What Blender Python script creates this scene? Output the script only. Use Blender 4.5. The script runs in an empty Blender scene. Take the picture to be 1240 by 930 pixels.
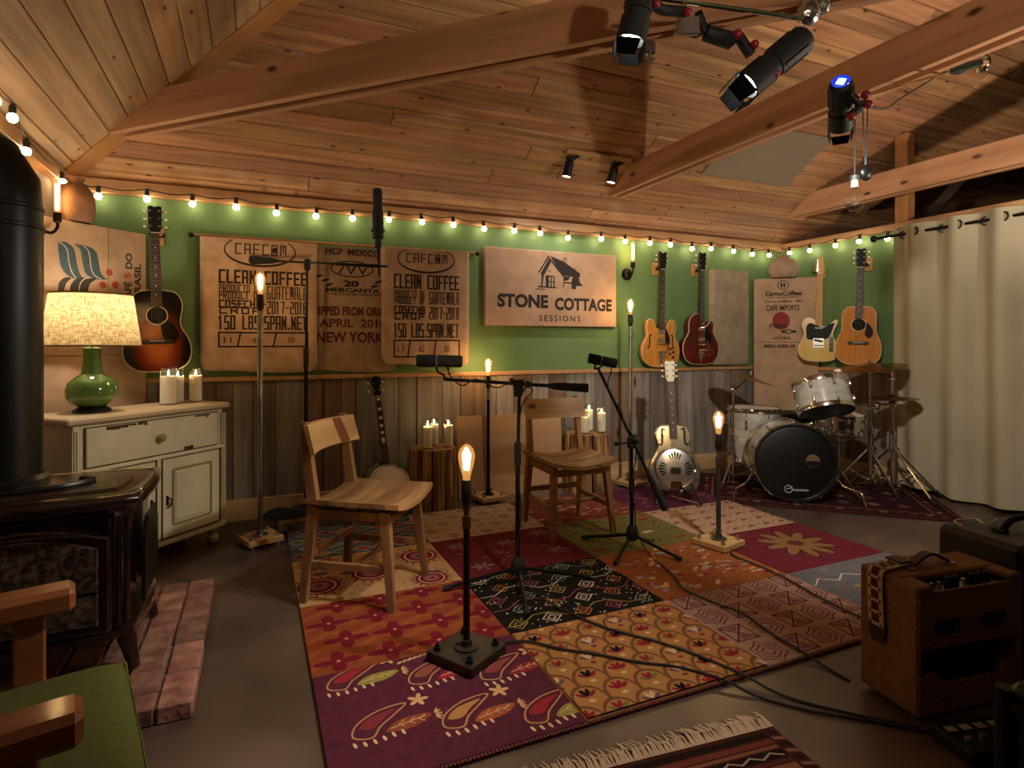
import bpy, bmesh, math, random
from mathutils import Vector, Matrix, Euler
R = random.Random(7)
PI = math.pi
SC = bpy.context.scene
COL = SC.collection

# ------------------------------------------------------------------ camera
cam_d = bpy.data.cameras.new('camera')
cam = bpy.data.objects.new('camera', cam_d)
COL.objects.link(cam)
cam.location = (0, 0, 1.17)
cam.rotation_euler = (PI / 2, 0, -math.radians(23.84))
cam_d.sensor_width = 36
cam_d.lens = 706 / 1240 * 36
cam_d.shift_y = -49 / 1240
cam_d.clip_start = 0.02
SC.camera = cam

# ------------------------------------------------------------------ world, exposure
W = bpy.data.worlds.new('world')
SC.world = W
W.use_nodes = True
W.node_tree.nodes['Background'].inputs[0].default_value = (1.0, 0.80, 0.62, 1)
W.node_tree.nodes['Background'].inputs[1].default_value = 0.06
SC.view_settings.view_transform = 'Standard'
SC.view_settings.look = 'None'
SC.view_settings.gamma = 1
SC.view_settings.use_curve_mapping = False
SC.view_settings.exposure = 1.08

BULB_STRING = 0.50
BULB_EDISON = 3.0
BULB_LAMP = 9.0
WARM = (1.0, 0.78, 0.52)


def point_light(name, loc, power, col=WARM, rad=0.02, parent=None):
    d = bpy.data.lights.new(name, 'POINT')
    d.energy = power
    d.color = col
    d.shadow_soft_size = rad
    o = bpy.data.objects.new(name, d)
    COL.objects.link(o)
    o.location = loc
    o.parent = parent
    return o


def spot_light(name, loc, target, power, col, size=60, blend=.6, rad=.04, parent=None):
    d = bpy.data.lights.new(name, 'SPOT')
    d.energy = power
    d.color = col
    d.spot_size = math.radians(size)
    d.spot_blend = blend
    d.shadow_soft_size = rad
    o = bpy.data.objects.new(name, d)
    COL.objects.link(o)
    o.location = loc
    o.rotation_euler = (Vector(target) - Vector(loc)).to_track_quat('-Z', 'Y').to_euler()
    return o


# ------------------------------------------------------------------ mesh helpers
def axis_frame(d):
    d = Vector(d).normalized()
    a = Vector((0, 0, 1)) if abs(d.z) < .95 else Vector((1, 0, 0))
    x = a.cross(d).normalized()
    return x, d.cross(x).normalized()


class MB:
    def __init__(s, M=None):
        s.v = []; s.f = []; s.mi = []; s.cur = 0
        s.M = M

    def m(s, i):
        s.cur = i
        return s

    def add(s, vs, fs, M=None):
        b = len(s.v)
        for q in vs:
            q = Vector(q)
            if M is not None: q = M @ q
            if s.M is not None: q = s.M @ q
            s.v.append(q)
        for q in fs:
            s.f.append([b + i for i in q]); s.mi.append(s.cur)
        return s

    def box(s, c, d, rot=None, bev=0):
        M = Matrix.Translation(c)
        if rot: M = M @ Euler(rot).to_matrix().to_4x4()
        x, y, z = d[0] / 2, d[1] / 2, d[2] / 2
        if bev <= 0:
            vs = [(-x, -y, -z), (x, -y, -z), (x, y, -z), (-x, y, -z), (-x, -y, z), (x, -y, z), (x, y, z), (-x, y, z)]
            fs = [(3, 2, 1, 0), (4, 5, 6, 7), (0, 1, 5, 4), (1, 2, 6, 5), (2, 3, 7, 6), (3, 0, 4, 7)]
            return s.add(vs, fs, M)
        b = min(bev, x * .9, y * .9, z * .9)
        vs = []; idx = {}
        for sx in (-1, 1):
            for sy in (-1, 1):
                for sz in (-1, 1):
                    for ax in range(3):
                        p = [sx * (x - b), sy * (y - b), sz * (z - b)]
                        p[ax] = (sx * x, sy * y, sz * z)[ax]
                        idx[(sx, sy, sz, ax)] = len(vs); vs.append(p)
        fs = []
        for ax in range(3):
            o = [i for i in range(3) if i != ax]
            for sg in (-1, 1):
                loop = []
                for (a, bb) in ((-1, -1), (1, -1), (1, 1), (-1, 1)):
                    k = [0, 0, 0]; k[ax] = sg; k[o[0]] = a; k[o[1]] = bb
                    loop.append(idx[(*k, ax)])
                fs.append(loop)
        for ax in range(3):            # edge chamfers along axis ax
            o = [i for i in range(3) if i != ax]
            for a in (-1, 1):
                for bb in (-1, 1):
                    k0 = [0, 0, 0]; k0[ax] = -1; k0[o[0]] = a; k0[o[1]] = bb
                    k1 = list(k0); k1[ax] = 1
                    fs.append([idx[(*k0, o[0])], idx[(*k1, o[0])], idx[(*k1, o[1])], idx[(*k0, o[1])]])
        for sx in (-1, 1):
            for sy in (-1, 1):
                for sz in (-1, 1):
                    fs.append([idx[(sx, sy, sz, i)] for i in range(3)])
        return s.add(vs, fs, M)

    def tube(s, pts, r, n=8, closed=False, caps=True):
        pts = [Vector(p) for p in pts]
        N = len(pts)
        rr = r if isinstance(r, (list, tuple)) else [r] * N
        vs = []; fs = []
        x = None
        for i, p in enumerate(pts):
            if closed: d = pts[(i + 1) % N] - pts[i - 1]
            else: d = pts[min(i + 1, N - 1)] - pts[max(i - 1, 0)]
            if d.length < 1e-9: d = Vector((0, 0, 1))
            d.normalize()
            if x is None: x, y = axis_frame(d)
            else:
                x = (x - d * x.dot(d))
                if x.length < 1e-6: x, y = axis_frame(d)
                x.normalize(); y = d.cross(x).normalized()
            for k in range(n):
                a = 2 * PI * k / n
                vs.append(p + x * (math.cos(a) * rr[i]) + y * (math.sin(a) * rr[i]))
        L = N if closed else N - 1
        for i in range(L):
            j = (i + 1) % N
            for k in range(n):
                l = (k + 1) % n
                fs.append((i * n + k, i * n + l, j * n + l, j * n + k))
        if caps and not closed:
            fs.append(list(range(n))[::-1]); fs.append([(N - 1) * n + k for k in range(n)])
        return s.add(vs, fs)

    def cyl(s, a, b, r, r2=None, n=16, caps=True):
        return s.tube([a, b], [r, r if r2 is None else r2], n, caps=caps)

    def lathe(s, prof, n=24, M=None, caps=True):
        vs = []; fs = []
        for (r, z) in prof:
            for k in range(n):
                a = 2 * PI * k / n
                vs.append((r * math.cos(a), r * math.sin(a), z))
        for i in range(len(prof) - 1):
            for k in range(n):
                l = (k + 1) % n
                fs.append((i * n + k, i * n + l, (i + 1) * n + l, (i + 1) * n + k))
        if caps:
            if prof[0][0] > 1e-4: fs.append(list(range(n))[::-1])
            if prof[-1][0] > 1e-4: fs.append([(len(prof) - 1) * n + k for k in range(n)])
        return s.add(vs, fs, M)

    def sphere(s, c, r, n=12, m=8, sc=(1, 1, 1)):
        prof = [(max(r * math.sin(PI * i / m), 1e-5), -r * math.cos(PI * i / m)) for i in range(m + 1)]
        return s.lathe(prof, n, Matrix.Translation(c) @ Matrix.Diagonal((*sc, 1)), caps=False)

    def prism(s, poly, y0, y1, M=None, bev=0):
        """outline in XZ, extruded along Y from y0 (front) to y1 (back)"""
        n = len(poly)
        A = sum(poly[i][0] * poly[(i + 1) % n][1] - poly[(i + 1) % n][0] * poly[i][1] for i in range(n))
        if A < 0: poly = poly[::-1]
        rings = []
        if bev > 0:
            ins = inset(poly, bev)
            sg = 1 if y1 > y0 else -1
            rings = [(ins, y0), (poly, y0 + sg * bev), (poly, y1 - sg * bev), (ins, y1)]
        else: rings = [(poly, y0), (poly, y1)]
        vs = []
        for (pp, y) in rings: vs += [(p[0], y, p[1]) for p in pp]
        fs = [list(range(n)), [(len(rings) - 1) * n + k for k in range(n)][::-1]]
        for i in range(len(rings) - 1):
            for k in range(n):
                l = (k + 1) % n
                fs.append((i * n + l, i * n + k, (i + 1) * n + k, (i + 1) * n + l))
        return s.add(vs, fs, M)

    def grid(s, fn, nu, nv, cu=False):
        vs = [fn(i / nu, j / nv) for j in range(nv + 1) for i in range(nu + 1)]
        fs = [(j * (nu + 1) + i, j * (nu + 1) + i + 1, (j + 1) * (nu + 1) + i + 1, (j + 1) * (nu + 1) + i) for j in range(nv) for i in range(nu)]
        return s.add(vs, fs)

    def mesh(s, name, mats, smooth=True, ang=35, uvproj=False):
        me = bpy.data.meshes.new(name)
        me.from_pydata([tuple(q) for q in s.v], [], s.f)
        if not isinstance(mats, (list, tuple)): mats = [mats]
        for q in mats: me.materials.append(q)
        me.polygons.foreach_set('material_index', [min(i, len(mats) - 1) for i in s.mi])
        bm = bmesh.new(); bm.from_mesh(me)
        bmesh.ops.recalc_face_normals(bm, faces=bm.faces)
        bm.to_mesh(me); bm.free()
        if smooth:
            me.polygons.foreach_set('use_smooth', [True] * len(me.polygons))
            me.set_sharp_from_angle(angle=math.radians(ang))
        me.update()
        return me

    def build(s, name, mats, parent=None, smooth=True, ang=35, loc=None, rot=None):
        return ob(name, s.mesh(name, mats, smooth, ang), parent, loc, rot)


def inset(poly, d):
    n = len(poly); out = []
    for i in range(n):
        p = Vector(poly[i]).to_2d() if False else Vector((poly[i][0], poly[i][1]))
        a = Vector((poly[i - 1][0], poly[i - 1][1])); b = Vector((poly[(i + 1) % n][0], poly[(i + 1) % n][1]))
        e1 = (p - a); e2 = (b - p)
        if e1.length < 1e-9: e1 = e2
        if e2.length < 1e-9: e2 = e1
        n1 = Vector((-e1.y, e1.x)).normalized(); n2 = Vector((-e2.y, e2.x)).normalized()
        m = n1 + n2
        if m.length < 1e-6: m = n1
        m.normalize()
        k = d / max(.35, m.dot(n1))
        q = p + m * k
        out.append((q.x, q.y))
    return out


def ob(name, me, parent=None, loc=None, rot=None):
    o = bpy.data.objects.new(name, me)
    COL.objects.link(o)
    if parent is not None: o.parent = parent
    if loc is not None: o.location = loc
    if rot is not None: o.rotation_euler = rot
    return o


def tag(o, label, cat, group=None):
    o['label'] = label; o['category'] = cat
    if group: o['group'] = group
    return o


def thing(name, label, cat, loc=(0, 0, 0), rz=0, group=None, rot=None):
    o = ob(name, None, None, loc, rot if rot else (0, 0, rz))
    o.empty_display_size = .1
    return tag(o, label, cat, group)


def struct(o):
    o['kind'] = 'structure'
    return o


def kids(o):
    return [c for c in bpy.data.objects if c.parent == o]


def copy_tree(o, parent=None, top=True):
    c = o.copy(); COL.objects.link(c)
    if parent is not None: c.parent = parent
    for ch in kids(o): copy_tree(ch, c, False)
    return c


def smoothpoly(pts, n=6, closed=True):
    """Catmull-Rom through the points"""
    N = len(pts); out = []
    for i in range(N if closed else N - 1):
        if closed: p0, p1, p2, p3 = pts[i - 1], pts[i], pts[(i + 1) % N], pts[(i + 2) % N]
        else: p0, p1, p2, p3 = pts[max(i - 1, 0)], pts[i], pts[i + 1], pts[min(i + 2, N - 1)]
        for k in range(n):
            t = k / n
            out.append(tuple(.5 * ((2 * p1[j]) + (-p0[j] + p2[j]) * t + (2 * p0[j] - 5 * p1[j] + 4 * p2[j] - p3[j]) * t * t + (-p0[j] + 3 * p1[j] - 3 * p2[j] + p3[j]) * t ** 3) for j in range(len(p1))))
    if not closed: out.append(tuple(pts[-1]))
    return out


def circ(cx, cz, rx, rz=None, n=20, a0=0, a1=2 * PI):
    rz = rx if rz is None else rz
    return [(cx + rx * math.cos(a0 + (a1 - a0) * k / n), cz + rz * math.sin(a0 + (a1 - a0) * k / n)) for k in range(n)]


# ------------------------------------------------------------------ materials
def lin(h):
    if not isinstance(h, str): return (*h[:3], 1)
    o = []
    for i in (0, 2, 4):
        c = int(h[i:i + 2], 16) / 255
        o.append(c / 12.92 if c <= .04045 else ((c + .055) / 1.055) ** 2.4)
    return (*o, 1)


MATS = {}


def mat(name, col, rough=.5, metal=0, col2=None, scale=6, stretch=(1, 1, 1), bump=0, bscale=60, rand=0, coat=0,
        knots=0, sss=0, emit=0, ecol=None, detail=5, lo=.35, hi=.68, alpha=None, spec=None, trans=0, wave=None):
    if name in MATS: return MATS[name]
    m = bpy.data.materials.new(name); MATS[name] = m
    m.use_nodes = True
    nt = m.node_tree; nd = nt.nodes; lk = nt.links
    b = nd['Principled BSDF']
    b.inputs['Base Color'].default_value = lin(col)
    b.inputs['Roughness'].default_value = rough
    b.inputs['Metallic'].default_value = metal
    if spec is not None: b.inputs['Specular IOR Level'].default_value = spec
    if coat: b.inputs['Coat Weight'].default_value = coat; b.inputs['Coat Roughness'].default_value = .12
    if trans: b.inputs['Transmission Weight'].default_value = trans
    if alpha is not None: b.inputs['Alpha'].default_value = alpha
    if emit:
        b.inputs['Emission Color'].default_value = lin(ecol or col)
        b.inputs['Emission Strength'].default_value = emit
    if not (col2 or bump or rand or knots): return m
    tc = nd.new('ShaderNodeTexCoord')
    oi = nd.new('ShaderNodeObjectInfo')
    mu = nd.new('ShaderNodeMath'); mu.operation = 'MULTIPLY'; mu.inputs[1].default_value = 37.0
    lk.new(oi.outputs['Random'], mu.inputs[0])
    ad = nd.new('ShaderNodeVectorMath'); ad.operation = 'ADD'
    lk.new(tc.outputs['Object'], ad.inputs[0]); lk.new(mu.outputs[0], ad.inputs[1])
    mp = nd.new('ShaderNodeMapping'); mp.inputs['Scale'].default_value = stretch
    lk.new(ad.outputs[0], mp.inputs[0])
    cur = None
    if col2:
        nz = nd.new('ShaderNodeTexNoise'); nz.inputs['Scale'].default_value = scale; nz.inputs['Detail'].default_value = detail
        nz.inputs['Distortion'].default_value = .4
        lk.new(mp.outputs[0], nz.inputs['Vector'])
        rp = nd.new('ShaderNodeValToRGB')
        rp.color_ramp.elements[0].position = lo; rp.color_ramp.elements[0].color = lin(col)
        rp.color_ramp.elements[1].position = hi; rp.color_ramp.elements[1].color = lin(col2)
        lk.new(nz.outputs['Fac'], rp.inputs[0]); cur = rp.outputs[0]
    if knots:
        vo = nd.new('ShaderNodeTexVoronoi'); vo.inputs['Scale'].default_value = 1.0; vo.voronoi_dimensions = '2D'
        m2 = nd.new('ShaderNodeMapping'); m2.inputs['Scale'].default_value = tuple(knots * q for q in KN.get(name, (1, 2.2, 2.2)))
        if name in FACE_XZ: m2.inputs['Rotation'].default_value = (PI / 2, 0, 0); sc_ = m2.inputs['Scale'].default_value; m2.inputs['Scale'].default_value = (sc_[0], sc_[1], sc_[2])
        lk.new(ad.outputs[0], m2.inputs[0]); lk.new(m2.outputs[0], vo.inputs['Vector'])
        kr = nd.new('ShaderNodeValToRGB')
        kr.color_ramp.elements[0].position = .022; kr.color_ramp.elements[0].color = (1, 1, 1, 1)
        kr.color_ramp.elements[1].position = .055; kr.color_ramp.elements[1].color = (0, 0, 0, 1)
        lk.new(vo.outputs['Distance'], kr.inputs[0])
        mx = nd.new('ShaderNodeMix'); mx.data_type = 'RGBA'
        lk.new(kr.outputs[0], mx.inputs['Factor'])
        if cur: lk.new(cur, mx.inputs['A'])
        else: mx.inputs['A'].default_value = lin(col)
        mx.inputs['B'].default_value = lin('4a2a18')
        cur = mx.outputs['Result']
    if rand:
        hs = nd.new('ShaderNodeHueSaturation')
        if cur: lk.new(cur, hs.inputs['Color'])
        else: hs.inputs['Color'].default_value = lin(col)
        mr = nd.new('ShaderNodeMapRange'); mr.inputs['To Min'].default_value = 1 - rand; mr.inputs['To Max'].default_value = 1 + rand
        lk.new(oi.outputs['Random'], mr.inputs['Value']); lk.new(mr.outputs[0], hs.inputs['Value'])
        wn = nd.new('ShaderNodeTexWhiteNoise'); wn.noise_dimensions = '1D'; lk.new(oi.outputs['Random'], wn.inputs['W'])
        mr2 = nd.new('ShaderNodeMapRange'); mr2.inputs['To Min'].default_value = .5 - .014 * rand / .3; mr2.inputs['To Max'].default_value = .5 + .012 * rand / .3
        lk.new(wn.outputs['Value'], mr2.inputs['Value']); lk.new(mr2.outputs[0], hs.inputs['Hue'])
        cur = hs.outputs[0]
    if cur: lk.new(cur, b.inputs['Base Color'])
    if bump:
        bn = nd.new('ShaderNodeTexNoise'); bn.inputs['Scale'].default_value = bscale; bn.inputs['Detail'].default_value = 3
        lk.new(mp.outputs[0], bn.inputs['Vector'])
        bp = nd.new('ShaderNodeBump'); bp.inputs['Strength'].default_value = bump; bp.inputs['Distance'].default_value = .01
        lk.new(bn.outputs['Fac'], bp.inputs['Height']); lk.new(bp.outputs[0], b.inputs['Normal'])
    return m


FACE_XZ = ('beam_pine_x', 'weathered_plank', 'weathered_brown', 'teak_back')
KN = {'pine_left': (2.2, 1, 2.2), 'beam_pine_y': (2.2, 1, 2.2), 'weathered_plank': (2, 2, .7), 'weathered_brown': (2, 2, .7)}


def weave(name, col, col2, freq=320, rough=.95, patch=None):
    """woven cloth: two crossed thread waves for relief, noise slubs for colour"""
    if name in MATS: return MATS[name]
    m = mat(name, col, rough, col2=col2, scale=9, bump=0, detail=8, rand=.02)
    nt = m.node_tree; nd = nt.nodes; lk = nt.links; b = nd['Principled BSDF']
    b.inputs['Specular IOR Level'].default_value = .15
    tc = nd.new('ShaderNodeTexCoord')
    hs = []
    for ax in ('X', 'Z'):
        w = nd.new('ShaderNodeTexWave'); w.bands_direction = ax; w.inputs['Scale'].default_value = freq / 5; w.inputs['Distortion'].default_value = 1.5
        w.inputs['Detail'].default_value = 2
        lk.new(tc.outputs['Object'], w.inputs['Vector']); hs.append(w)
    a = nd.new('ShaderNodeMath'); a.operation = 'ADD'
    lk.new(hs[0].outputs['Fac'], a.inputs[0]); lk.new(hs[1].outputs['Fac'], a.inputs[1])
    bp = nd.new('ShaderNodeBump'); bp.inputs['Strength'].default_value = .18; bp.inputs['Distance'].default_value = .004
    lk.new(a.outputs[0], bp.inputs['Height']); lk.new(bp.outputs[0], b.inputs['Normal'])
    return m


def glass(name, col=(1, 1, 1), tint=.9, rough=.02):
    """thin clear glass shell: mostly lets light through, a little reflects at grazing angles"""
    if name in MATS: return MATS[name]
    m = bpy.data.materials.new(name); MATS[name] = m
    m.use_nodes = True
    nt = m.node_tree; nd = nt.nodes; lk = nt.links
    nd.remove(nd['Principled BSDF'])
    t = nd.new('ShaderNodeBsdfTransparent'); t.inputs[0].default_value = (*[c * tint for c in col], 1)
    g = nd.new('ShaderNodeBsdfGlossy'); g.inputs['Roughness'].default_value = rough
    lw = nd.new('ShaderNodeLayerWeight'); pw_ = nd.new('ShaderNodeMath'); pw_.operation = 'POWER'; pw_.inputs[1].default_value = 4
    lk.new(lw.outputs['Facing'], pw_.inputs[0]); fr = nd.new('ShaderNodeMath'); fr.operation = 'MULTIPLY_ADD'; fr.inputs[1].default_value = .45; fr.inputs[2].default_value = .10
    lk.new(pw_.outputs[0], fr.inputs[0])
    mx = nd.new('ShaderNodeMixShader')
    lk.new(fr.outputs[0], mx.inputs[0]); lk.new(t.outputs[0], mx.inputs[1]); lk.new(g.outputs[0], mx.inputs[2])
    lk.new(mx.outputs[0], nd['Material Output'].inputs[0])
    return m


def emis(name, col, strength):
    if name in MATS: return MATS[name]
    m = bpy.data.materials.new(name); MATS[name] = m
    m.use_nodes = True
    nd = m.node_tree.nodes; nd.remove(nd['Principled BSDF'])
    e = nd.new('ShaderNodeEmission'); e.inputs[0].default_value = lin(col); e.inputs[1].default_value = strength
    m.node_tree.links.new(e.outputs[0], nd['Material Output'].inputs[0])
    return m


BLACK = mat('black_metal', '121110', .38, .6)
BLACKM = mat('matte_black', '100f0f', .65)
RUBBER = mat('rubber', '0d0d0d', .8)
CHROME = mat('chrome', 'd8d8d6', .12, 1)
STEEL = mat('brushed_steel', 'b9b4ac', .32, 1)
BRASS = mat('bronze', '7d5a2c', .4, 1)
IRON = mat('dark_iron', '2a211b', .45, .9)
GREEN = mat('green_wall_paint', '5d7a47', .62, col2='63804c', scale=3, bump=.04, bscale=150)
PINE = mat('pine_back', 'bb8b5f', .5, col2='82593c', scale=2.4, stretch=(.55, 11, 11), rand=.22, lo=.3, hi=.7, knots=2.3, bump=.05, bscale=14)
PINEL = mat('pine_left', 'c09a72', .5, col2='90704e', scale=2.4, stretch=(11, .55, 11), rand=.18, lo=.3, hi=.7, knots=2.3, bump=.05, bscale=14)
BEAMX = mat('beam_pine_x', 'bb8a64', .55, col2='9b6d4b', scale=1.8, stretch=(.6, 7, 7), knots=1.3, bump=.04, bscale=12)
BEAMY = mat('beam_pine_y', 'bb8a64', .55, col2='9b6d4b', scale=1.8, stretch=(7, .6, 7), knots=1.3, bump=.04, bscale=12)
TRIM = mat('trim_pine', 'bd8f62', .5, col2='9c7048', scale=2, stretch=(.8, 9, 9), bump=.03, bscale=14)
TRIMY = mat('trim_pine_y', 'bd8f62', .5, col2='9c7048', scale=2, stretch=(9, .8, 9), bump=.03, bscale=14)
BASEB = mat('baseboard_pine', 'c4a578', .5, col2='ab8856', scale=1.6, stretch=(.8, 6, 6), bump=.03, bscale=14)
BASEBY = mat('baseboard_pine_y', 'c4a578', .5, col2='ab8856', scale=1.6, stretch=(6, .8, 6), bump=.03, bscale=14)
WEA = [mat('weathered_plank', '8f8377', .85, col2='5a5049', detail=8, lo=.28, hi=.75, scale=3, stretch=(8, 8, .5), rand=.30, bump=.4, bscale=9, knots=1.2),
       mat('weathered_brown', '8f745e', .85, col2='5f4938', detail=8, lo=.28, hi=.75, scale=3, stretch=(8, 8, .5), rand=.30, bump=.4, bscale=9, knots=1.2),
       mat('weathered_grey', 'a0978b', .85, col2='6b635b', detail=8, lo=.28, hi=.75, scale=3, stretch=(8, 8, .5), rand=.25, bump=.4, bscale=9)]
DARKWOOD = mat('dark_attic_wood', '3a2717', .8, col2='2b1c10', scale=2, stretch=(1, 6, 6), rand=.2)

# ------------------------------------------------------------------ the room
XL, XR, YB = -1.05, 4.83, 4.27
EAVE = 2.16; SL = .6; ANG = math.atan(SL); RIDGE = .6; XFAR = 8.2
CAP = 0.925

fl = mat('concrete', '372a22', .34, col2='604d41', scale=1.6, detail=9, bump=.05, bscale=5)
nd = fl.node_tree.nodes; lk = fl.node_tree.links
n2 = nd.new('ShaderNodeTexNoise'); n2.inputs['Scale'].default_value = 2.4; n2.inputs['Detail'].default_value = 6
mr = nd.new('ShaderNodeMapRange'); mr.inputs['To Min'].default_value = .22; mr.inputs['To Max'].default_value = .55
lk.new(n2.outputs['Fac'], mr.inputs['Value']); lk.new(mr.outputs[0], nd['Principled BSDF'].inputs['Roughness'])
struct(MB().box((3.5, .6, -.05), (9.4, 7.8, .1)).build('floor', fl, smooth=False))

wb = struct(MB().box(((XL + XR) / 2, YB + .06, 1.05), (XR - XL + .24, .12, 2.1)).build('wall_back', GREEN, smooth=False))
wr = struct(MB().box((XR + .06, 3.66, 1.05), (.12, 1.22, 2.1)).build('wall_right', GREEN, smooth=False))
wl = struct(MB().box((XL - .06, .6, 1.1), (.12, 7.5, 2.2)).build('wall_left', mat('tan_plaster', '9c8468', .8, col2='8f775c', scale=3), smooth=False))


def planks_wall(parent, a, b, put):
    x = a
    while x < b - .03:
        w = R.choice((.1, .12, .14, .165, .19, .2, .15))
        if x + w > b - .05: w = b - x
        t = R.uniform(.014, .026)
        m_ = R.choices(WEA, (6, 2, 3))[0]
        me = MB().box((0, 0, 0), (w - .004, t, CAP - .13), bev=.003).mesh('plank', m_)
        put(me, x + w / 2, t)
        x += w


planks_wall(wb, XL, XR - .03, lambda me, x, t: ob('plank', me, wb, (x, YB - t / 2, .13 + (CAP - .13) / 2)))
planks_wall(wr, 3.1, YB - .03, lambda me, y, t: ob('plank', me, wr, (XR - t / 2, y, .13 + (CAP - .13) / 2), (0, 0, PI / 2)))

struct(MB().box(((XL + XR) / 2, YB - .02, CAP + .012), (XR - XL, .045, .03), bev=.004).build('trim_1', TRIM, smooth=False))
struct(MB().box((XR - .02, 3.68, CAP + .012), (.045, 1.17, .03), bev=.004).build('trim_2', TRIMY, smooth=False))
struct(MB().box(((XL + XR) / 2, YB - .018, .07), (XR - XL - .04, .036, .14), bev=.003).build('baseboard_back', BASEB, smooth=False))
struct(MB().box((XR - .018, 3.66, .07), (.036, 1.18, .14), bev=.003).build('baseboard_right', BASEBY, smooth=False))
# plate under the eaves and the long header on the right wall
struct(MB().box(((XL + XR) / 2, YB - .02, EAVE - .035), (XR - XL, .06, .085), bev=.004).build('trim_3', TRIM, smooth=False))
struct(MB().box((XR + .03, 2.2, 2.125), (.14, 4.3, .06), bev=.004).build('trim_4', TRIMY, smooth=False))
struct(MB().box((XL + .02, 2.2, EAVE - .03), (.06, 4.2, .08), bev=.004).build('trim_5', TRIMY, smooth=False))
struct(MB().box((XR - .005, 3.075, .55), (.1, .05, 1.1), bev=.004).build('trim_6', TRIMY, smooth=False))


def zb(y): return EAVE + SL * (YB - y)
def zl(x): return EAVE + SL * (x - XL)


struct(MB().box((3.5, -3.15, 1.1), (9.4, .12, 2.2)).build('wall_front', GREEN, smooth=False))
# roof deck: back slope, left hip slope (real slabs), planks nailed below them
cm = MB()
XRI = XL + (YB - RIDGE)
th = .05
cm.add([(XL - .1, YB + .1, zb(YB + .1) + .03), (XFAR, YB + .1, zb(YB + .1) + .03), (XFAR, RIDGE, zb(RIDGE) + .03), (XRI, RIDGE, zb(RIDGE) + .03),
        (XL - .1, YB + .1, zb(YB + .1) + .1), (XFAR, YB + .1, zb(YB + .1) + .1), (XFAR, RIDGE, zb(RIDGE) + .1), (XRI, RIDGE, zb(RIDGE) + .1)],
       [(3, 2, 1, 0), (4, 5, 6, 7), (0, 1, 5, 4), (1, 2, 6, 5), (2, 3, 7, 6), (3, 0, 4, 7)])
yf = RIDGE - (YB - RIDGE)
cm.add([(XL - .1, YB + .1, zl(XL - .1) + .03), (XRI, RIDGE, zl(XRI) + .03), (XL - .1, yf - .1, zl(XL - .1) + .03),
        (XL - .1, YB + .1, zl(XL - .1) + .1), (XRI, RIDGE, zl(XRI) + .1), (XL - .1, yf - .1, zl(XL - .1) + .1)],
       [(0, 1, 2), (5, 4, 3), (0, 3, 4, 1), (1, 4, 5, 2), (2, 5, 3, 0)])
cm.add([(XRI, RIDGE, zb(RIDGE) + .03), (XFAR, RIDGE, zb(RIDGE) + .03), (XFAR, yf - .1, EAVE - .03), (XL - .1, yf - .1, EAVE - .03),
        (XRI, RIDGE, zb(RIDGE) + .1), (XFAR, RIDGE, zb(RIDGE) + .1), (XFAR, yf - .1, EAVE + .04), (XL - .1, yf - .1, EAVE + .04)],
       [(3, 2, 1, 0), (4, 5, 6, 7), (0, 1, 5, 4), (1, 2, 6, 5), (2, 3, 7, 6), (3, 0, 4, 7)])
ceil_o = struct(cm.build('ceiling', DARKWOOD, smooth=False))
PW = .1095
wslope = PW * math.hypot(1, SL)
i = 0
y = YB + PW * .35
while y > 1.15:
    yc = y - PW / 2
    xs = XL + max(0, YB - yc) - .12
    x0 = xs
    first = True
    while x0 < XFAR - .4:
        L = R.uniform(2.2, 4.6)
        if first: L = R.uniform(1.2, 4.6); first = False
        x1 = min(x0 + L, XFAR)
        me = MB().box((0, 0, 0), (x1 - x0 - .002, wslope - .003, .018), bev=.006).mesh('plank', PINE, smooth=False)
        ob('plank', me, ceil_o, ((x0 + x1) / 2, yc, zb(yc) + .012), (-ANG, 0, 0))
        x0 = x1
    y -= PW; i += 1
x = XL - PW * .2
while x < 2.0:
    xc = x + PW / 2
    y1 = YB - max(0, xc - XL) + .12
    y0 = y1
    while y0 > .4:
        L = R.uniform(1.6, 3.6)
        ya = max(y0 - L, .3)
        me = MB().box((0, 0, 0), (wslope - .003, y0 - ya - .002, .018), bev=.006).mesh('plank', PINEL, smooth=False)
        ob('plank', me, ceil_o, (xc, (y0 + ya) / 2, zl(xc) + .012), (0, -ANG, 0))
        y0 = ya
    x += PW
# hip board
hd = Vector((1, -1, SL)).normalized()
p0 = Vector((XL + .02, YB - .02, EAVE - .015)); L = 4.4
side = Vector((1, 1, 0)).normalized(); up = side.cross(hd).normalized()
if up.z < 0: up = -up
hm = MB()
vs = []
for t in (0, L):
    for (a, b) in ((-.05, .0), (.05, .0), (.06, .05), (-.06, .05)):
        vs.append(p0 + hd * t + side * a + up * b)
hm.add(vs, [(0, 1, 2, 3), (7, 6, 5, 4), (0, 4, 5, 1), (1, 5, 6, 2), (2, 6, 7, 3), (3, 7, 4, 0)])
struct(hm.build('trim_7', mat('hip_pine', 'b07c44', .5, col2='8f5c30', scale=3, bump=.03), smooth=False))


def tie_beam(name, loc, rz, L, label, cut, m_, hgt=.185, gap=.045):
    """two boards with a slot between them, ends cut to the roof slope"""
    t = thing(name, label, 'beam', loc, rz, 'paired-board tie beams under the roof')
    for sgn in (-1, 1):
        o = MB()
        y0 = sgn * (gap / 2 + .02)
        c = hgt / cut
        poly = [(0, 0), (L, 0), (L, hgt), (c, hgt)]
        o.prism(poly, y0 - .02, y0 + .02, bev=.003)
        o.build('board', m_, t, smooth=False)
    o = MB()
    for k in range(int(L / .9)):
        o.box((.75 + k * .9, 0, hgt / 2 + .02), (.09, gap, hgt - .05))
    o.build('spacer_blocks', m_, t, smooth=False)
    return t


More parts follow.
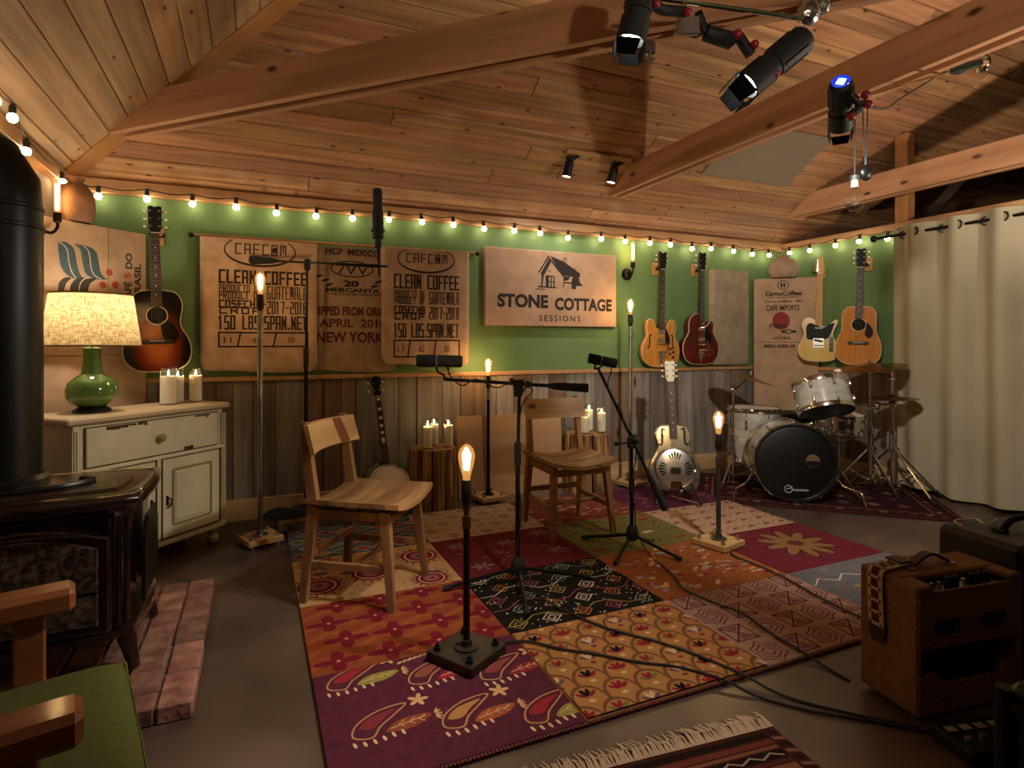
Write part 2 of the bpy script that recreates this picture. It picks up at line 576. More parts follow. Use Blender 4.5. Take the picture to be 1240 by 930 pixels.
TB = 2.345
tie_beam('tie_beam', (XL + .19, YB - .19, TB), -PI / 4, 4.4, 'long diagonal pine tie beam running to the left rear corner of the ceiling', SL / math.sqrt(2) * 1.0, BEAMX)
tie_beam('tie_beam', (2.66, 3.97, TB), -PI / 2, 4.2, 'pine tie beam crossing the room in the middle, above the red guitar', SL, BEAMX)
tie_beam('tie_beam', (4.62, 3.97, TB), -PI / 2, 4.2, 'pine tie beam nearest the curtain at right', SL, BEAMX)

# storage loft beyond the low right wall
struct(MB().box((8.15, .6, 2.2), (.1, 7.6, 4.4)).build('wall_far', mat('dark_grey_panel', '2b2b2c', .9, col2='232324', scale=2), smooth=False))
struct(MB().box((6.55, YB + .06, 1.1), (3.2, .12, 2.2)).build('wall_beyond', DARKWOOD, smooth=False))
def post(lab, x, y, z0, z1):
    tag(MB().box((0, 0, (z1 - z0) / 2), (.1, .1, z1 - z0), bev=.004).build('roof_post', mat('post_pine', 'a8743f', .6, col2='8a5a2d', scale=2, stretch=(7, 7, .7)), smooth=False, loc=(x, y, z0)), lab, 'post')
post('square pine roof post standing on the header above the curtain', 4.86, 3.06, 2.156, 2.156 + .72)
tag(MB().tube([(5.0, 2.95, 2.2), (5.5, 2.95, 2.62)], .05, 4).build('brace', DARKWOOD, smooth=False), 'slanting dark brace behind the roof post', 'brace')
# smooth grey-brown panel on the slope between the tie beams
pm = MB().box((0, 0, 0), (.92, .52, .02), bev=.003)
tag(pm.build('ceiling_panel', mat('taupe_board', '7a6a58', .7, col2='83725f', scale=2), smooth=False, loc=(3.72, 3.42, zb(3.42) - .012), rot=(-ANG, 0, 0)), 'smooth taupe board panel fixed to the plank ceiling', 'panel')


# two unseen uplight floor lamps, added out of frame so their bowls light the roof
UPCOL = (1.0, .85, .68)
def added_torchiere(label, x, y, power, h=1.55):
    t = thing('added_uplight_lamp', label, 'floor lamp', (x, y, 0))
    MB().lathe([(.14, 0), (.14, .015), (.03, .03), (.012, .05), (.012, h), (.03, h + .02)], 24).build('stem', BLACK, t)
    MB().lathe([(.02, h + .01), (.09, h + .03), (.17, h + .10), (.175, h + .10), (.095, h + .022), (.02, h)], 28, caps=False).build('bowl', mat('bowl_metal', '8a8378', .5, .6), t)
    point_light('added_uplight_bulb', (0, 0, h + .075), power, UPCOL, .05, t)
    return t
added_torchiere('black uplight floor lamp added out of frame, right of the cases', 3.75, .75, 70)
added_torchiere('black uplight floor lamp added out of frame, behind the camera', .9, -1.0, 60)

# ------------------------------------------------------------------ lettering helpers
def font_geo(body, bold=0.0, spacing=1.0, ext=.0):
    cu = bpy.data.curves.new('txt', 'FONT')
    cu.body = body; cu.size = 1; cu.offset = bold; cu.resolution_u = 3; cu.space_character = spacing
    cu.extrude = ext
    o = bpy.data.objects.new('txt', cu); COL.objects.link(o)
    bpy.context.view_layer.update()
    dg = bpy.context.evaluated_depsgraph_get()
    me = bpy.data.meshes.new_from_object(o.evaluated_get(dg))
    vs = [(v.co.x, v.co.y) for v in me.vertices]; fs = [list(p.vertices) for p in me.polygons]
    bpy.data.objects.remove(o); bpy.data.curves.remove(cu); bpy.data.meshes.remove(me)
    return vs, fs


def put_text(mb, body, box, fn, bold=0.02, spacing=1.0, rot=0):
    """fit the text into box (x0,x1,z0,z1); fn maps (x,z) to a 3D point on the surface"""
    vs, fs = font_geo(body, bold, spacing)
    if rot: vs = [(-y, x) for (x, y) in vs]
    ax = min(v[0] for v in vs); bx = max(v[0] for v in vs); ay = min(v[1] for v in vs); by = max(v[1] for v in vs)
    x0, x1, z0, z1 = box
    out = [fn(x0 + (v[0] - ax) / (bx - ax) * (x1 - x0), z0 + (v[1] - ay) / (by - ay) * (z1 - z0)) for v in vs]
    mb.add(out, fs)


BF = {
    'A': [[(0, 0), (0, 4), (2, 4), (2, 0)], [(0, 1.8), (2, 1.8)]], 'B': [[(0, 0), (0, 4), (1.8, 4), (1.8, 2), (2, 2), (2, 0), (0, 0)], [(0, 2), (1.8, 2)]],
    'C': [[(2, 4), (0, 4), (0, 0), (2, 0)]], 'D': [[(0, 0), (0, 4), (1.5, 4), (2, 3.3), (2, .7), (1.5, 0), (0, 0)]],
    'E': [[(2, 4), (0, 4), (0, 0), (2, 0)], [(0, 2), (1.7, 2)]], 'F': [[(2, 4), (0, 4), (0, 0)], [(0, 2), (1.7, 2)]],
    'G': [[(2, 4), (0, 4), (0, 0), (2, 0), (2, 1.8), (1, 1.8)]], 'H': [[(0, 0), (0, 4)], [(2, 0), (2, 4)], [(0, 2), (2, 2)]],
    'I': [[(1, 0), (1, 4)]], 'K': [[(0, 0), (0, 4)], [(2, 4), (0, 2), (2, 0)]], 'L': [[(0, 4), (0, 0), (2, 0)]],
    'M': [[(0, 0), (0, 4), (2, 4), (2, 0)], [(1, 4), (1, 1.2)]], 'N': [[(0, 0), (0, 4), (2, 0), (2, 4)]],
    'O': [[(0, 0), (0, 4), (2, 4), (2, 0), (0, 0)]], 'P': [[(0, 0), (0, 4), (2, 4), (2, 1.8), (0, 1.8)]],
    'R': [[(0, 0), (0, 4), (2, 4), (2, 1.9), (0, 1.9)], [(1, 1.9), (2, 0)]], 'S': [[(2, 4), (0, 4), (0, 2.1), (2, 2.1), (2, 0), (0, 0)]],
    'T': [[(0, 4), (2, 4)], [(1, 4), (1, 0)]], 'U': [[(0, 4), (0, 0), (2, 0), (2, 4)]], 'W': [[(0, 4), (0, 0), (2, 0), (2, 4)], [(1, 0), (1, 2.6)]],
    'Y': [[(0, 4), (1, 2), (2, 4)], [(1, 2), (1, 0)]], '0': [[(0, 0), (0, 4), (2, 4), (2, 0), (0, 0)]], '1': [[(.4, 3.4), (1, 4), (1, 0)]],
    '2': [[(0, 4), (2, 4), (2, 2.1), (0, 2.1), (0, 0), (2, 0)]], '5': [[(2, 4), (0, 4), (0, 2.1), (2, 2.1), (2, 0), (0, 0)]],
    '7': [[(0, 4), (2, 4), (1, 0)]], '8': [[(0, 0), (0, 4), (2, 4), (2, 0), (0, 0)], [(0, 2), (2, 2)]], '-': [[(.3, 2), (1.7, 2)]], '.': [[(.8, .15), (1.2, .15)]], ' ': []}


def bar(mb, a, b, w, fn, ext=.5, n=None):
    a = Vector(a); b = Vector(b); d = b - a; L = d.length
    if L < 1e-6: return
    d /= L; nrm = Vector((-d.y, d.x)) * w / 2
    a = a - d * w * ext; b = b + d * w * ext
    n = n or max(1, int((b - a).length / .03))
    vs = []
    for i in range(n + 1):
        p = a.lerp(b, i / n)
        vs += [fn(p.x + nrm.x, p.y + nrm.y), fn(p.x - nrm.x, p.y - nrm.y)]
    mb.add(vs, [(2 * i, 2 * i + 1, 2 * i + 3, 2 * i + 2) for i in range(n)])


def line(mb, pts, w, fn, closed=False):
    n = len(pts)
    for i in range(n if closed else n - 1): bar(mb, pts[i], pts[(i + 1) % n], w, fn)


def block_text(mb, s, box, fn, wt=.7):
    x0, x1, z0, z1 = box
    adv = [(.9 if c in '.' else 1.6 if c in '1I' else 2.0 if c == ' ' else 2) + 1.5 for c in s]
    tot = sum(adv) - .3
    kx = (x1 - x0) / tot; kz = (z1 - z0) / 4.7
    w = wt * min(kx, kz) * 1.05
    cx = .35
    for c, a in zip(s, adv):
        off = -.5 if c in '1I' else -.6 if c == '.' else 0
        for pl in BF[c]:
            pts = [(x0 + (cx + off + p[0]) * kx, z0 + (.35 + p[1]) * kz) for p in pl]
            line(mb, pts, w, fn)
        cx += a


# ------------------------------------------------------------------ burlap sacks on the rod
BURL = weave('burlap', 'c2a488', 'ab8c70')
BURL2 = weave('burlap_grey', 'a58c72', '92785e')
BURL3 = weave('burlap_pale', 'ab9a80', '94816a')
INK = mat('sack_ink', '241a14', .9, col2='38291f', scale=60, lo=.45, hi=.75)
INKR = mat('sack_ink_red', '4a1d16', .9, col2='623126', scale=60)


class Sack:
    def __init__(s, w, h, th, seed, round_=.09, sag=.02):
        s.w, s.h, s.th, s.round, s.sag = w, h, th, round_, sag
        r = random.Random(seed)
        s.k = [(r.uniform(4, 9), r.uniform(-2, 4), r.uniform(0, 6), .0035), (r.uniform(9, 16), r.uniform(-4, 6), r.uniform(0, 6), .0025), (r.uniform(2, 5), r.uniform(7, 12), r.uniform(0, 6), .002)]

    def y(s, x, z):
        u = x / s.w + .5; v = z / s.h
        e = max(0, min(1, min(u, 1 - u) / .06)); e2 = max(0, min(1, v / .08))
        pil = math.sqrt(e * (2 - e)) * (.35 + .65 * math.sqrt(max(0, e2 * (2 - e2))))
        d = sum(a * math.sin(fx * x * 2 + fz * z + ph) for fx, fz, ph, a in s.k) * (1.3 - .6 * v)
        return -s.th * (.25 + .75 * pil) + d * e

    def bottom(s, u):
        e = min(u, 1 - u)
        c = 0 if e > s.round else (1 - math.sqrt(max(0, 1 - ((s.round - e) / s.round) ** 2))) * s.round * s.w * .8
        return c + s.sag * math.sin(u * 5.1 + 1) * .6

    def fn(s, off=.0022):
        return lambda x, z: (x, s.y(x, z) - off, z)

    def mesh(s):
        mb = MB()
        def front(u, v):
            zb_ = s.bottom(u); z = zb_ + (s.h - zb_) * v; x = (u - .5) * s.w
            return (x, s.y(x, z), z)
        def back(u, v):
            zb_ = s.bottom(u); z = zb_ + (s.h - zb_) * v; x = (u - .5) * s.w
            return (x, .004, z)
        nu, nv = 46, 44
        mb.grid(front, nu, nv); b = len(mb.v); mb.grid(back, nu, nv)
        ed = [i for i in range(nu + 1)] + [(j) * (nu + 1) + nu for j in range(1, nv + 1)] + [nv * (nu + 1) + i for i in range(nu - 1, -1, -1)] + [j * (nu + 1) for j in range(nv - 1, 0, -1)]
        for i in range(len(ed)):
            a, c = ed[i], ed[(i + 1) % len(ed)]
            mb.f.append([a, c, b + c, b + a]); mb.mi.append(0)
        return mb


def hang_sack(label, xc, y, z0, S, m_, printer=None, ink=INK, rows=None):
    o = S.mesh().build('burlap_sack', m_, None, ang=60, loc=(xc, y, z0))
    tag(o, label, 'sack', 'coffee sacks hung along the rod')
    if printer:
        t = MB(); printer(t, S)
        t.build('printed_lettering', [ink, INKR], o, smooth=False)['kind'] = 'stuff'
    return o


def clean_print(rows, u0, u1, oval):
    def pr(t, S):
        f = S.fn()
        X = lambda u: (u - .5) * S.w
        Z = lambda v: S.h * (1 - v)
        W_ = S.w
        def B(ua, ub, va, vb): return (X(u0 + (u1 - u0) * ua), X(u0 + (u1 - u0) * ub), Z(vb), Z(va))
        block_text(t, 'CLEAN COFFEE', B(0, 1, *rows[0]), f, 1.04)
        a, b = rows[1]; m_ = (a + b) / 2
        block_text(t, 'PRODUCTO DE', B(0, .47, a, m_ + .004), f, .95)
        block_text(t, 'PRODUCT OF', B(0, .47, m_ - .002, b), f, .95)
        block_text(t, 'GUATEMALA', B(.53, 1, a, b), f, .85)
        a, b = rows[2]; m_ = (a + b) / 2
        block_text(t, 'COSECHA', B(0, .47, a, m_ + .006), f, 1.05)
        block_text(t, 'CROP', B(0, .47, m_ + .004, b), f, 1.15)
        block_text(t, '2017-2018', B(.53, 1, a, b), f, .95)
        block_text(t, '150 LBS.SPAN.NET', B(0, 1, *rows[3]), f, 1.1)
        x0, x1, za, zb_ = B(0, 1, *rows[4])
        lw = .011
        line(t, [(x0, za), (x0, zb_), (x1, zb_), (x1, za)], lw, f, True)
        for q in (.2, .6):
            bar(t, (x0 + (x1 - x0) * q, za), (x0 + (x1 - x0) * (q + .035), zb_), lw, f)
        hh = zb_ - za
        for (s_, q) in (('11', .09), ('62', .41), ('50', .8)):
            cx = x0 + (x1 - x0) * q
            put_text(t, s_, (cx - .02, cx + .024, za + hh * .28, za + hh * .68), f, .0)
        cx, cz, rx, rz_ = X(oval[0]), Z(oval[1]), oval[2] * W_, oval[3] * S.h
        pts = [(cx + rx * math.cos(k * 2 * PI / 48), cz + rz_ * math.sin(k * 2 * PI / 48)) for k in range(49)]
        for k in range(48):
            if max(pts[k][1], pts[k + 1][1]) < S.h - .004:
                bar(t, pts[k], pts[k + 1], .007 + .008 * max(0, -math.sin((k + .5) * 2 * PI / 48)), f, n=1)
        block_text(t, 'CAFCOM', (cx - rx * .72, cx + rx * .78, cz - rz_ * .30, cz + rz_ * .46), f, .5)
        # coffee bean inside the O
        t.add([f(cx + rx * .40 + .011 * math.cos(a) * 1.2, cz + rz_ * .08 + .02 * math.sin(a)) for a in [k * PI / 8 for k in range(16)]], [list(range(16))])
    return pr


S1 = Sack(.715, .87, .03, 3)
hang_sack('tan burlap sack printed CLEAN COFFEE, leftmost on the rod, behind the tall bulb lamp', .038, 4.225, .985, S1, BURL,
          clean_print([(.235, .34), (.345, .455), (.462, .565), (.575, .685), (.705, .81)], .155, .91, (.5, .085, .30, .115)))
S3 = Sack(.665, .85, .03, 8)
hang_sack('tan burlap sack printed CLEAN COFFEE, rightmost on the rod, next to the cottage sign', 1.168, 4.215, 1.01, S3, BURL,
          clean_print([(.215, .345), (.355, .475), (.49, .605), (.635, .765), (.785, .925)], .13, .87, (.49, .085, .32, .112)))


def mid_print(t, S):
    f = S.fn()
    x = lambda u: (u - .5) * S.w
    z = lambda v: S.h * (1 - v)
    put_text(t, '20', (x(.44), x(.6), z(.315), z(.262)), f, .06)
    put_text(t, 'MERCANTA', (x(.26), x(.82), z(.36), z(.325)), f, .05)
    put_text(t, 'THE COFFEE HUNTERS', (x(.28), x(.84), z(.385), z(.368)), f, .03)
    pts = [(x(.53) + .145 * math.cos(k * PI / 12), z(.17) + .055 * math.sin(k * PI / 12)) for k in range(25)]
    line(t, pts, .009, f)
    pts = [(x(.4) + .04 * k, z(.205 - .08 * (k % 2))) for k in range(6)]
    line(t, pts, .012, f)
    for (u, v, sgn) in ((.26, .27, 1), (.30, .3, -1), (.8, .27, 1), (.76, .3, -1), (.2, .24, 1), (.86, .24, -1)):
        cx, cz = x(u), z(v)
        pl = smoothpoly([(cx - .03, cz - .008), (cx, cz + .014 * sgn), (cx + .03, cz + .008), (cx, cz - .006 * sgn)], 3)
        t.add([f(*p) for p in pl], [list(range(len(pl)))])
    t.m(1)
    put_text(t, 'HCP  MEXICO', (x(.26), x(.82), z(.06), z(.005)), f, .03)
    put_text(t, 'SHIPPED FROM ORIGIN', (x(.1), x(.95), z(.55), z(.475)), f, .045)
    put_text(t, 'APRIL  2018', (x(.2), x(.88), z(.645), z(.575)), f, .03)
    put_text(t, 'NEW YORK', (x(.17), x(.86), z(.77), z(.68)), f, .035)


S2 = Sack(.68, .87, .022, 5)
hang_sack('greyer brown burlap sack stencilled NEW YORK, between the two CLEAN COFFEE sacks', .615, 4.262, .975, S2, BURL2, mid_print)
rod = thing('curtain_rod', 'slim wooden rod with dark ball ends carrying the three coffee sacks', 'rod', (0, 4.235, 1.866))
MB().cyl((-.35, 0, 0), (1.56, 0, 0), .009).build('pole', mat('rod_wood', '9a5f30', .5), rod)
for sx, x_ in ((-1, -.37), (1, 1.58)):
    MB().sphere((x_, 0, 0), .018).cyl((x_ - sx * .03, 0, 0), (x_, 0, 0), .008).build('finial', BLACK, rod)
    MB().cyl((x_ - sx * .035, 0, 0), (x_ - sx * .035, .035, 0), .006).build('bracket', BLACK, rod)

# ------------------------------------------------------------------ the cottage sign
SW, SH = 1.212, .615
CARD = weave('sign_burlap', 'b5947a', 'a6866b', freq=420)
sg = thing('wall_sign', 'large tan STONE COTTAGE SESSIONS sign on the green wall', 'sign', (2.24, YB, 1.31))
MB().box((0, -.025, SH / 2), (SW, .05, SH), bev=.006).build('panel', CARD, sg)


def sgn(x, y):       # crop pixels of the icon -> sign plane
    u = (x - 25) / 1165; top = 35 + 70 * u; bot = 718 + 8 * u
    v = (y - top) / (bot - top)
    return ((u - .5) * SW, SH * (1 - v))


INKS = mat('sign_ink', '1d1411', .8)
t = MB()
fS = lambda x, z: (x, -.0515, z)


def ipoly(t, pts, f=fS, cv=sgn):
    k = .00006 * (len(t.f) % 23)
    t.add([tuple(Vector(f(*cv(*p))) + Vector((0, -k, 0))) for p in pts], [list(range(len(pts)))])


for pl in ([(465, 258), (560, 105), (568, 118), (476, 262)],
           [(572, 112), (690, 158), (845, 262), (838, 300), (700, 282), (686, 288)],
           [(562, 135), (580, 165), (515, 290), (503, 380), (495, 380), (497, 270), (486, 270)],
           [(560, 135), (572, 130), (700, 285), (688, 292)],
           [(692, 125), (720, 127), (720, 182), (692, 168)],
           [(690, 290), (752, 288), (735, 320), (690, 330)],
           [(690, 335), (770, 340), (770, 352), (698, 348), (698, 385), (690, 385)],
           [(793, 215), (832, 292), (762, 288)], [(796, 258), (846, 326), (766, 320)], [(800, 296), (872, 370), (768, 372)], [(765, 320), (806, 320), (806, 398), (765, 396)],
           [(534, 280), (560, 282), (560, 382), (534, 380)], [(560, 282), (612, 286), (612, 294), (560, 292)], [(603, 286), (612, 286), (612, 384), (603, 384)],
           [(560, 330), (606, 334), (606, 342), (560, 338)], [(578, 286), (585, 286), (585, 380), (578, 380)],
           [(470, 370), (500, 374), (630, 382), (625, 391), (465, 382)], [(450, 394), (530, 398), (530, 405), (450, 400)],
           [(568, 205), (582, 250), (555, 250)]): ipoly(t, pl)


def tbox(x0, y0, x1, y1):
    a = sgn(x0, y1); b = sgn(x1, y0)
    return (a[0], b[0], a[1], b[1])


put_text(t, 'STONE', tbox(125, 450, 556, 558), fS, .045)
put_text(t, 'COTTAGE', tbox(614, 484, 1144, 582), fS, .045)
put_text(t, 'SESSIONS', tbox(478, 630, 845, 676), fS, .01, 1.35)
t.build('printed_lettering', INKS, sg, smooth=False)['kind'] = 'stuff'
t = MB()
ipoly(t, [(699, 132), (713, 134), (713, 176), (699, 168)], lambda x, z: (x, -.0545, z))
ipoly(t, [(563, 215), (572, 215), (576, 245), (562, 245)], lambda x, z: (x, -.0545, z))
t.build('chimney_face', CARD, sg, smooth=False)['kind'] = 'stuff'

# ------------------------------------------------------------------ burlap corner absorbers and stuffed sacks
PANEL = weave('panel_burlap', 'b4977b', 'a38669', freq=420)


def corner_panel(label, cx, cy, rz, w, h, seams):
    t = thing('corner_panel', label, 'acoustic panel', (cx, cy, 0), rz)
    z = 0
    sec = sorted(seams) + [h]
    for zz in sec:
        MB().box((0, .0125, (z + zz) / 2), (w, .025, zz - z - .002), bev=.004).build('burlap_section', PANEL, t)
        z = zz
    return t


lp = corner_panel('burlap corner panel with blue leaves and red berries behind the table lamp', -.815, 4.01, PI / 4, .575, 1.845, [1.1])
t = MB()
fP = lambda x, z: (x, -.0035, z)
# crop (px - 55)*9.3 -> panel local: right edge x=1145 -> +.30, left edge x~35 -> about -.13 ; top y = 60..235
def lpv(x, y):
    u = (x - 30) / (1145 - 30)
    xx = -.22 + .507 * (u * (1 - .10 * (1 - u)))
    top = 60 + 175 * u
    sc_ = .00052 * (1 + .05 * u)
    return (xx, 1.845 - (y - top) * sc_)
BLUE = mat('print_blue', '37494d', .9, col2='435a5d', scale=60)
DKP = mat('print_dark', '2c2c28', .9, col2='3a3933', scale=60)
REDP = mat('print_red', '93392c', .9, col2='a5503c', scale=60)
CRM = mat('print_cream', 'cdb595', .9)
mats_l = [BLUE, DKP, REDP, CRM]
def sp(pts): return smoothpoly(pts, 4)
def pp(pts, off=-.0035):
    q = [lpv(*p) for p in sp(pts)]
    t.add([(a, off, b) for a, b in q], [list(range(len(q)))])
t.m(0)
pp([(40, 330), (70, 312), (150, 320), (220, 370), (250, 440), (268, 540), (300, 640), (330, 690), (250, 700), (130, 640), (75, 560), (50, 440)])
pp([(240, 330), (300, 345), (360, 352), (450, 380), (510, 430), (535, 520), (560, 640), (620, 710), (690, 718), (540, 722), (440, 690), (370, 640), (335, 520), (310, 400)])
t.m(1)
pp([(40, 800), (60, 720), (130, 680), (200, 690), (140, 740), (100, 860), (90, 1010), (40, 1010)])
pp([(180, 840), (200, 750), (260, 700), (340, 690), (500, 712), (430, 760), (395, 860), (380, 960), (200, 960)])
t.m(2)
for (x, y) in ((668, 650), (590, 782), (745, 788)):
    a, b = lpv(x, y)
    q = circ(a, b, .021, .021, 18)
    t.add([(p[0], -.0035, p[1]) for p in q], [list(range(18))])
t.m(3)
def cl(pts, w=.005): line(t, [lpv(*p) for p in smoothpoly(pts, 4, False)], w, lambda x, z: (x, -.0045, z))
cl([(60, 320), (110, 345), (150, 400), (165, 500), (195, 610), (250, 690)])
cl([(345, 355), (400, 400), (425, 480), (440, 590), (480, 670), (560, 715)])
cl([(290, 830), (310, 750), (360, 705), (430, 695)])
def vt(s_, x0, y0, x1, y1, mi):
    t.m(mi)
    a = lpv(x0, y1); b = lpv(x1, y0)
    put_text(t, s_, (a[0], b[0], a[1], b[1]), fP, .04, rot=1)
vt('DO', 872, 452, 962, 612, 1); vt('S', 855, 664, 938, 724, 2); vt('CAF\u00c9', 842, 765, 952, 1010, 1)
vt('BRASIL', 985, 570, 1072, 960, 1)
t.m(1)
line(t, [lpv(655, 165), lpv(660, 300), lpv(655, 620), lpv(655, 900)], .0028, fP)
t.build('printed_lettering', mats_l, lp, smooth=False)['kind'] = 'stuff'

rp_ = corner_panel('plain burlap corner panel with CAFE IMPORTS print behind the drum kit', 4.6, 4.0, -PI / 4, .56, 1.79, [.5, 1.18])
t = MB()
# crop (px-905)*10.33 : left edge 90 -> -.30, right edge ~945 -> +.30, top 80, seam 595
def rpv(x, y):
    return (-.28 + .56 * (x - 90) / 855, 1.79 - (y - 75) * .000835)
def rt(s_, x0, y0, x1, y1, bold=.02, mi=0):
    t.m(mi)
    a = rpv(x0, y1); b = rpv(x1, y0)
    put_text(t, s_, (a[0], b[0], a[1], b[1]), fP, bold)
rt('CarmoCoffees', 248, 222, 728, 275, .03)
rt('care\u2022quality\u2022coffees', 290, 283, 675, 305, .01)
rt('Carmo de Minas - MG', 245, 325, 730, 350, .015)
rt('CAFE IMPORTS', 258, 380, 697, 446, .02)
rt('FTERRA', 308, 592, 530, 642, .03)
rt('NATURAL', 352, 738, 590, 772, .02)
rt('002/1-5302.10', 225, 828, 640, 866, .05)
a, b = rpv(480, 155)
line(t, circ(a, b, .045, .042, 24), .006, fP, True)
for dx in (-.012, .012):
    t.add([(p[0], -.0035, p[1]) for p in circ(a + dx, b, .009, .024, 12)], [list(range(12))])
a, b = rpv(555, 682)
line(t, circ(a, b, .028, .018, 16), .008, fP, True)
for dx in (-.045, .045): t.add([(p[0], -.0035, p[1]) for p in circ(a + dx, b, .02, .012, 10)], [list(range(10))])
t.m(1)
a, b = rpv(455, 560)
t.add([((p[0]), -.003, p[1]) for p in [(a + (.074 + .005 * math.cos(k * 16)) * math.cos(k * PI / 20), b + (.086 + .005 * math.cos(k * 16)) * math.sin(k * PI / 20)) for k in range(40)]], [list(range(40))])
t.build('printed_lettering', [INK, mat('print_crimson', '7a2320', .9, col2='8f3a32', scale=60)], rp_, smooth=False)['kind'] = 'stuff'


def stuffed_sack(name, label, loc, rz, w, d, h, m_, tie=True, seed=1):
    r = random.Random(seed)
    mb = MB()
    ph = [r.uniform(0, 6) for _ in range(4)]
    def fn(u, v):
        a = 2 * PI * u
        if v < .8: rr = .62 + .38 * math.sin(min(1, v / .35 + .25) * PI / 2) - .32 * max(0, (v - .45) / .35) ** 2
        elif v < .87: rr = .68 - (v - .8) / .07 * .40
        else: rr = .28 + (v - .87) / .13 * .22
        rr *= 1 + .03 * math.sin(5 * a + ph[0]) + .025 * math.sin(9 * a + ph[1]) * v + (.10 * math.sin(7 * a + ph[2]) if v > .8 else 0)
        q = .8                       # squarish section
        ca, sa = math.cos(a), math.sin(a)
        return (w / 2 * rr * math.copysign(abs(ca) ** q, ca), d / 2 * rr * math.copysign(abs(sa) ** q, sa), h * v)
    mb.grid(fn, 36, 26)
    t = thing(name, label, 'sack', loc, rz, 'stuffed burlap sacks high in the corners')
    mb.build('bag', m_, t, ang=80)
    if tie: MB().tube([(w * .14 * math.cos(a), d * .14 * math.sin(a), h * .865) for a in [k * PI / 8 for k in range(16)]], .008, 6, closed=True).build('tie_cord', mat('jute', '8a6a40', .9), t)
    return t


SACKB = weave('sack_orange', '8f6a50', '7c583f')
stuffed_sack('stuffed_sack', 'stuffed brown burlap sack above the leaf-print corner panel', (-.915, 3.965, 1.847), PI / 4, .19, .15, .25, SACKB, seed=4)
stuffed_sack('stuffed_sack', 'stuffed tied burlap sack above the corner panel with CAFE IMPORTS print', (4.585, 4.015, 1.792), -PI / 4, .26, .2, .215, BURL2, seed=9)
# pale hanging sack beside the red guitar
S4 = Sack(.47, .90, .05, 12, .04, .012)
o = S4.mesh().build('burlap_sack', BURL3, None, ang=60, loc=(4.14, 4.262, .965))
tag(o, 'plain pale burlap sack hanging between the red guitar and the corner panel', 'sack')

# ------------------------------------------------------------------ guitars
def burst(name, inner, mid, outer, cx, cz, rx, rz_, rough=.22):
    m = mat(name, inner, rough, coat=.5)
    nt = m.node_tree; nd = nt.nodes; lk = nt.links
    tc = nd.new('ShaderNodeTexCoord'); mp = nd.new('ShaderNodeMapping')
    mp.inputs['Location'].default_value = (-cx / rx, 0, -cz / rz_)
    mp.inputs['Scale'].default_value = (1 / rx, 0, 1 / rz_)
    lk.new(tc.outputs['Object'], mp.inputs[0])
    ln = nd.new('ShaderNodeVectorMath'); ln.operation = 'LENGTH'; lk.new(mp.outputs[0], ln.inputs[0])
    rp = nd.new('ShaderNodeValToRGB')
    e = rp.color_ramp.elements
    e[0].position = .25; e[0].color = lin(inner); e[1].position = .78; e[1].color = lin(outer)
    k = e.new(.5); k.color = lin(mid)
    lk.new(ln.outputs['Value'], rp.inputs[0]); lk.new(rp.outputs[0], nd['Principled BSDF'].inputs['Base Color'])
    return m


ROSE = mat('rosewood', '2a1712', .45, col2='3a221a', scale=4, stretch=(8, 8, .8))
MAHOG = mat('mahogany_neck', '4a2213', .35, coat=.3)
MAPLE = mat('maple_neck', 'c99a58', .6, spec=.2, col2='bd8c4a', scale=4, stretch=(8, 8, .6))
IVORY = mat('ivory_binding', 'd8c9a4', .4)
BONE = mat('bone', 'e3dcc8', .4)
PEARL = mat('pearl_dot', 'e8e4d8', .3)
BLKP = mat('black_plastic', '141312', .55, spec=.2)
WHP = mat('white_plastic', 'd9d5c8', .35)
STRG = mat('guitar_string', '7a756c', .5, .8)


def mirror(half):
    return half + [(-x, z) for x, z in half[::-1] if abs(x) > 1e-6]


def frets_mb(z0, z1, w0, w1, y, n=19, total=None):
    mb = MB(); sl = total
    for k in range(1, n + 1):
        z = z1 - sl * (1 - 2 ** (-k / 12))
        if z < z0: break
        w = w1 + (w0 - w1) * (z1 - z) / (z1 - z0)
        mb.box((0, y, z), (w, .002, .0022))
    return mb


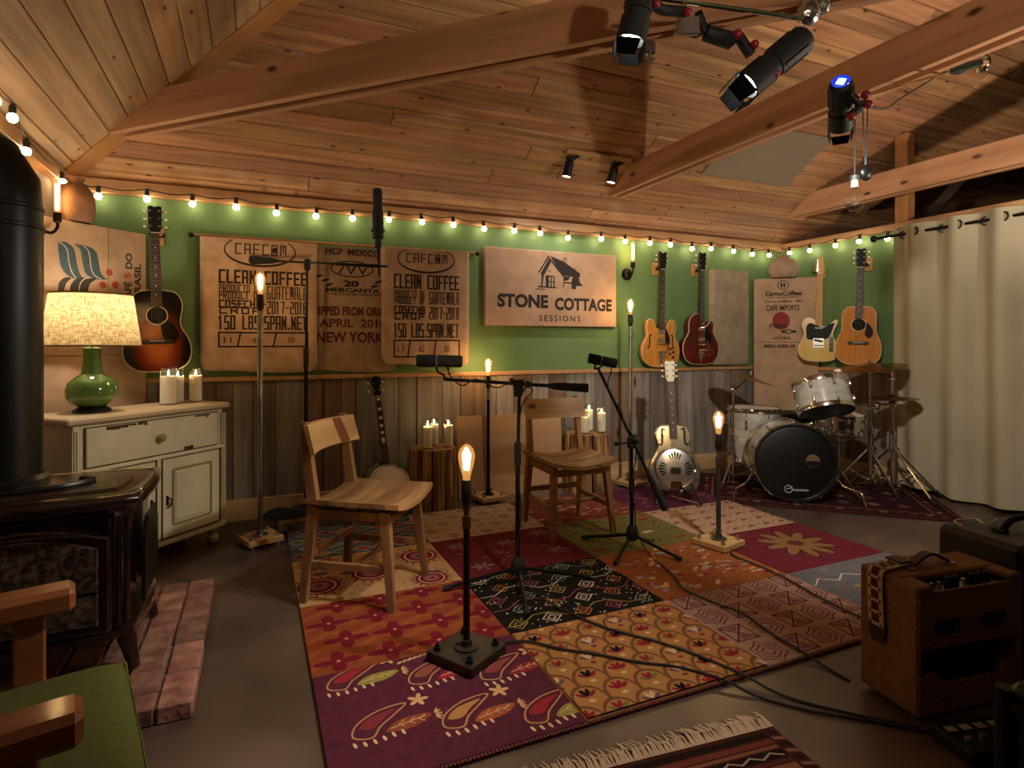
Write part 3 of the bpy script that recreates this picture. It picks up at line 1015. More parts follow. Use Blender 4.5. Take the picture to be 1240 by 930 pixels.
def neck_parts(t, zj, znut, zfb, w0, w1, yb, fb_mat, neck_mat, scale_len, head, head_mat, dots=True, flare=True, side_tuners=None, head_face=None):
    """zj: where the neck meets the body; znut: nut; zfb: lower end of the fretboard; yb: y of the body top"""
    mb = MB()
    n = 8; vs = []; fs = []
    for (z, w) in ((zj - .02, w0), (znut, w1)):
        for k in range(n + 1):
            a = PI * k / n
            vs.append((w / 2 * math.cos(a), yb + .018 * math.sin(a) - .002, z))
    for k in range(n): fs.append((k, k + 1, n + 2 + k, n + 1 + k))
    fs.append(list(range(n + 1))); fs.append([n + 1 + k for k in range(n + 1)][::-1]); fs.append((0, n + 1, 2 * n + 1, n))
    mb.add(vs, fs)
    nk = mb.build('neck', neck_mat, t)
    fb = MB()
    vs = []
    for (z, w) in ((zfb, w0 + .002), (znut, w1 + .001)):
        for (sx, yy) in ((-1, yb - .001), (1, yb - .001), (1, yb - .0065), (-1, yb - .0065)): vs.append((sx * w / 2, yy, z))
    fb.add(vs, [(0, 1, 2, 3), (7, 6, 5, 4), (0, 4, 5, 1), (1, 5, 6, 2), (2, 6, 7, 3), (3, 7, 4, 0)])
    f_o = fb.build('fretboard', fb_mat, nk, smooth=False)
    fr = frets_mb(zfb, znut, w0, w1, yb - .0068, 20, scale_len).build('frets', STRG, nk, smooth=False); fr['kind'] = 'stuff'
    if dots:
        d = MB()
        for k in (3, 5, 7, 9, 12, 15):
            z = znut - scale_len * (1 - 2 ** (-(k - .5) / 12))
            if z < zfb: continue
            d.cyl((0, yb - .0062, z), (0, yb - .0072, z), .0035, n=8)
        d.build('inlays', PEARL if fb_mat is not MAPLE else BLKP, nk)['kind'] = 'stuff'
    MB().box((0, yb - .005, znut + .002), (w1, .008, .004)).build('nut', BONE, nk, smooth=False)
    hd = MB().prism(head, yb - .002, yb + .013, bev=.0015).build('headstock', head_mat, t, smooth=False)
    if head_face: MB().prism(inset(head if sum(head[i][0] * head[(i + 1) % len(head)][1] - head[(i + 1) % len(head)][0] * head[i][1] for i in range(len(head))) > 0 else head[::-1], .002), yb - .004, yb - .002).build('head_veneer', head_face, hd, smooth=False)
    return nk, hd


def tuners(hd, posns, y, btn=PEARL):
    for (x, z, sx) in posns:
        p = MB()
        p.m(0).cyl((x, y + .004, z), (x, y - .016, z), .0042, n=8).cyl((x, y - .004, z), (x, y - .006, z), .007, n=10)
        p.cyl((x, y + .02, z), (x + sx * .022, y + .02, z), .003, n=6)
        p.m(1).sphere((x + sx * .03, y + .02, z), .009, 8, 6, (1, .55, .8))
        p.build('tuner', [CHROME, btn], hd)


def strings(t, z0, z1, w0, w1, y0, y1):
    mb = MB()
    for k in range(6):
        q = k / 5 - .5
        mb.tube([(q * w0, y0, z0), (q * w1, y1, z1)], .0005, 4)
    mb.build('strings', STRG, t)['kind'] = 'stuff'


def body_parts(t, outline, depth, top_mat, side_mat, bind=IVORY, hole=None, bev=.006):
    n = len(outline)
    b = MB().prism(outline, -depth + .002, 0, bev=bev).build('body', side_mat, t)
    tp = MB().prism(inset(ccw(outline), .0015), -depth - .0005, -depth + .003)
    top = tp.build('top', top_mat, b)
    if bind:
        MB().tube([(x, -depth + .003, z) for x, z in outline], .0034, 6, closed=True).build('binding', bind, b)
    return b, top


def ccw(p):
    A = sum(p[i][0] * p[(i + 1) % len(p)][1] - p[(i + 1) % len(p)][0] * p[i][1] for i in range(len(p)))
    return p if A > 0 else p[::-1]


def hanger(label, loc, rz, m_=None):
    t = thing('guitar_hanger', label, 'hanger', loc, rz, 'wooden guitar wall hangers')
    MB().box((0, -.012, 0), (.06, .024, .11), bev=.004).build('block', m_ or mat('hanger_wood', 'b58a52', .5, col2='9c713d', scale=8), t)
    y = MB().cyl((0, -.02, -.01), (0, -.07, -.01), .006)
    for s in (-1, 1): y.tube([(0, -.07, -.01), (s * .035, -.075, -.005), (s * .037, -.11, .005)], .006, 8)
    y.build('yoke', RUBBER, t)
    return t


def soundhole(b, z, r, yf, rose=IVORY):
    MB().prism(circ(0, z, r, n=28), yf - .0012, yf + .001).build('soundhole', mat('hole_dark', '0c0806', .9), b, smooth=False)
    MB().tube([(r * 1.08 * math.cos(a), yf, z + r * 1.08 * math.sin(a)) for a in [k * PI / 16 for k in range(32)]], .003, 5, closed=True).build('rosette', rose, b)


def acoustic(name, label, loc, rz, half, depth, top_mat, side_mat, neck_mat, L, zj, znut, head, guard, guard_mat, hole_z, br_z, tilt=0, group=None, binding=IVORY):
    t = thing(name, label, 'guitar', loc, rz, group, rot=(0, tilt, rz) if tilt else None)
    ol = smoothpoly(mirror(half), 4)
    b, top = body_parts(t, ol, depth, top_mat, side_mat, binding)
    yf = -depth
    soundhole(b, hole_z, .05, yf - .001)
    MB().prism(smoothpoly(guard, 4), yf - .0025, yf).build('pickguard', guard_mat, b, smooth=False)
    br = MB().box((0, yf - .005, br_z), (.155, .010, .028), bev=.004).build('bridge', ROSE, b)
    MB().box((0, yf - .011, br_z + .006), (.075, .004, .004)).build('saddle', BONE, br, smooth=False)
    scale_len = znut - br_z
    nk, hd = neck_parts(t, zj, znut, hole_z + .05, .056, .044, yf, ROSE, neck_mat, scale_len, head, neck_mat, head_face=BLKP)
    zs = [znut + .04, znut + .085, znut + .13]
    tuners(hd, [(s * .024, z, s) for s in (-1, 1) for z in zs], yf)
    strings(t, br_z, znut, .055, .036, yf - .014, yf - .009)
    return t


hd_ac = lambda zn, h=.165: [(-.021, zn), (.021, zn), (.034, zn + .03), (.036, zn + h - .01), (.02, zn + h - .004), (0, zn + h - .012), (-.02, zn + h - .004), (-.036, zn + h - .01), (-.034, zn + .03)]
half_small = [(0, 0), (.09, .006), (.152, .045), (.174, .115), (.16, .19), (.128, .25), (.118, .295), (.127, .35), (.13, .405), (.1, .462), (.035, .478)]
BUR = burst('sunburst_top', 'b0602a', '6e2a12', '140806', 0, .17, .19, .30)
acoustic('acoustic_guitar', 'dark sunburst acoustic guitar hanging above the cream cabinet', (-.518, 4.085, 1.005), 0, half_small, .10, BUR, MAHOG, MAHOG, 1, .478, .815, hd_ac(.815),
         [(.02, .285), (.055, .30), (.10, .255), (.11, .20), (.075, .16), (.03, .20)], mat('dark_guard', '1a0d09', .2, coat=.5), .33, .175, tilt=-.02)
hanger('plain wooden block with a black yoke holding the sunburst acoustic guitar', (-.55, YB, 1.84), 0)
half_dread = [(x_ * .9, z_) for x_, z_ in [(0, 0), (.1, .006), (.168, .05), (.186, .13), (.172, .21), (.146, .265), (.138, .31), (.14, .37), (.136, .43), (.1, .478), (.035, .488)]]
ACT = mat('spruce_top', 'c07c33', .25, col2='ad6a28', scale=5, stretch=(14, 14, .5), coat=.5)
acoustic('acoustic_guitar', 'honey coloured acoustic guitar with dark pickguard hanging beside the curtain', (4.73, 3.355, .993), -PI / 2 + .45, half_dread, .105, ACT, mat('amber_side', '7a3f1a', .3, coat=.4), MAHOG, 1, .488, .815, hd_ac(.815),
         [(.04, .355), (.075, .34), (.105, .29), (.1, .24), (.07, .225), (.045, .26), (.055, .30)], mat('dark_guard', '1a0d09'), .335, .18, tilt=.03)
hanger('wooden block holding the honey coloured acoustic guitar', (XR, 3.335, 1.845), -PI / 2)


def knob(parent, x, z, y, m_=BLKP, r=.011, h=.014):
    MB().cyl((x, y, z), (x, y - h, z), r, r * .8, 12).build('knob', m_, parent)


def humbucker(parent, z, y, w=.075, h=.036, x=0):
    p = MB().box((x, y - .006, z), (w, .012, h), bev=.003).build('pickup', CHROME, parent)
    d = MB()
    for k in range(6): d.cyl((x + (k - 2.5) * .01, y - .011, z + .006), (x + (k - 2.5) * .01, y - .0135, z + .006), .0024, n=6)
    d.build('pole_screws', STEEL, p)['kind'] = 'stuff'


def fhole(parent, x, zc, y, s):
    c = smoothpoly([(x + s * .018, zc + .055), (x + s * .006, zc + .062), (x, zc + .04), (x + s * .002, zc), (x + s * -.002, zc - .04), (x - s * .012, zc - .058), (x - s * .022, zc - .05)], 4, False)
    rr = [.0035 + .0035 * math.sin(PI * i / (len(c) - 1)) for i in range(len(c))]
    vs = []
    for i, p in enumerate(c):
        a = c[max(i - 1, 0)]; b = c[min(i + 1, len(c) - 1)]
        d = Vector((b[0] - a[0], b[1] - a[1])).normalized(); nn = Vector((-d.y, d.x)) * rr[i]
        vs += [(p[0] + nn.x, y - .0012, p[1] + nn.y), (p[0] - nn.x, y - .0012, p[1] - nn.y)]
    mb = MB().add(vs, [(2 * i, 2 * i + 1, 2 * i + 3, 2 * i + 2) for i in range(len(c) - 1)])
    for q in (0, -1): mb.add([(c[q][0] + .006 * math.cos(k * PI / 5), y - .0012, c[q][1] + .006 * math.sin(k * PI / 5)) for k in range(10)], [list(range(10))])
    mb.build('f_hole', mat('hole_dark', '0c0806'), parent, smooth=False)


def bigsby(parent, y, zt):
    f = MB()
    f.prism(smoothpoly([(-.03, zt), (.03, zt), (.02, zt - .05), (.012, .02), (-.012, .02), (-.02, zt - .05)], 3), y - .006, y - .001)
    f.cyl((-.04, y - .016, zt - .005), (.04, y - .016, zt - .005), .009, n=12)
    f.cyl((-.034, y - .012, zt - .045), (.034, y - .012, zt - .045), .007, n=12)
    v = f.build('vibrato_tailpiece', CHROME, parent)
    MB().tube(smoothpoly([(.03, y - .018, zt - .008), (.05, y - .03, zt), (.052, y - .035, zt + .04), (.04, y - .036, zt + .09)], 4, False), .0045, 8).build('vibrato_arm', CHROME, v)


hd_gib = lambda zn, h=.175: smoothpoly([(-.022, zn), (.022, zn), (.036, zn + .04), (.041, zn + h * .8), (.036, zn + h), (.012, zn + h - .012), (-.012, zn + h - .012), (-.036, zn + h), (-.041, zn + h * .8), (-.036, zn + .04)], 2)
# semi-hollow, two cutaways
es_half = [(0, 0), (.1, .006), (.172, .05), (.203, .125), (.188, .20), (.158, .25), (.149, .29), (.158, .34), (.148, .40), (.112, .42), (.08, .39), (.058, .345), (.03, .33)]


def electric(name, label, loc, rz, outline, depth, top_mat, side_mat, neck_mat, head, fb, zj, znut, br_z, bind=IVORY, head_face=BLKP, tun=3, tilt=0, yaw=0):
    t = thing(name, label, 'guitar', loc, rz, None, rot=(0, tilt, rz))
    b, top = body_parts(t, outline, depth, top_mat, side_mat, bind)
    yf = -depth
    nk, hd = neck_parts(t, zj, znut, zj - .01, .055, .043, yf - .006, fb, neck_mat, znut - br_z, head, neck_mat, head_face=head_face)
    strings(t, br_z, znut, .05, .035, yf - .016, yf - .0145)
    return t, b, hd, yf


NAT = mat('natural_maple_top', 'c8893a', .22, col2='b4752a', scale=5, stretch=(10, 10, .8), coat=.6)
t, b, hd, yf = electric('semi_hollow_guitar', 'blonde semi-hollow electric guitar with two cutaways on the green wall', (3.283, 4.225, .965), 0, smoothpoly(mirror(es_half), 4), .045, NAT, mat('natural_side', 'a86a26', .25, coat=.5), MAHOG, hd_gib(.86, .16), ROSE, .345, .86, .2, tilt=.02)
tuners(hd, [(s * .026, .86 + z, s) for s in (-1, 1) for z in (.045, .085, .125)], yf - .006)
for s in (-1, 1): fhole(b, s * .125, .22, yf, -s)
humbucker(b, .31, yf); humbucker(b, .235, yf)
MB().prism(smoothpoly([(.035, .33), (.05, .335), (.085, .26), (.09, .205), (.05, .2), (.042, .25)], 3), yf - .007, yf - .005).build('pickguard', BLKP, b, smooth=False)
MB().box((0, yf - .008, .2), (.09, .012, .016), bev=.003).build('bridge', CHROME, b)
bigsby(b, yf, .135)
for (x, z) in ((.10, .16), (.135, .13), (.095, .115), (.13, .085)): knob(b, x, z, yf)
hanger('wooden block holding the blonde semi-hollow guitar', (3.283, YB, 1.838), 0)

# wine red single cutaway
red = [(0, 0), (.1, .006), (.175, .05), (.205, .13), (.19, .21), (.155, .265), (.14, .305), (.143, .35), (.138, .385), (.115, .40), (.085, .375), (.06, .345), (.03, .36),
       (-.03, .455), (-.08, .45), (-.125, .415), (-.142, .355), (-.138, .30), (-.155, .26), (-.19, .21), (-.205, .13), (-.175, .05), (-.1, .006)]
WINE = mat('wine_red', '5a0c10', .16, col2='4a080c', scale=3, coat=.8)
t, b, hd, yf = electric('hollow_body_guitar', 'wine red single-cutaway hollow-body electric guitar on the green wall', (3.722, 4.225, .981), 0, smoothpoly(red, 4), .06, WINE, mat('wine_red', ''), MAHOG, hd_gib(.855, .17), ROSE, .40, .855, .2, tilt=.015)
tuners(hd, [(s * .027, .855 + z, s) for s in (-1, 1) for z in (.045, .088, .132)], yf - .006)
for s in (-1, 1): fhole(b, s * .13, .21, yf, -s)
humbucker(b, .32, yf, .075, .034); humbucker(b, .225, yf, .075, .034)
MB().prism(smoothpoly([(.04, .33), (.07, .34), (.1, .28), (.11, .2), (.07, .195), (.045, .24)], 3), yf - .007, yf - .005).build('pickguard', BLKP, b, smooth=False)
MB().box((0, yf - .008, .178), (.09, .012, .016), bev=.003).build('bridge', CHROME, b)
bigsby(b, yf, .13)
for (x, z) in ((.115, .13), (.14, .1), (.09, .09), (.1, .37)): knob(b, x, z, yf, STEEL)
hanger('wooden block holding the wine red guitar', (3.728, YB, 1.845), 0)

# butterscotch solid body
tele = [(0, 0), (.08, .004), (.137, .03), (.158, .09), (.148, .155), (.122, .205), (.112, .245), (.122, .29), (.142, .335), (.146, .365), (.13, .372), (.10, .345), (.06, .318), (.03, .315),
        (-.03, .365), (-.05, .385), (-.09, .392), (-.125, .37), (-.135, .325), (-.122, .275), (-.118, .235), (-.135, .185), (-.158, .13), (-.158, .075), (-.13, .025), (-.08, .004)]
BUT = mat('butterscotch', 'd6b35c', .25, col2='c9a44a', scale=3, stretch=(6, 6, .6), coat=.6)
hd_t = smoothpoly([(-.021, .795), (.021, .795), (.026, .83), (.03, .86), (.022, .93), (.008, .945), (-.012, .93), (-.034, .86), (-.032, .825)], 3)
t, b, hd, yf = electric('solid_body_guitar', 'butterscotch yellow solid-body guitar with black pickguard above the drums', (4.70, 3.735, 1.01), -PI / 2 + .68, smoothpoly(tele, 4), .045, BUT, BUT, MAPLE, hd_t, MAPLE, .345, .795, .145, bind=mat('white_edge', 'ddd6bf', .4), head_face=None, tilt=.02)
tuners(hd, [(-.020, .82 + k * .019, -1) for k in range(6)], yf - .006, CHROME)
MB().prism(smoothpoly([(-.028, .33), (-.075, .345), (-.1, .31), (-.1, .25), (-.09, .2), (-.05, .195), (.0, .197), (.05, .2), (.08, .215), (.1, .26), (.115, .31), (.125, .345), (.08, .335), (.04, .305)], 3), yf - .003, yf - .0005).build('pickguard', BLKP, b, smooth=False)
MB().box((0, yf - .006, .30), (.07, .01, .02), bev=.004).build('pickup', CHROME, b)
br = MB().box((0, yf - .003, .165), (.085, .006, .085), bev=.001).build('bridge', mat('bridge_steel', 'cfcabd', .3, .8), b, smooth=False)
MB().box((0, yf - .008, .185), (.07, .008, .018), rot=(0, .2, 0), bev=.003).build('bridge_pickup', BLKP, br)
for k in range(3): MB().cyl((-.025 + k * .025 - .01, yf - .008, .142), (-.025 + k * .025 + .012, yf - .008, .142), .005, n=8).build('saddle', BRASS, br)
MB().box((.102, yf - .0025, .155), (.032, .004, .13), bev=.002).build('control_plate', CHROME, b)
knob(b, .102, .165, yf, CHROME); knob(b, .102, .125, yf, CHROME)
MB().cyl((0, -.022, 0), (0, -.022, -.012), .006, n=8).build('strap_button', CHROME, b)
hanger('wooden block holding the butterscotch guitar', (XR, 3.785, 1.83), -PI / 2)

# ------------------------------------------------------------------ string lights
BULBM = emis('warm_bulb', (1.0, .80, .50), 17)
CORD = mat('black_cord', '0f0e0d', .7)
sock_me = MB().cyl((0, 0, 0), (0, 0, .034), .013, n=10).cyl((0, 0, .034), (0, 0, .046), .008, n=8).mesh('socket', BLACKM)
bulb_me = MB().lathe([(.0001, -.036), (.012, -.033), (.0185, -.024), (.02, -.016), (.016, -.005), (.010, .002)], 12).mesh('bulb', BULBM)


def string_lights(label, pts, ends):
    """pts: bulb necks in order; the cord sags a little between them"""
    t = thing('string_lights', label, 'string lights', (0, 0, 0))
    path = []
    allp = [ends[0]] + [(x, y, z + .045) for x, y, z in pts] + [ends[1]]
    for a, b in zip(allp[:-1], allp[1:]):
        a = Vector(a); b = Vector(b)
        for k in range(6):
            q = k / 6
            p = a.lerp(b, q); p.z -= .016 * math.sin(PI * q)
            path.append(p)
    path.append(Vector(allp[-1]))
    MB().tube(path, .0035, 5).build('cord', CORD, t)
    for (x, y, z) in pts:
        tl = (R.uniform(-.12, .12), R.uniform(-.12, .12), 0)
        s = ob('socket', sock_me, t, (x, y, z), tl)
        ob('bulb', bulb_me, s)
    return t


bk = [(-0.856, 2.07), (-0.606, 2.078), (-0.359, 2.072), (-0.108, 2.075), (0.136, 2.06), (0.388, 2.06), (0.631, 2.066), (0.887, 2.08), (1.13, 2.082), (1.373, 2.082), (1.619, 2.07), (1.877, 2.076), (2.103, 2.073), (2.361, 2.056), (2.68, 2.07), (2.921, 2.066), (3.182, 2.07), (3.408, 2.07), (3.651, 2.052), (3.874, 2.066), (4.146, 2.06), (4.386, 2.046), (4.602, 2.05)]
string_lights('string of small warm bulbs along the top of the green back wall', [(x, 4.2, z) for x, z in bk], ((-.95, 4.2, 2.13), (4.74, 4.2, 2.1)))
string_lights('short string of bulbs along the top of the right wall above the yellow guitar', [(4.765, y, z) for y, z in [(4.1, 2.066), (3.873, 2.06), (3.61, 2.066), (3.384, 2.066), (3.14, 2.05)]], ((4.765, 4.2, 2.11), (4.765, 3.03, 2.105)))
string_lights('bulbs strung along the left wall above the stove pipe', [(-.96, 2.6, 2.10), (-.93, 2.904, 2.135), (-.93, 3.091, 2.135), (-.99, 3.466, 2.10), (-.99, 4.03, 2.095)], ((-.96, 2.3, 2.12), (-.99, 4.15, 2.12)))


# ------------------------------------------------------------------ filament bulbs
AMBER = glass('amber_glass', (1.0, .80, .52), .96)
CLEAR = glass('clear_glass', (1, 1, 1), .97)
_n = AMBER.node_tree; _e = _n.nodes.new('ShaderNodeEmission'); _e.inputs[0].default_value = (1, .50, .14, 1); _e.inputs[1].default_value = .16
_a = _n.nodes.new('ShaderNodeAddShader'); _mx = [q for q in _n.nodes if q.type == 'MIX_SHADER'][0]
_n.links.new(_mx.outputs[0], _a.inputs[0]); _n.links.new(_e.outputs[0], _a.inputs[1]); _n.links.new(_a.outputs[0], _n.nodes['Material Output'].inputs[0])
FIL = emis('filament', (1.0, .74, .44), 170)
FILT = emis('filament_tube', (1.0, .74, .42), 45)
EDP = [(.0135, 0), (.014, .012), (.018, .03), (.027, .062), (.0315, .085), (.0305, .1), (.024, .118), (.012, .130), (.004, .134), (.0001, .135)]


def edison(parent, loc, sub=True, sc=1.0):
    """teardrop bulb with a cage of filaments, neck at loc"""
    x, y, z = loc
    g = MB().lathe([(r * sc, h * sc) for r, h in EDP], 20, Matrix.Translation(loc), caps=False).build('bulb', AMBER, parent)
    f = MB()
    for k in range(6):
        a = k * PI / 3
        f.tube([(x + .008 * sc * math.cos(a), y + .008 * sc * math.sin(a), z + .04 * sc), (x + .014 * sc * math.cos(a), y + .014 * sc * math.sin(a), z + .1 * sc)], .0022 * sc, 5)
    f.build('filament', FIL, g)
    MB().cyl((x, y, z + .005), (x, y, z + .045 * sc), .004, .002, 8).build('glass_stem', CLEAR, g)


WOODP = mat('pale_plate_wood', 'b8935f', .5, col2='a37c49', scale=4, stretch=(1, 7, 7))
GALV = mat('galvanised_pipe', 'a9a6a0', .33, 1, col2='8d8a85', scale=14)
BLKPIPE = mat('black_pipe', '241d18', .4, .8, col2='33291f', scale=10)
GREYPIPE = mat('grey_pipe', '6d675f', .38, .9, col2='59534c', scale=12)
PLATED = mat('dark_plate', '3b3129', .45, .5, col2='2b231d', scale=7)


def pipe_lamp(label, loc, rz, zb_, pipe, plate, bolt, flange, r=.0125, ps=.2, coupler=True):
    t = thing('pipe_floor_lamp', label, 'floor lamp', (*loc, 0), rz, 'pipe lamps with bare filament bulbs')
    MB().box((0, 0, .034), (ps, ps, .032), bev=.003).build('base_plate', plate, t)
    for sx in (-1, 1):
        for sy in (-1, 1):
            p = MB().lathe([(.011, 0), (.011, .018), (.006, .019), (.006, .049), (.013, .05), (.013, .062), (.008, .063), (.008, .074)], 10, Matrix.Translation((sx * ps * .36, sy * ps * .36, 0)))
            p.build('bolt', bolt, t)
    MB().lathe([(.045, .05), (.045, .056), (.022, .06), (.02, .08), (.001, .08)], 20).build('flange', flange, t)
    zs = zb_ - .075
    MB().cyl((0, 0, .05), (0, 0, zs - .09), r, n=16).build('pole', pipe, t)
    c = MB().cyl((0, 0, zs - .10), (0, 0, zs - .055), r * 1.35, n=12).cyl((0, 0, zs - .055), (0, 0, zs - .035), r * .8, n=12).cyl((0, 0, zs - .035), (0, 0, zs - .02), r * 1.2, n=12)
    c.build('coupling', BRASS if pipe is BLKPIPE else GALV, t)
    s = MB().lathe([(.012, zs - .02), (.02, zs), (.021, zs + .04), (.019, zs + .045), (.019, zs + .072), (.016, zs + .078)], 16).build('lamp_socket', mat('socket_bakelite', '1b1512', .35, .3), t)
    MB().cyl((.02, 0, zs + .02), (.038, 0, zs + .02), .004, n=6).build('switch_key', BRASS, s)
    edison(t, (0, 0, zb_))
    return t


pipe_lamp('tall galvanised pipe lamp in front of the leftmost coffee sack', (.031, 3.718), .35, 1.455, GALV, WOODP, STEEL, GALV, .015)
pipe_lamp('short dark pipe lamp on a black plate at the front of the rug', (.716, 2.035), .55, .665, BLKPIPE, PLATED, BLACK, PLATED, .0125, .21)
pipe_lamp('short grey pipe lamp on a wooden plate in front of the drums', (2.435, 2.58), .25, .65, GREYPIPE, WOODP, STEEL, GREYPIPE, .0135, .21)
pipe_lamp('black pipe lamp by the wall behind the two wooden chairs', (1.588, 4.03), .15, .93, BLACK, WOODP, STEEL, BLACK, .012)
pipe_lamp('tall silver pipe lamp below the wall sconce, behind the leaning microphone stand', (2.82, 3.98), .2, 1.405, GALV, WOODP, STEEL, GALV, .014)


# ------------------------------------------------------------------ wall sconces with tube bulbs
def sconce(label, loc, rz):
    t = thing('wall_sconce', label, 'wall lamp', loc, rz, 'tube bulb wall sconces')
    Mx = Matrix.Rotation(PI / 2, 4, 'X')
    MB().lathe([(.052, 0), (.052, .012), (.04, .03), (.018, .04), (.0001, .042)], 20, Mx).build('wall_plate', IRON, t)
    MB().tube(smoothpoly([(0, -.03, 0), (.0, -.07, -.01), (.0, -.095, .02), (0, -.095, .05)], 4, False), .008, 8).build('arm', IRON, t)
    MB().lathe([(.012, .045), (.02, .055), (.02, .095), (.016, .10)], 14, Matrix.Translation((0, -.095, 0))).build('lamp_socket', IRON, t)
    g = MB().lathe([(.013, .10), (.0155, .115), (.0155, .26), (.011, .275), (.0001, .28)], 14, Matrix.Translation((0, -.095, 0)), caps=False).build('tube_bulb', AMBER, t)
    f = MB()
    for k in range(4):
        a = k * PI / 2
        f.cyl((.007 * math.cos(a), -.095 + .007 * math.sin(a), .12), (.007 * math.cos(a), -.095 + .007 * math.sin(a), .25), .0022, n=5)
    f.build('filament', FILT, g)
    return t


sconce('dark iron wall sconce with a glowing tube bulb right of the cottage sign', (2.985, YB, 1.775), 0)
sconce('dark iron wall sconce glowing between the stove pipe and the brown sack', (XL, 3.80, 1.765), PI / 2)


# ------------------------------------------------------------------ cream cabinet across the corner
CREAM = mat('cream_paint', 'ddd5b4', .5, col2='ccc4a2', scale=5, bump=.03, bscale=30)
CREAMT = mat('cream_top', 'cbb692', .45, col2='bba27c', scale=4, stretch=(1, 6, 6))
GLAZE = mat('brown_glaze', '5a4526', .7)
cab = thing('cabinet', 'distressed cream painted cabinet with one drawer and two doors in the left corner', 'cabinet', (-.774, 3.27, 0), math.radians(43.8))
CW, CD, CH = .867, .37, .82
MB().box((CW / 2, CD / 2 + .005, .09 + (CH - .115) / 2), (CW - .04, CD - .02, CH - .115), bev=.003).build('body', CREAM, cab)
MB().box((CW / 2, CD / 2, CH - .016), (CW + .03, CD + .02, .032), bev=.008).build('top', CREAMT, cab)
MB().box((CW / 2, CD / 2, .105), (CW, CD, .035), bev=.008).build('plinth', CREAM, cab)
for (x, y) in ((.06, .05), (CW - .06, .05), (.06, CD - .05), (CW - .06, CD - .05)):
    MB().lathe([(.022, 0), (.03, .012), (.034, .03), (.02, .048), (.026, .06), (.036, .075), (.038, .09)], 16, Matrix.Translation((x, y, 0))).build('bun_foot', CREAMT, cab)
dr = MB().box((CW / 2, .008, .675), (CW - .14, .022, .185), bev=.003).build('drawer', CREAM, cab)
g = MB()
for (cx, cz, w, h) in ((CW / 2, .77, CW - .135, .004), (CW / 2, .58, CW - .135, .004), (.0675, .675, .004, .19), (CW - .0675, .675, .004, .19)): g.box((cx, .012, cz), (w, .018, h))
g.build('gap_line', GLAZE, dr, smooth=False)['kind'] = 'stuff'  # thin brown strips along the drawer gaps
ch = MB()
r2 = random.Random(5)
for (x0, x1, z) in ((.16, .30, .766), (.32, .36, .768), (CW - .22, CW - .13, .766), (CW - .26, CW - .24, .584), (.58, .62, .584)):
    x = x0
    while x < x1:
        w = r2.uniform(.012, .03); h = r2.uniform(.006, .02)
        ch.box((x + w / 2, -.0035, z - h / 2 if z > .7 else z + h / 2), (w, .0012, h)); x += w * .9
ch.build('chipped_paint', mat('bare_wood_chip', '4a2f1a', .8), dr, smooth=False)['kind'] = 'stuff'
kn = MB().lathe([(.008, 0), (.008, .012), (.02, .02), (.022, .03), (.014, .038), (.0001, .04)], 14, Matrix.Translation((CW / 2, -.002, .675)) @ Matrix.Rotation(PI / 2, 4, 'X')).build('knob', mat('glass_knob', '8f8a6c', .15, coat=.6), dr)
for sx in (0, 1):
    for k in range(3):
        MB().box((.022 + sx * (CW - .044) + (k - 1) * .011, .006, .45), (.006, .014, .62), bev=.002).build('reeded_pilaster', CREAM, cab)
MB().box((CW / 2, .006, .345), (.028, .018, .43), bev=.004).build('centre_stile', CREAM, cab)
MB().box((CW / 2, .004, .565), (CW - .04, .018, .02), bev=.004).build('rail', CREAM, cab)
for i, (xa, xb) in enumerate(((.055, CW / 2 - .017), (CW / 2 + .017, CW - .055))):
    w = xb - xa; cx = (xa + xb) / 2
    d = MB().box((cx, .008, .342), (w - .004, .022, .42), bev=.003).build('door', CREAM, cab)
    fr = .062
    fm = MB()
    for (c_, s_) in (((cx, -.006, .342 + .21 - fr), (w - 2 * fr, .01, .012)), ((cx, -.006, .342 - .21 + fr), (w - 2 * fr, .01, .012)), ((xa + fr, -.006, .342), (.012, .01, .42 - 2 * fr)), ((xb - fr, -.006, .342), (.012, .01, .42 - 2 * fr))): fm.box(c_, s_, bev=.003)
    fm.build('panel_moulding', mat('glazed_cream', '9c8b58', .55), d, smooth=False)
    MB().box((cx, -.004, .342), (w - 2 * fr - .03, .008, .42 - 2 * fr - .03), bev=.004).build('raised_panel', CREAM, d)
    g = MB()
    for (c_, s_) in (((cx, .0, .556), (w, .016, .004)), ((cx, .0, .128), (w, .016, .004)), ((xa - .001, .0, .342), (.004, .016, .43)), ((xb + .001, .0, .342), (.004, .016, .43))): g.box(c_, s_)
    g.build('gap_line', GLAZE, d, smooth=False)['kind'] = 'stuff'  # thin brown strips along the door gaps
    hx = (xb - .028) if i == 0 else (xa + .028)
    MB().box((hx, -.005, .33), (.012, .004, .05), bev=.001).tube(smoothpoly([(hx, -.006, .345), (hx + .012, -.02, .335), (hx + .008, -.022, .305), (hx - .006, -.012, .295)], 3, False), .004, 6).build('latch_handle', IRON, d)


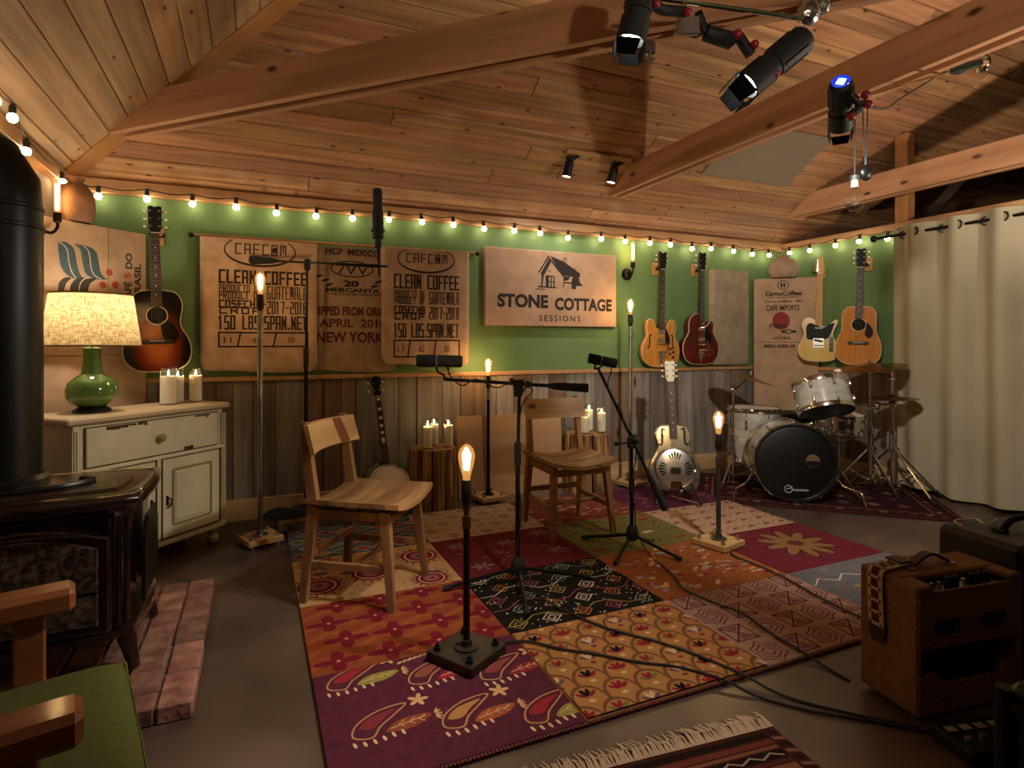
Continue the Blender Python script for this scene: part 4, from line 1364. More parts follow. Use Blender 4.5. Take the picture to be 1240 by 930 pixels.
# ------------------------------------------------------------------ table lamp on the cabinet
lm = thing('table_lamp', 'table lamp with glossy green ceramic base and linen shade on the cabinet', 'lamp', (-.76, 3.60, .82), .3)
CERG = mat('green_ceramic', '5a7a3c', .12, col2='4c6c30', scale=3, coat=.6)
MB().lathe([(.082, 0), (.084, .012), (.07, .022), (.06, .03)], 28).build('foot', mat('black_wood_foot', '17110d', .35), lm)
MB().lathe([(.055, .028), (.088, .045), (.112, .08), (.114, .115), (.104, .15), (.075, .178), (.048, .195), (.041, .24), (.038, .30), (.042, .325), (.02, .335)], 32).build('ceramic_body', CERG, lm)
MB().cyl((0, 0, .33), (0, 0, .44), .008, n=8).lathe([(.015, .40), (.016, .45)], 12).build('stem', BRASS, lm)
sh = bpy.data.materials.new('linen_shade'); sh.use_nodes = True
nt = sh.node_tree; nd = nt.nodes; lk = nt.links; nd.remove(nd['Principled BSDF'])
tc = nd.new('ShaderNodeTexCoord'); w1 = nd.new('ShaderNodeTexNoise'); w1.inputs['Scale'].default_value = 30; w1.inputs['Detail'].default_value = 8
mp = nd.new('ShaderNodeMapping'); mp.inputs['Scale'].default_value = (1, 1, 7); lk.new(tc.outputs['Object'], mp.inputs[0]); lk.new(mp.outputs[0], w1.inputs['Vector'])
w2 = nd.new('ShaderNodeTexNoise'); w2.inputs['Scale'].default_value = 30; w2.inputs['Detail'].default_value = 8
mp2 = nd.new('ShaderNodeMapping'); mp2.inputs['Scale'].default_value = (7, 7, .8); lk.new(tc.outputs['Object'], mp2.inputs[0]); lk.new(mp2.outputs[0], w2.inputs['Vector'])
ad = nd.new('ShaderNodeMath'); ad.operation = 'ADD'; lk.new(w1.outputs['Fac'], ad.inputs[0]); lk.new(w2.outputs['Fac'], ad.inputs[1])
rp = nd.new('ShaderNodeValToRGB'); rp.color_ramp.elements[0].position = .42; rp.color_ramp.elements[0].color = lin('8f7348'); rp.color_ramp.elements[1].position = .58; rp.color_ramp.elements[1].color = lin('cdb587')
hv = nd.new('ShaderNodeMath'); hv.operation = 'MULTIPLY'; hv.inputs[1].default_value = .5; lk.new(ad.outputs[0], hv.inputs[0]); lk.new(hv.outputs[0], rp.inputs[0])
df = nd.new('ShaderNodeBsdfDiffuse'); tl = nd.new('ShaderNodeBsdfTranslucent'); mx = nd.new('ShaderNodeMixShader'); mx.inputs[0].default_value = .55
lk.new(rp.outputs[0], df.inputs[0]); lk.new(rp.outputs[0], tl.inputs[0]); lk.new(df.outputs[0], mx.inputs[1]); lk.new(tl.outputs[0], mx.inputs[2]); lk.new(mx.outputs[0], nd['Material Output'].inputs[0])
MB().lathe([(.215, .34), (.178, .60)], 48, caps=False).build('shade', sh, lm)
MB().tube([(.215 * math.cos(a), .215 * math.sin(a), .34) for a in [k * PI / 20 for k in range(40)]], .004, 6, closed=True).build('shade_rim', mat('shade_trim', '7b6238', .8), lm)
MB().tube([(.178 * math.cos(a), .178 * math.sin(a), .60) for a in [k * PI / 20 for k in range(40)]], .004, 6, closed=True).build('shade_rim', mat('shade_trim', ''), lm)
sp_ = MB()
for k in range(3):
    a = k * 2 * PI / 3
    sp_.tube([(.012 * math.cos(a), .012 * math.sin(a), .56), (.178 * math.cos(a), .178 * math.sin(a), .598)], .002, 5)
sp_.cyl((0, 0, .44), (0, 0, .57), .003, n=6).build('shade_spider', BRASS, lm)
MB().sphere((0, 0, .54), .03, 14, 10).build('bulb', emis('lamp_bulb', (1.0, .86, .66), 125), lm)


# ------------------------------------------------------------------ candles in glass jars
WAX = mat('candle_wax', 'efe6d2', .5)
wb_ = MATS['candle_wax'].node_tree.nodes['Principled BSDF']
wb_.inputs['Subsurface Weight'].default_value = .8; wb_.inputs['Subsurface Radius'].default_value = (.05, .035, .02); wb_.inputs['Subsurface Scale'].default_value = .5
FLAME = emis('flame', (1.0, .72, .34), 60)
JAR = glass('jar_glass', (.97, .98, .97), .95, .03)


def candle(label, loc, h=.2, r=.036, wax=.78, group='white candles in glass jars'):
    t = thing('jar_candle', label, 'candle', loc, R.uniform(0, 6), group)
    MB().lathe([(r * .7, 0), (r, .006), (r, h * .93), (r * .9, h * .96), (r * .93, h), (r * .88, h), (r * .86, h * .955), (r * .93, h * .92), (r * .93, h * wax + .002)], 20, caps=False).build('glass_jar', JAR, t)
    MB().lathe([(r * .6, .004), (r * .93, .01), (r * .93, h * wax), (r * .8, h * wax - .004), (.0001, h * wax - .006)], 20).build('wax', WAX, t)
    MB().cyl((0, 0, h * wax - .006), (0, 0, h * wax + .006), .0015, n=5).build('wick', BLACKM, t)
    MB().lathe([(.0001, h * wax + .003), (.005, h * wax + .009), (.0045, h * wax + .014), (.0001, h * wax + .024)], 8).build('flame', FLAME, t)
    return t


candle('widest jar candle on the cream cabinet', (-.45, 3.852, .82), .21, .046)
candle('narrow jar candle at the right end of the cream cabinet', (-.322, 3.965, .82), .205, .037)
candle('jar candle half hidden behind the widest one on the cabinet', (-.415, 3.95, .82), .2, .036)


# ------------------------------------------------------------------ brick hearth and chimney breast
BRK = mat('hearth_brick', '6a4034', .85, col2='946a58', scale=14, rand=.30, bump=.8, bscale=22)
MORT = mat('mortar', '6f6258', .9, col2='857769', scale=20)
he = thing('hearth_pad', 'low brick hearth pad under the stove', 'hearth', (-1.015, 2.07, 0))
MB().box((.425, .505, .022), (.79, .985, .044)).build('mortar_bed', MORT, he, smooth=False)
brm = MB().box((0, 0, 0), (.1, .2, .058), bev=.006).mesh('brick', BRK)
brh = MB().box((0, 0, 0), (.1, .095, .058), bev=.006).mesh('brick', BRK)
for i in range(8):
    y = 0
    x = .845 - .054 - i * .108
    if i % 2:
        ob('brick', brh, he, (x, .0475, .03)); y = .103
    while y < 1.0:
        if y + .2 > 1.02:
            ob('brick', brh, he, (x, y + .0475, .03)); y += .103
        else:
            ob('brick', brm, he, (x + R.uniform(-.002, .002), y + .1, .03 + R.uniform(-.002, .002))); y += .208
chb = thing('chimney_breast', 'narrow dusky brick chimney breast against the left wall behind the stove pipe', 'chimney', (XL + .001, 2.2, 0))
MB().box((.012, .52, 1.06), (.024, 1.04, 2.12)).build('mortar_bed', MORT, chb, smooth=False)
cb = MB().box((0, 0, 0), (.03, .2, .06), bev=.005).mesh('brick', mat('grey_brick', '5b4b45', .85, col2='776760', scale=8, rand=.25, bump=.5, bscale=25))
for k in range(30):
    off = .104 if k % 2 else 0
    for j in range(5):
        y = .104 + j * .208 + off - (.104 if k % 2 else 0) + (.0 if k % 2 == 0 else .052)
        if y < 1.0: ob('brick', cb, chb, (.018, y, .035 + k * .0695))

# ------------------------------------------------------------------ stove with its flue pipe
STV = mat('brown_enamel', '1d0f0b', .16, col2='241410', scale=4, coat=.7)
STB = mat('stove_black', '0c0a09', .35)
GRAN = mat('granite_panel', '2a211d', .35, col2='6a5a50', scale=55, detail=3, lo=.42, hi=.7)
st = thing('stove', 'dark brown enamel heating stove with speckled door panel and black flue pipe', 'stove', (-.665, 2.57, .063))
# plan outline: bowed front (toward -y) and bowed sides
def plan(w, d, bow, n=9):
    pts = []
    for k in range(n + 1):
        u = -1 + 2 * k / n
        pts.append((w / 2 * u, -d / 2 - bow * (1 - u * u)))
    for k in range(1, 5):
        u = -1 + 2 * k / 5
        pts.append((w / 2 + bow * .5 * (1 - u * u), d / 2 * u))
    pts += [(w / 2, d / 2), (-w / 2, d / 2)]
    for k in range(1, 5):
        u = 1 - 2 * k / 5
        pts.append((-w / 2 - bow * .5 * (1 - u * u), d / 2 * u))
    return pts
def slab(pl, z0, z1, bev):
    mb = MB(Matrix.Rotation(PI / 2, 4, 'X'))
    # prism extrudes along y: rotate so that it becomes z
    return mb
def layers(rows):
    mb = MB(); n = None
    for (pl, z) in rows:
        n = len(pl); mb.v += [Vector((p[0], p[1], z)) for p in pl]
    for i in range(len(rows) - 1):
        for k in range(n):
            l = (k + 1) % n
            mb.f.append([i * n + k, i * n + l, (i + 1) * n + l, (i + 1) * n + k]); mb.mi.append(0)
    mb.f.append(list(range(n))[::-1]); mb.mi.append(0); mb.f.append([(len(rows) - 1) * n + k for k in range(n)]); mb.mi.append(0)
    return mb
P = lambda e: plan(.53 + e, .42 + e, .045)
layers([(P(-.02), .15), (P(0), .16), (P(0), .53), (P(.02), .545)]).build('body', STV, st, ang=50)
layers([(P(.0), .11), (P(.05), .12), (P(.05), .145), (P(0), .16)]).build('base_skirt', STV, st, ang=50)
layers([(P(.02), .54), (P(.07), .555), (P(.085), .575), (P(.075), .592), (P(.04), .60), (P(.03), .597), (P(-.02), .597)]).build('top', STV, st, ang=50)
layers([(plan(.46, .3, .035), .597), (plan(.455, .295, .035), .605)]).build('top_inset', mat('brown_enamel_top', '38221a', .2, coat=.7), st, ang=50)
dfr = MB()
dpts = lambda k: [(-.2 + k, .19 + k), (.2 - k, .19 + k), (.2 - k, .44 - k), (.1, .475 - k), (0, .485 - k), (-.1, .475 - k), (-.2 + k, .44 - k)]
dfr.prism(dpts(-.03), -.29, -.24, bev=.006)
d = dfr.build('door', STV, st)
MB().prism(dpts(.0), -.298, -.285, bev=.003).build('granite_panel', GRAN, d, smooth=False)
MB().box((0, -.299, .30), (.40, .003, .003)).build('panel_joint', STB, d, smooth=False)
MB().tube([(.16, -.30, .49), (.05, -.315, .50), (-.06, -.315, .50)], .008, 8).build('handle', STV, d)
for sx in (-1, 1):
    for k in range(3):
        MB().cyl((sx * (.25 + (k - 1) * .022), -.255 + abs(k - 1) * .004, .17), (sx * (.25 + (k - 1) * .022), -.255 + abs(k - 1) * .004, .53), .01, n=10).build('fluted_column', STV, st)
    MB().prism([(-.15, .2), (.15, .2), (.15, .42), (.08, .48), (-.08, .48), (-.15, .42)], -.006, .006, Matrix.Translation((sx * .305, 0, 0)) @ Matrix.Rotation(PI / 2, 4, 'Z')).build('side_panel', STB, st, smooth=False)
for sx in (-1, 1):
    for sy in (-1, 1):
        MB().tube([(sx * .26, sy * .19 - .01, .13), (sx * .275, sy * .2 - .01, .06), (sx * .29, sy * .21 - .01, .0)], [.035, .024, .018], 10).build('leg', STV, st)
MB().lathe([(.135, .605), (.135, .62), (.12, .635)], 28, Matrix.Translation((-.16, .08, 0))).build('flue_collar', STB, st)
fp = MB().tube([(-.16, .08, .62), (-.16, .08, 1.60), (-.165, .08, 1.68), (-.20, .08, 1.745), (-.36, .08, 1.85)], .115, 28)
pf = fp.build('flue_pipe', mat('flue_black', '0f0d0c', .42, .3), st)
for z in (1.52, 1.59): MB().lathe([(.116, z), (.119, z + .004), (.119, z + .012), (.116, z + .016)], 28, Matrix.Translation((-.16, .08, 0)), caps=False).build('pipe_seam', mat('flue_black', ''), pf)
MB().tube(smoothpoly([(.08, .05, .606), (.13, -.02, .612), (.05, -.1, .612), (-.08, -.13, .61), (-.18, -.14, .61)], 4, False), .011, 8).build('top_vent_rim', STB, st)

# ------------------------------------------------------------------ armchair in the near left corner
ARMW = mat('orange_stained_wood', '96562f', .48, col2='7c4322', scale=3, stretch=(.8, 7, 7), coat=.4)
OLV = mat('olive_wool', '4c5218', .95, col2='424914', scale=60, bump=.25, bscale=300)
ac = thing('armchair', 'olive green upholstered armchair with orange-brown wooden arms, near left corner', 'armchair', (-.32, 1.412, 0), math.radians(14))
for s in (-1, 1):
    MB().box((-.31, s * .29, .572), (.62, .085, .056), bev=.012).build('arm', ARMW, ac)
    MB().box((-.085, s * .285, .275), (.06, .034, .55), bev=.005).build('leg', ARMW, ac)
    MB().box((-.56, s * .285, .275), (.06, .034, .55), rot=(0, .12, 0), bev=.005).build('leg', ARMW, ac)
    MB().box((-.31, s * .285, .25), (.44, .026, .07), bev=.004).build('side_rail', ARMW, ac)
MB().box((-.045, 0, .25), (.03, .55, .07), bev=.004).build('front_rail', ARMW, ac)


def cushion(w, d, h, n=18):
    mb = MB()
    def sup(u, v, sgn):
        x = (u - .5) * w; y = (v - .5) * d
        e = min(u, 1 - u, .12) / .12; e2 = min(v, 1 - v, .12) / .12
        k = math.sqrt(max(0, e * (2 - e))) * math.sqrt(max(0, e2 * (2 - e2)))
        return (x, y, sgn * (h / 2 * .55 + h / 2 * .45 * k + .012 * math.sin(PI * u) * math.sin(PI * v)))
    b0 = len(mb.v); mb.grid(lambda u, v: sup(u, v, 1), n, n); b1 = len(mb.v); mb.grid(lambda u, v: sup(u, v, -1), n, n)
    ed = [i for i in range(n + 1)] + [j * (n + 1) + n for j in range(1, n + 1)] + [n * (n + 1) + i for i in range(n - 1, -1, -1)] + [j * (n + 1) for j in range(n - 1, 0, -1)]
    for i in range(len(ed)):
        a, c = ed[i], ed[(i + 1) % len(ed)]
        mb.f.append([b0 + a, b0 + c, b1 + c, b1 + a]); mb.mi.append(0)
    return mb
Mc = Matrix.Translation((-.20, 0, .345))
cm_ = cushion(.60, .53, .14); cm_.v = [Mc @ v for v in cm_.v]
cu = cm_.build('seat_cushion', OLV, ac, ang=80)
for zz in (.387,):
    MB().tube([Mc @ Vector(p) for p in [(.297, -.262, .04), (.297, .262, .04), (-.297, .262, .04), (-.297, -.262, .04)]], .006, 6, closed=True).build('piping', mat('olive_piping', '5c5a20', .9), cu)
cb_ = cushion(.52, .53, .12)
Mb_ = Matrix.Translation((-.56, 0, .60)) @ Matrix.Rotation(-1.30, 4, 'Y')
cb_.v = [Mb_ @ v for v in cb_.v]
cb_.build('back_cushion', OLV, ac, ang=80)
MB().box((-.63, 0, .62), (.03, .56, .06), bev=.006).build('back_rail', ARMW, ac)

# ------------------------------------------------------------------ rugs
RX0, RX1, RY0, RY1 = .18, 3.20, 1.54, 3.88
PWX, PHY = (RX1 - RX0) / 4, (RY1 - RY0) / 4
RT = .014
YARN = {}
def dull(c):
    r, g, b = (int(c[i:i + 2], 16) for i in (0, 2, 4))
    m_ = .35 * r + .5 * g + .15 * b
    f_ = lambda v, t: max(0, min(255, int((v * .86 + m_ * .14) * t)))
    return '%02x%02x%02x' % (f_(r, .94), f_(g, .90), f_(b, .86))
def yarn(c):
    c = dull(c)
    if c not in YARN: YARN[c] = mat('yarn_' + c, c, .95, col2=None, bump=.3, bscale=400, spec=.1)
    return YARN[c]
def pile(c, c2):
    c, c2 = dull(c), dull(c2)
    return mat('pile_' + c, c, .95, col2=c2, scale=30, bump=.35, bscale=350, spec=.1, detail=6)


class Emb:
    """flat stitched shapes lying on one patch, one material slot for each yarn colour"""
    def __init__(s, w, h): s.mb = MB(); s.cols = []; s.w = w; s.h = h; s.lv = 1
    def c(s, col):
        if col not in s.cols: s.cols.append(col)
        s.mb.m(s.cols.index(col)); return s
    def z(s):
        s.kk = getattr(s, 'kk', 0) + 1
        return .0003 * s.lv + .00003 * (s.kk % 8)
    def poly(s, pts):
        q = []
        zz = s.z()
        for (x, y) in pts: q.append((min(max(x, .004), s.w - .004), min(max(y, .004), s.h - .004), zz))
        s.mb.add(q, [list(range(len(q)))]); return s
    def ell(s, x, y, rx, ry, rot=0, n=14):
        ca, sa = math.cos(rot), math.sin(rot)
        return s.poly([(x + rx * math.cos(a) * ca - ry * math.sin(a) * sa, y + rx * math.cos(a) * sa + ry * math.sin(a) * ca) for a in [2 * PI * k / n for k in range(n)]])
    def ln(s, pts, w=.006, closed=False):
        n = len(pts)
        for i in range(n if closed else n - 1):
            a = Vector(pts[i]); b = Vector(pts[(i + 1) % n]); d = b - a
            if d.length < 1e-6: continue
            d.normalize(); nn = Vector((-d.y, d.x)) * w / 2; e = d * w * .4
            s.poly([tuple(a + nn - e), tuple(b + nn + e), tuple(b - nn + e), tuple(a - nn - e)])
        return s
    def ring(s, x, y, r, w, n=20, ry=None):
        ry = ry or r
        return s.ln([(x + r * math.cos(2 * PI * k / n), y + ry * math.sin(2 * PI * k / n)) for k in range(n)], w, True)


def paisley(e, x, y, k, ca, cb, fl=True):
    e.lv = 1
    e.c('b98452').ln(smoothpoly([(x - .11 * k, y - .01), (x - .09 * k, y + .045 * k), (x - .02 * k, y + .085 * k), (x + .06 * k, y + .09 * k), (x + .02 * k, y + .05 * k), (x - .03 * k, y + .01 * k), (x - .06 * k, y - .03 * k)], 4), .006, True)
    e.lv = 2
    e.c(ca).poly(smoothpoly([(x - .09 * k, y + .02 * k), (x - .05 * k, y + .06 * k), (x + .03 * k, y + .075 * k), (x - .01 * k, y + .045 * k), (x - .05 * k, y + .01 * k)], 4))
    e.c(cb).poly(smoothpoly([(x - .02 * k, y - .025 * k), (x + .02 * k, y + .015 * k), (x + .09 * k, y + .02 * k), (x + .12 * k, y + .005 * k), (x + .06 * k, y - .03 * k)], 4))
    e.lv = 3
    e.c('cf9f6c').ln([(x - .005 * k, y - .012 * k), (x + .10 * k, y + .005 * k)], .004)
    for q in (.02, .05, .08): e.ln([(x + q * k, y - .004), (x + (q + .02) * k, y + .012 * k)], .003); e.ln([(x + q * k, y - .004), (x + (q + .015) * k, y - .016 * k)], .003)
    e.c('d9b48e')
    for q in range(6): e.ell(x - .11 * k + q * .027 * k, y - .045 * k - .006 * math.sin(q), .005, .013 * k, .2, 8)
    e.c('cf9f6c')
    if fl:
        fx, fy = x + .10 * k, y + .09 * k
        for q in range(5): e.ell(fx + .018 * math.cos(q * 1.257), fy + .018 * math.sin(q * 1.257), .017 * k, .008 * k, q * 1.257, 8)
    for q in range(5): e.ell(x + .13 * k + .012 * math.cos(q * .5 - 1), y + .0 + .022 * math.sin(q * .5 - 1), .012 * k, .004, q * .5 - 1, 8)


def m_purple(e):
    for (x, y, a, b) in ((.16, .50, '9a2430', '8a8a3a'), (.42, .425, '8e4a36', 'a0203a'), (.655, .35, '8e4038', '8a2230'), (.20, .22, '842a38', '8e4428'), (.46, .16, 'b07a40', 'a0502c'), (.70, .08, '9a2430', '8a8a3a'), (.5, .64, '9a2430', 'a0502c')): paisley(e, x, y, 1.05, a, b)
    e.lv = 2; e.c('cf9f6c')
    for k in range(9): e.ell(.30 + k * .02, .555 + .004 * k, .012, .006, .6, 8)
def m_orange(e):
    e.lv = 1
    for j in range(-1, 5):
        for s in (0, 1):
            pts = [(x * .0944, .1 * j + .15 + (.05 if x % 2 else 0) + .05 * s) for x in range(9)]
            e.c('8a3a1a' if s else '98491f').ln(pts, .03 if s == 0 else .012)
    e.lv = 2
    for r_ in range(4):
        for q in range(4):
            x = .10 + q * .19 + (.05 if r_ % 2 else 0); y = .07 + r_ * .155
            e.c('751322')
            for a in range(4):
                L = .072 if a % 2 == 0 else .058
                e.ell(x + L * .62 * math.cos(a * PI / 2), y + L * .62 * math.sin(a * PI / 2), L * .62, .026 if a % 2 else .020, a * PI / 2, 10)
            e.lv = 3; e.c('c0826a').ell(x, y, .008, .008); e.lv = 2
def m_gold(e):
    for r_ in range(6, -1, -1):
        for q in range(7):
            x = q * .125 + (.0625 if r_ % 2 else 0); y = r_ * .098 - .02
            e.lv = 1 + (6 - r_) * 3
            e.c('6f4a2c').ell(x, y, .066, .085, n=20)
            e.lv += 1; e.c('a8743a').ell(x, y - .004, .056, .074, n=20)
            e.lv += 1
            sch = [('8a1e2a', '8a1e2a'), ('17110e', '8a1e2a'), ('c9ab86', '6c4a5c'), ('8a1e2a', '6e6a2c')][(q * 3 + r_ * 5) % 4]
            for a in (-.9, -.3, .3, .9):
                e.c(sch[0] if abs(a) < .5 else sch[1]).ell(x + .026 * math.sin(a), y + .012 + .03 * math.cos(a), .022, .0085, PI / 2 - a, 8)
            e.c('c9ab86' if sch[0] != 'c9ab86' else '7a2a2e').ell(x, y - .005, .012, .008)
def m_ikat(e):
    e.lv = 1
    for r_ in range(4):
        for q in range(5):
            x = .08 + q * .15; y = .075 + r_ * .15
            e.c('5c2630' if (q + r_) % 2 else '6d3038')
            s = .055
            if (q + r_) % 2:
                e.ln([(x - s, y - s), (x + s, y - s), (x + s, y + s), (x - s, y + s)], .007, True)
                e.ln([(x - s, y - s), (x + s, y + s)], .008); e.ln([(x - s, y + s), (x + s, y - s)], .008)
                e.c('8a4a66').poly([(x - .03, y + .045), (x + .03, y + .045), (x, y + .012)]).poly([(x - .03, y - .045), (x + .03, y - .045), (x, y - .012)])
            else:
                for k in (.062, .042, .022):
                    pts = [(x + k * math.cos(a) * (1.15 if i % 2 else .9), y + k * math.sin(a) * (1.15 if i % 2 else .9)) for i, a in enumerate([2 * PI * i / 12 for i in range(12)])]
                    e.ln(pts, .006, True)
def m_bluezig(e):
    e.lv = 1
    for j in range(5):
        e.c('b9b3a6' if j % 2 else '8a4a44').ln([(x * .085, .06 + j * .12 + (.05 if x % 2 else 0)) for x in range(10)], .008)
    e.lv = 2
    cs = ['a0524a', 'b08a4a', '6f7f86', 'a77b8a']
    for k in range(30): e.c(cs[k % 4]).ell(R.uniform(.03, .72), R.uniform(.03, .56), .018, .01, R.uniform(0, 3), 8)
def m_black(e):
    e.lv = 1
    cs = ['9c8a3e', '9a4a5c', 'c7bfae', '6f8a7c', 'a6622c']
    for k in range(150): e.c('d8d2c4').ell(R.uniform(.01, .745), R.uniform(.01, .585), .0042, .0042, 0, 6)
    e.lv = 2
    for r_ in range(5):
        for q in range(5):
            x = .06 + q * .155 + (.07 if r_ % 2 else 0); y = .06 + r_ * .118; s = .042
            col = cs[(q * 2 + r_ * 3) % 5]
            e.c(col).ln([(x - s, y), (x, y + s), (x + s, y), (x, y - s)], .0055, True)
            s *= .45
            e.ln([(x - s, y), (x, y + s), (x + s, y), (x, y - s)], .005, True)
    for j in range(4):
        e.c(cs[j]).ln([(x * .075, .05 + j * .15 + (.06 if (x // 2) % 2 else 0)) for x in range(11)], .005)
def m_blobs(e):
    cs = ['b9a389', '8a2a3c', 'a5838c', 'b0473a', '8a8fa0', 'c79a5c', 'a03a2a']
    e.lv = 1
    for k in range(95):
        e.lv = 1 + k % 3
        e.c(cs[k % 7]).ell(R.uniform(.03, .73), R.uniform(.03, .57), R.uniform(.012, .036), R.uniform(.008, .018), R.uniform(-.5, .8), 10)
    e.lv = 4; e.c('4a2a1c')
    for k in range(7):
        x, y = R.uniform(.05, .6), R.uniform(.08, .5)
        e.ln(smoothpoly([(x, y), (x + .05, y + .03), (x + .1, y + .01), (x + .14, y + .04)], 4, False), .003)
def m_flower(e):
    x, y = .42, .30
    for k in range(10):
        a = k * 2 * PI / 10
        e.lv = 1; e.c('3c1420').ell(x + .12 * math.cos(a), y + .12 * math.sin(a), .105, .04, a, 14)
        e.lv = 2; e.c('7c5a34').ell(x + .12 * math.cos(a), y + .12 * math.sin(a), .095, .031, a, 14)
    e.lv = 3; e.c('5c2a24').ell(x, y, .05, .045)
    e.lv = 1
    for k in range(12):
        e.c('5a2a58' if k % 2 else '3c1420')
        a = k * 2 * PI / 12 + .2
        e.ln(smoothpoly([(x + .23 * math.cos(a), y + .2 * math.sin(a)), (x + .29 * math.cos(a + .12), y + .24 * math.sin(a + .12)), (x + .34 * math.cos(a), y + .27 * math.sin(a))], 4, False), .006)
def m_medal(e):
    for (x, y, s) in ((.10, .20, 1), (.36, .27, 1), (.64, .40, 1), (.12, .5, .8), (.62, .08, .8)):
        for i, (r_, col) in enumerate(((.10, '7a1426'), (.082, 'c9b08a'), (.074, '7a1426'), (.05, '9a4438'), (.035, '6b6f86'), (.02, '8a1e2a'))):
            e.lv = 1 + i; e.c(col).ell(x, y, r_ * s, r_ * s, n=22)
        e.lv = 2
        for k in range(18): e.c('7a1426').ell(x + .115 * s * math.cos(k * .349), y + .115 * s * math.sin(k * .349), .014, .006, k * .349, 6)
    e.lv = 1
    for k in range(26):
        x, y = R.uniform(.02, .73), R.uniform(.02, .57)
        e.c(['8a4a34', '5a4a5c', '9a6a44'][k % 3]).ln(smoothpoly([(x, y), (x + .03, y + .025), (x + .06, y + .01), (x + .07, y - .02)], 3, False), .006)
        if k % 4 == 0: e.c('50465c').ell(x, y, .045, .02, R.uniform(-.4, .6), 10)
def m_crimson(e):
    e.lv = 1
    for (x, y) in ((.15, .12), (.40, .40), (.62, .18), (.12, .45), (.66, .48)):
        for k in range(6): e.c(['7c6a6c', '8a5a52', '6c5a62'][k % 3]).ell(x + .035 * math.cos(k), y + .03 * math.sin(k), .03, .011, k, 8)
        e.lv = 2; e.c('3a1a1c').ln(smoothpoly([(x - .07, y - .05), (x, y - .02), (x + .06, y + .04), (x + .1, y + .03)], 3, False), .004); e.lv = 1
    for k in range(34): e.c(['2c1a16', '8a5a52', '5a2a30'][k % 3]).ell(R.uniform(.03, .7), R.uniform(.03, .55), .02, .008, R.uniform(-.6, .6), 8)
def m_olive(e):
    e.lv = 1
    for r_ in range(4):
        for q in range(4):
            x = .08 + q * .19 + (.06 if r_ % 2 else 0); y = .08 + r_ * .15
            if (q + r_) % 3 == 0: e.c(['8a2a24', 'b9a88a', '6a3a58'][(q + r_ * 2) % 3]).ell(x, y, .045, .017, .1, 12)
            else:
                e.c('1f1a10')
                for k in range(5): e.ell(x - .04 + k * .02, y + .008 * (-1) ** k, .013, .005, .7 * (-1) ** k, 8)
    e.c('8a2a24').ell(.65, .45, .06, .02, .3).ell(.2, .28, .05, .016, .2)
def m_pinkflor(e):
    e.lv = 1
    for r_ in range(5):
        for q in range(6):
            x = .05 + q * .13 + (.06 if r_ % 2 else 0); y = .06 + r_ * .12
            e.c('7c3a34').ell(x, y, .03, .014, .1, 10)
            e.c('3f2a24')
            for k in range(5): e.ell(x + .05 * math.cos(k * 1.3), y + .04 * math.sin(k * 1.3), .014, .004, k * 1.3 + .8, 6)
def m_bluered(e):
    e.lv = 1
    for r_ in range(5):
        for q in range(7):
            x = .05 + q * .11 + (.055 if r_ % 2 else 0); y = .06 + r_ * .12
            e.lv = 1; e.c(['7a2430', '9a7a4a', '4a5a34', '8a3a2a'][(q + r_) % 4]).poly([(x - .05, y), (x, y + .04), (x + .05, y), (x, y - .04)])
            e.lv = 2; e.c('c2b49a').ln([(x - .054, y), (x, y + .045), (x + .054, y), (x, y - .045)], .005, True)
def m_geo(e):
    e.lv = 1; e.c('6c4a3c')
    for r_ in range(5):
        for q in range(7):
            x = .055 + q * .108; y = .06 + r_ * .119
            for k in (.045, .03, .014):
                if (q + r_) % 2: e.ln([(x - k, y), (x, y + k), (x + k, y), (x, y - k)], .005, True)
                else: e.ln([(x - k, y - k), (x, y), (x - k, y + k)], .005); e.ln([(x + k, y - k), (x, y), (x + k, y + k)], .005)
def m_busy(e):
    cs = ['a6896a', '5c1e1e', 'b79a78', '3c201a', '94543c', '6c2a2a']
    for k in range(110):
        e.lv = 1 + k % 3
        e.c(cs[k % 6]).ell(R.uniform(.02, .74), R.uniform(.02, .58), R.uniform(.015, .045), R.uniform(.006, .014), R.uniform(-.3, .5), 8)
def m_violet(e):
    e.lv = 1
    for k in range(44): e.c(['8a4a5c', '5a2038', '94644a'][k % 3]).ell(R.uniform(.03, .72), R.uniform(.03, .56), R.uniform(.015, .04), .008, R.uniform(-.5, .6), 8)


LAY = [[('5c2438', '501e30', m_purple), ('a06a30', '8f5d2a', m_gold), ('a98878', '9c7c6e', m_ikat), ('62666c', '565a62', m_bluezig)],
       [('8f4320', '7f3a1c', m_orange), ('15110f', '1d1714', m_black), ('9a5a28', '8a4e22', m_blobs), ('6e1f2c', '611a26', m_flower)],
       [('b8935f', 'a98252', m_medal), ('6f1f26', '621a22', m_crimson), ('6e6a34', '625e2c', m_olive), ('ad9078', 'a1846c', m_pinkflor)],
       [('4a5362', '424a58', m_bluered), ('b09a84', 'a38c76', m_geo), ('7a3a2c', '6c3024', m_busy), ('5a2440', '4e1e38', m_violet)]]
rug = thing('patchwork_rug', 'large patchwork rug of sixteen embroidered squares under the chairs', 'rug', (RX0, RY0, 0))
for j in range(4):
    for i in range(4):
        c1, c2, fn = LAY[j][i]
        p = MB().box((PWX / 2, PHY / 2, RT / 2), (PWX - .0015, PHY - .0015, RT), bev=.003).build('patch', pile(c1, c2), rug, loc=(i * PWX, j * PHY, 0))
        e = Emb(PWX, PHY); fn(e)
        e.mb.build('embroidery', [yarn(c) for c in e.cols], p, smooth=False, loc=(0, 0, RT))['kind'] = 'stuff'
fr = MB()
fx = RX0
for k in range(260):
    x = k / 260 * (RX1 - RX0)
    fr.box((x, -.004, .006), (.008, .012, .010), rot=(0, 0, R.uniform(-.5, .5)))
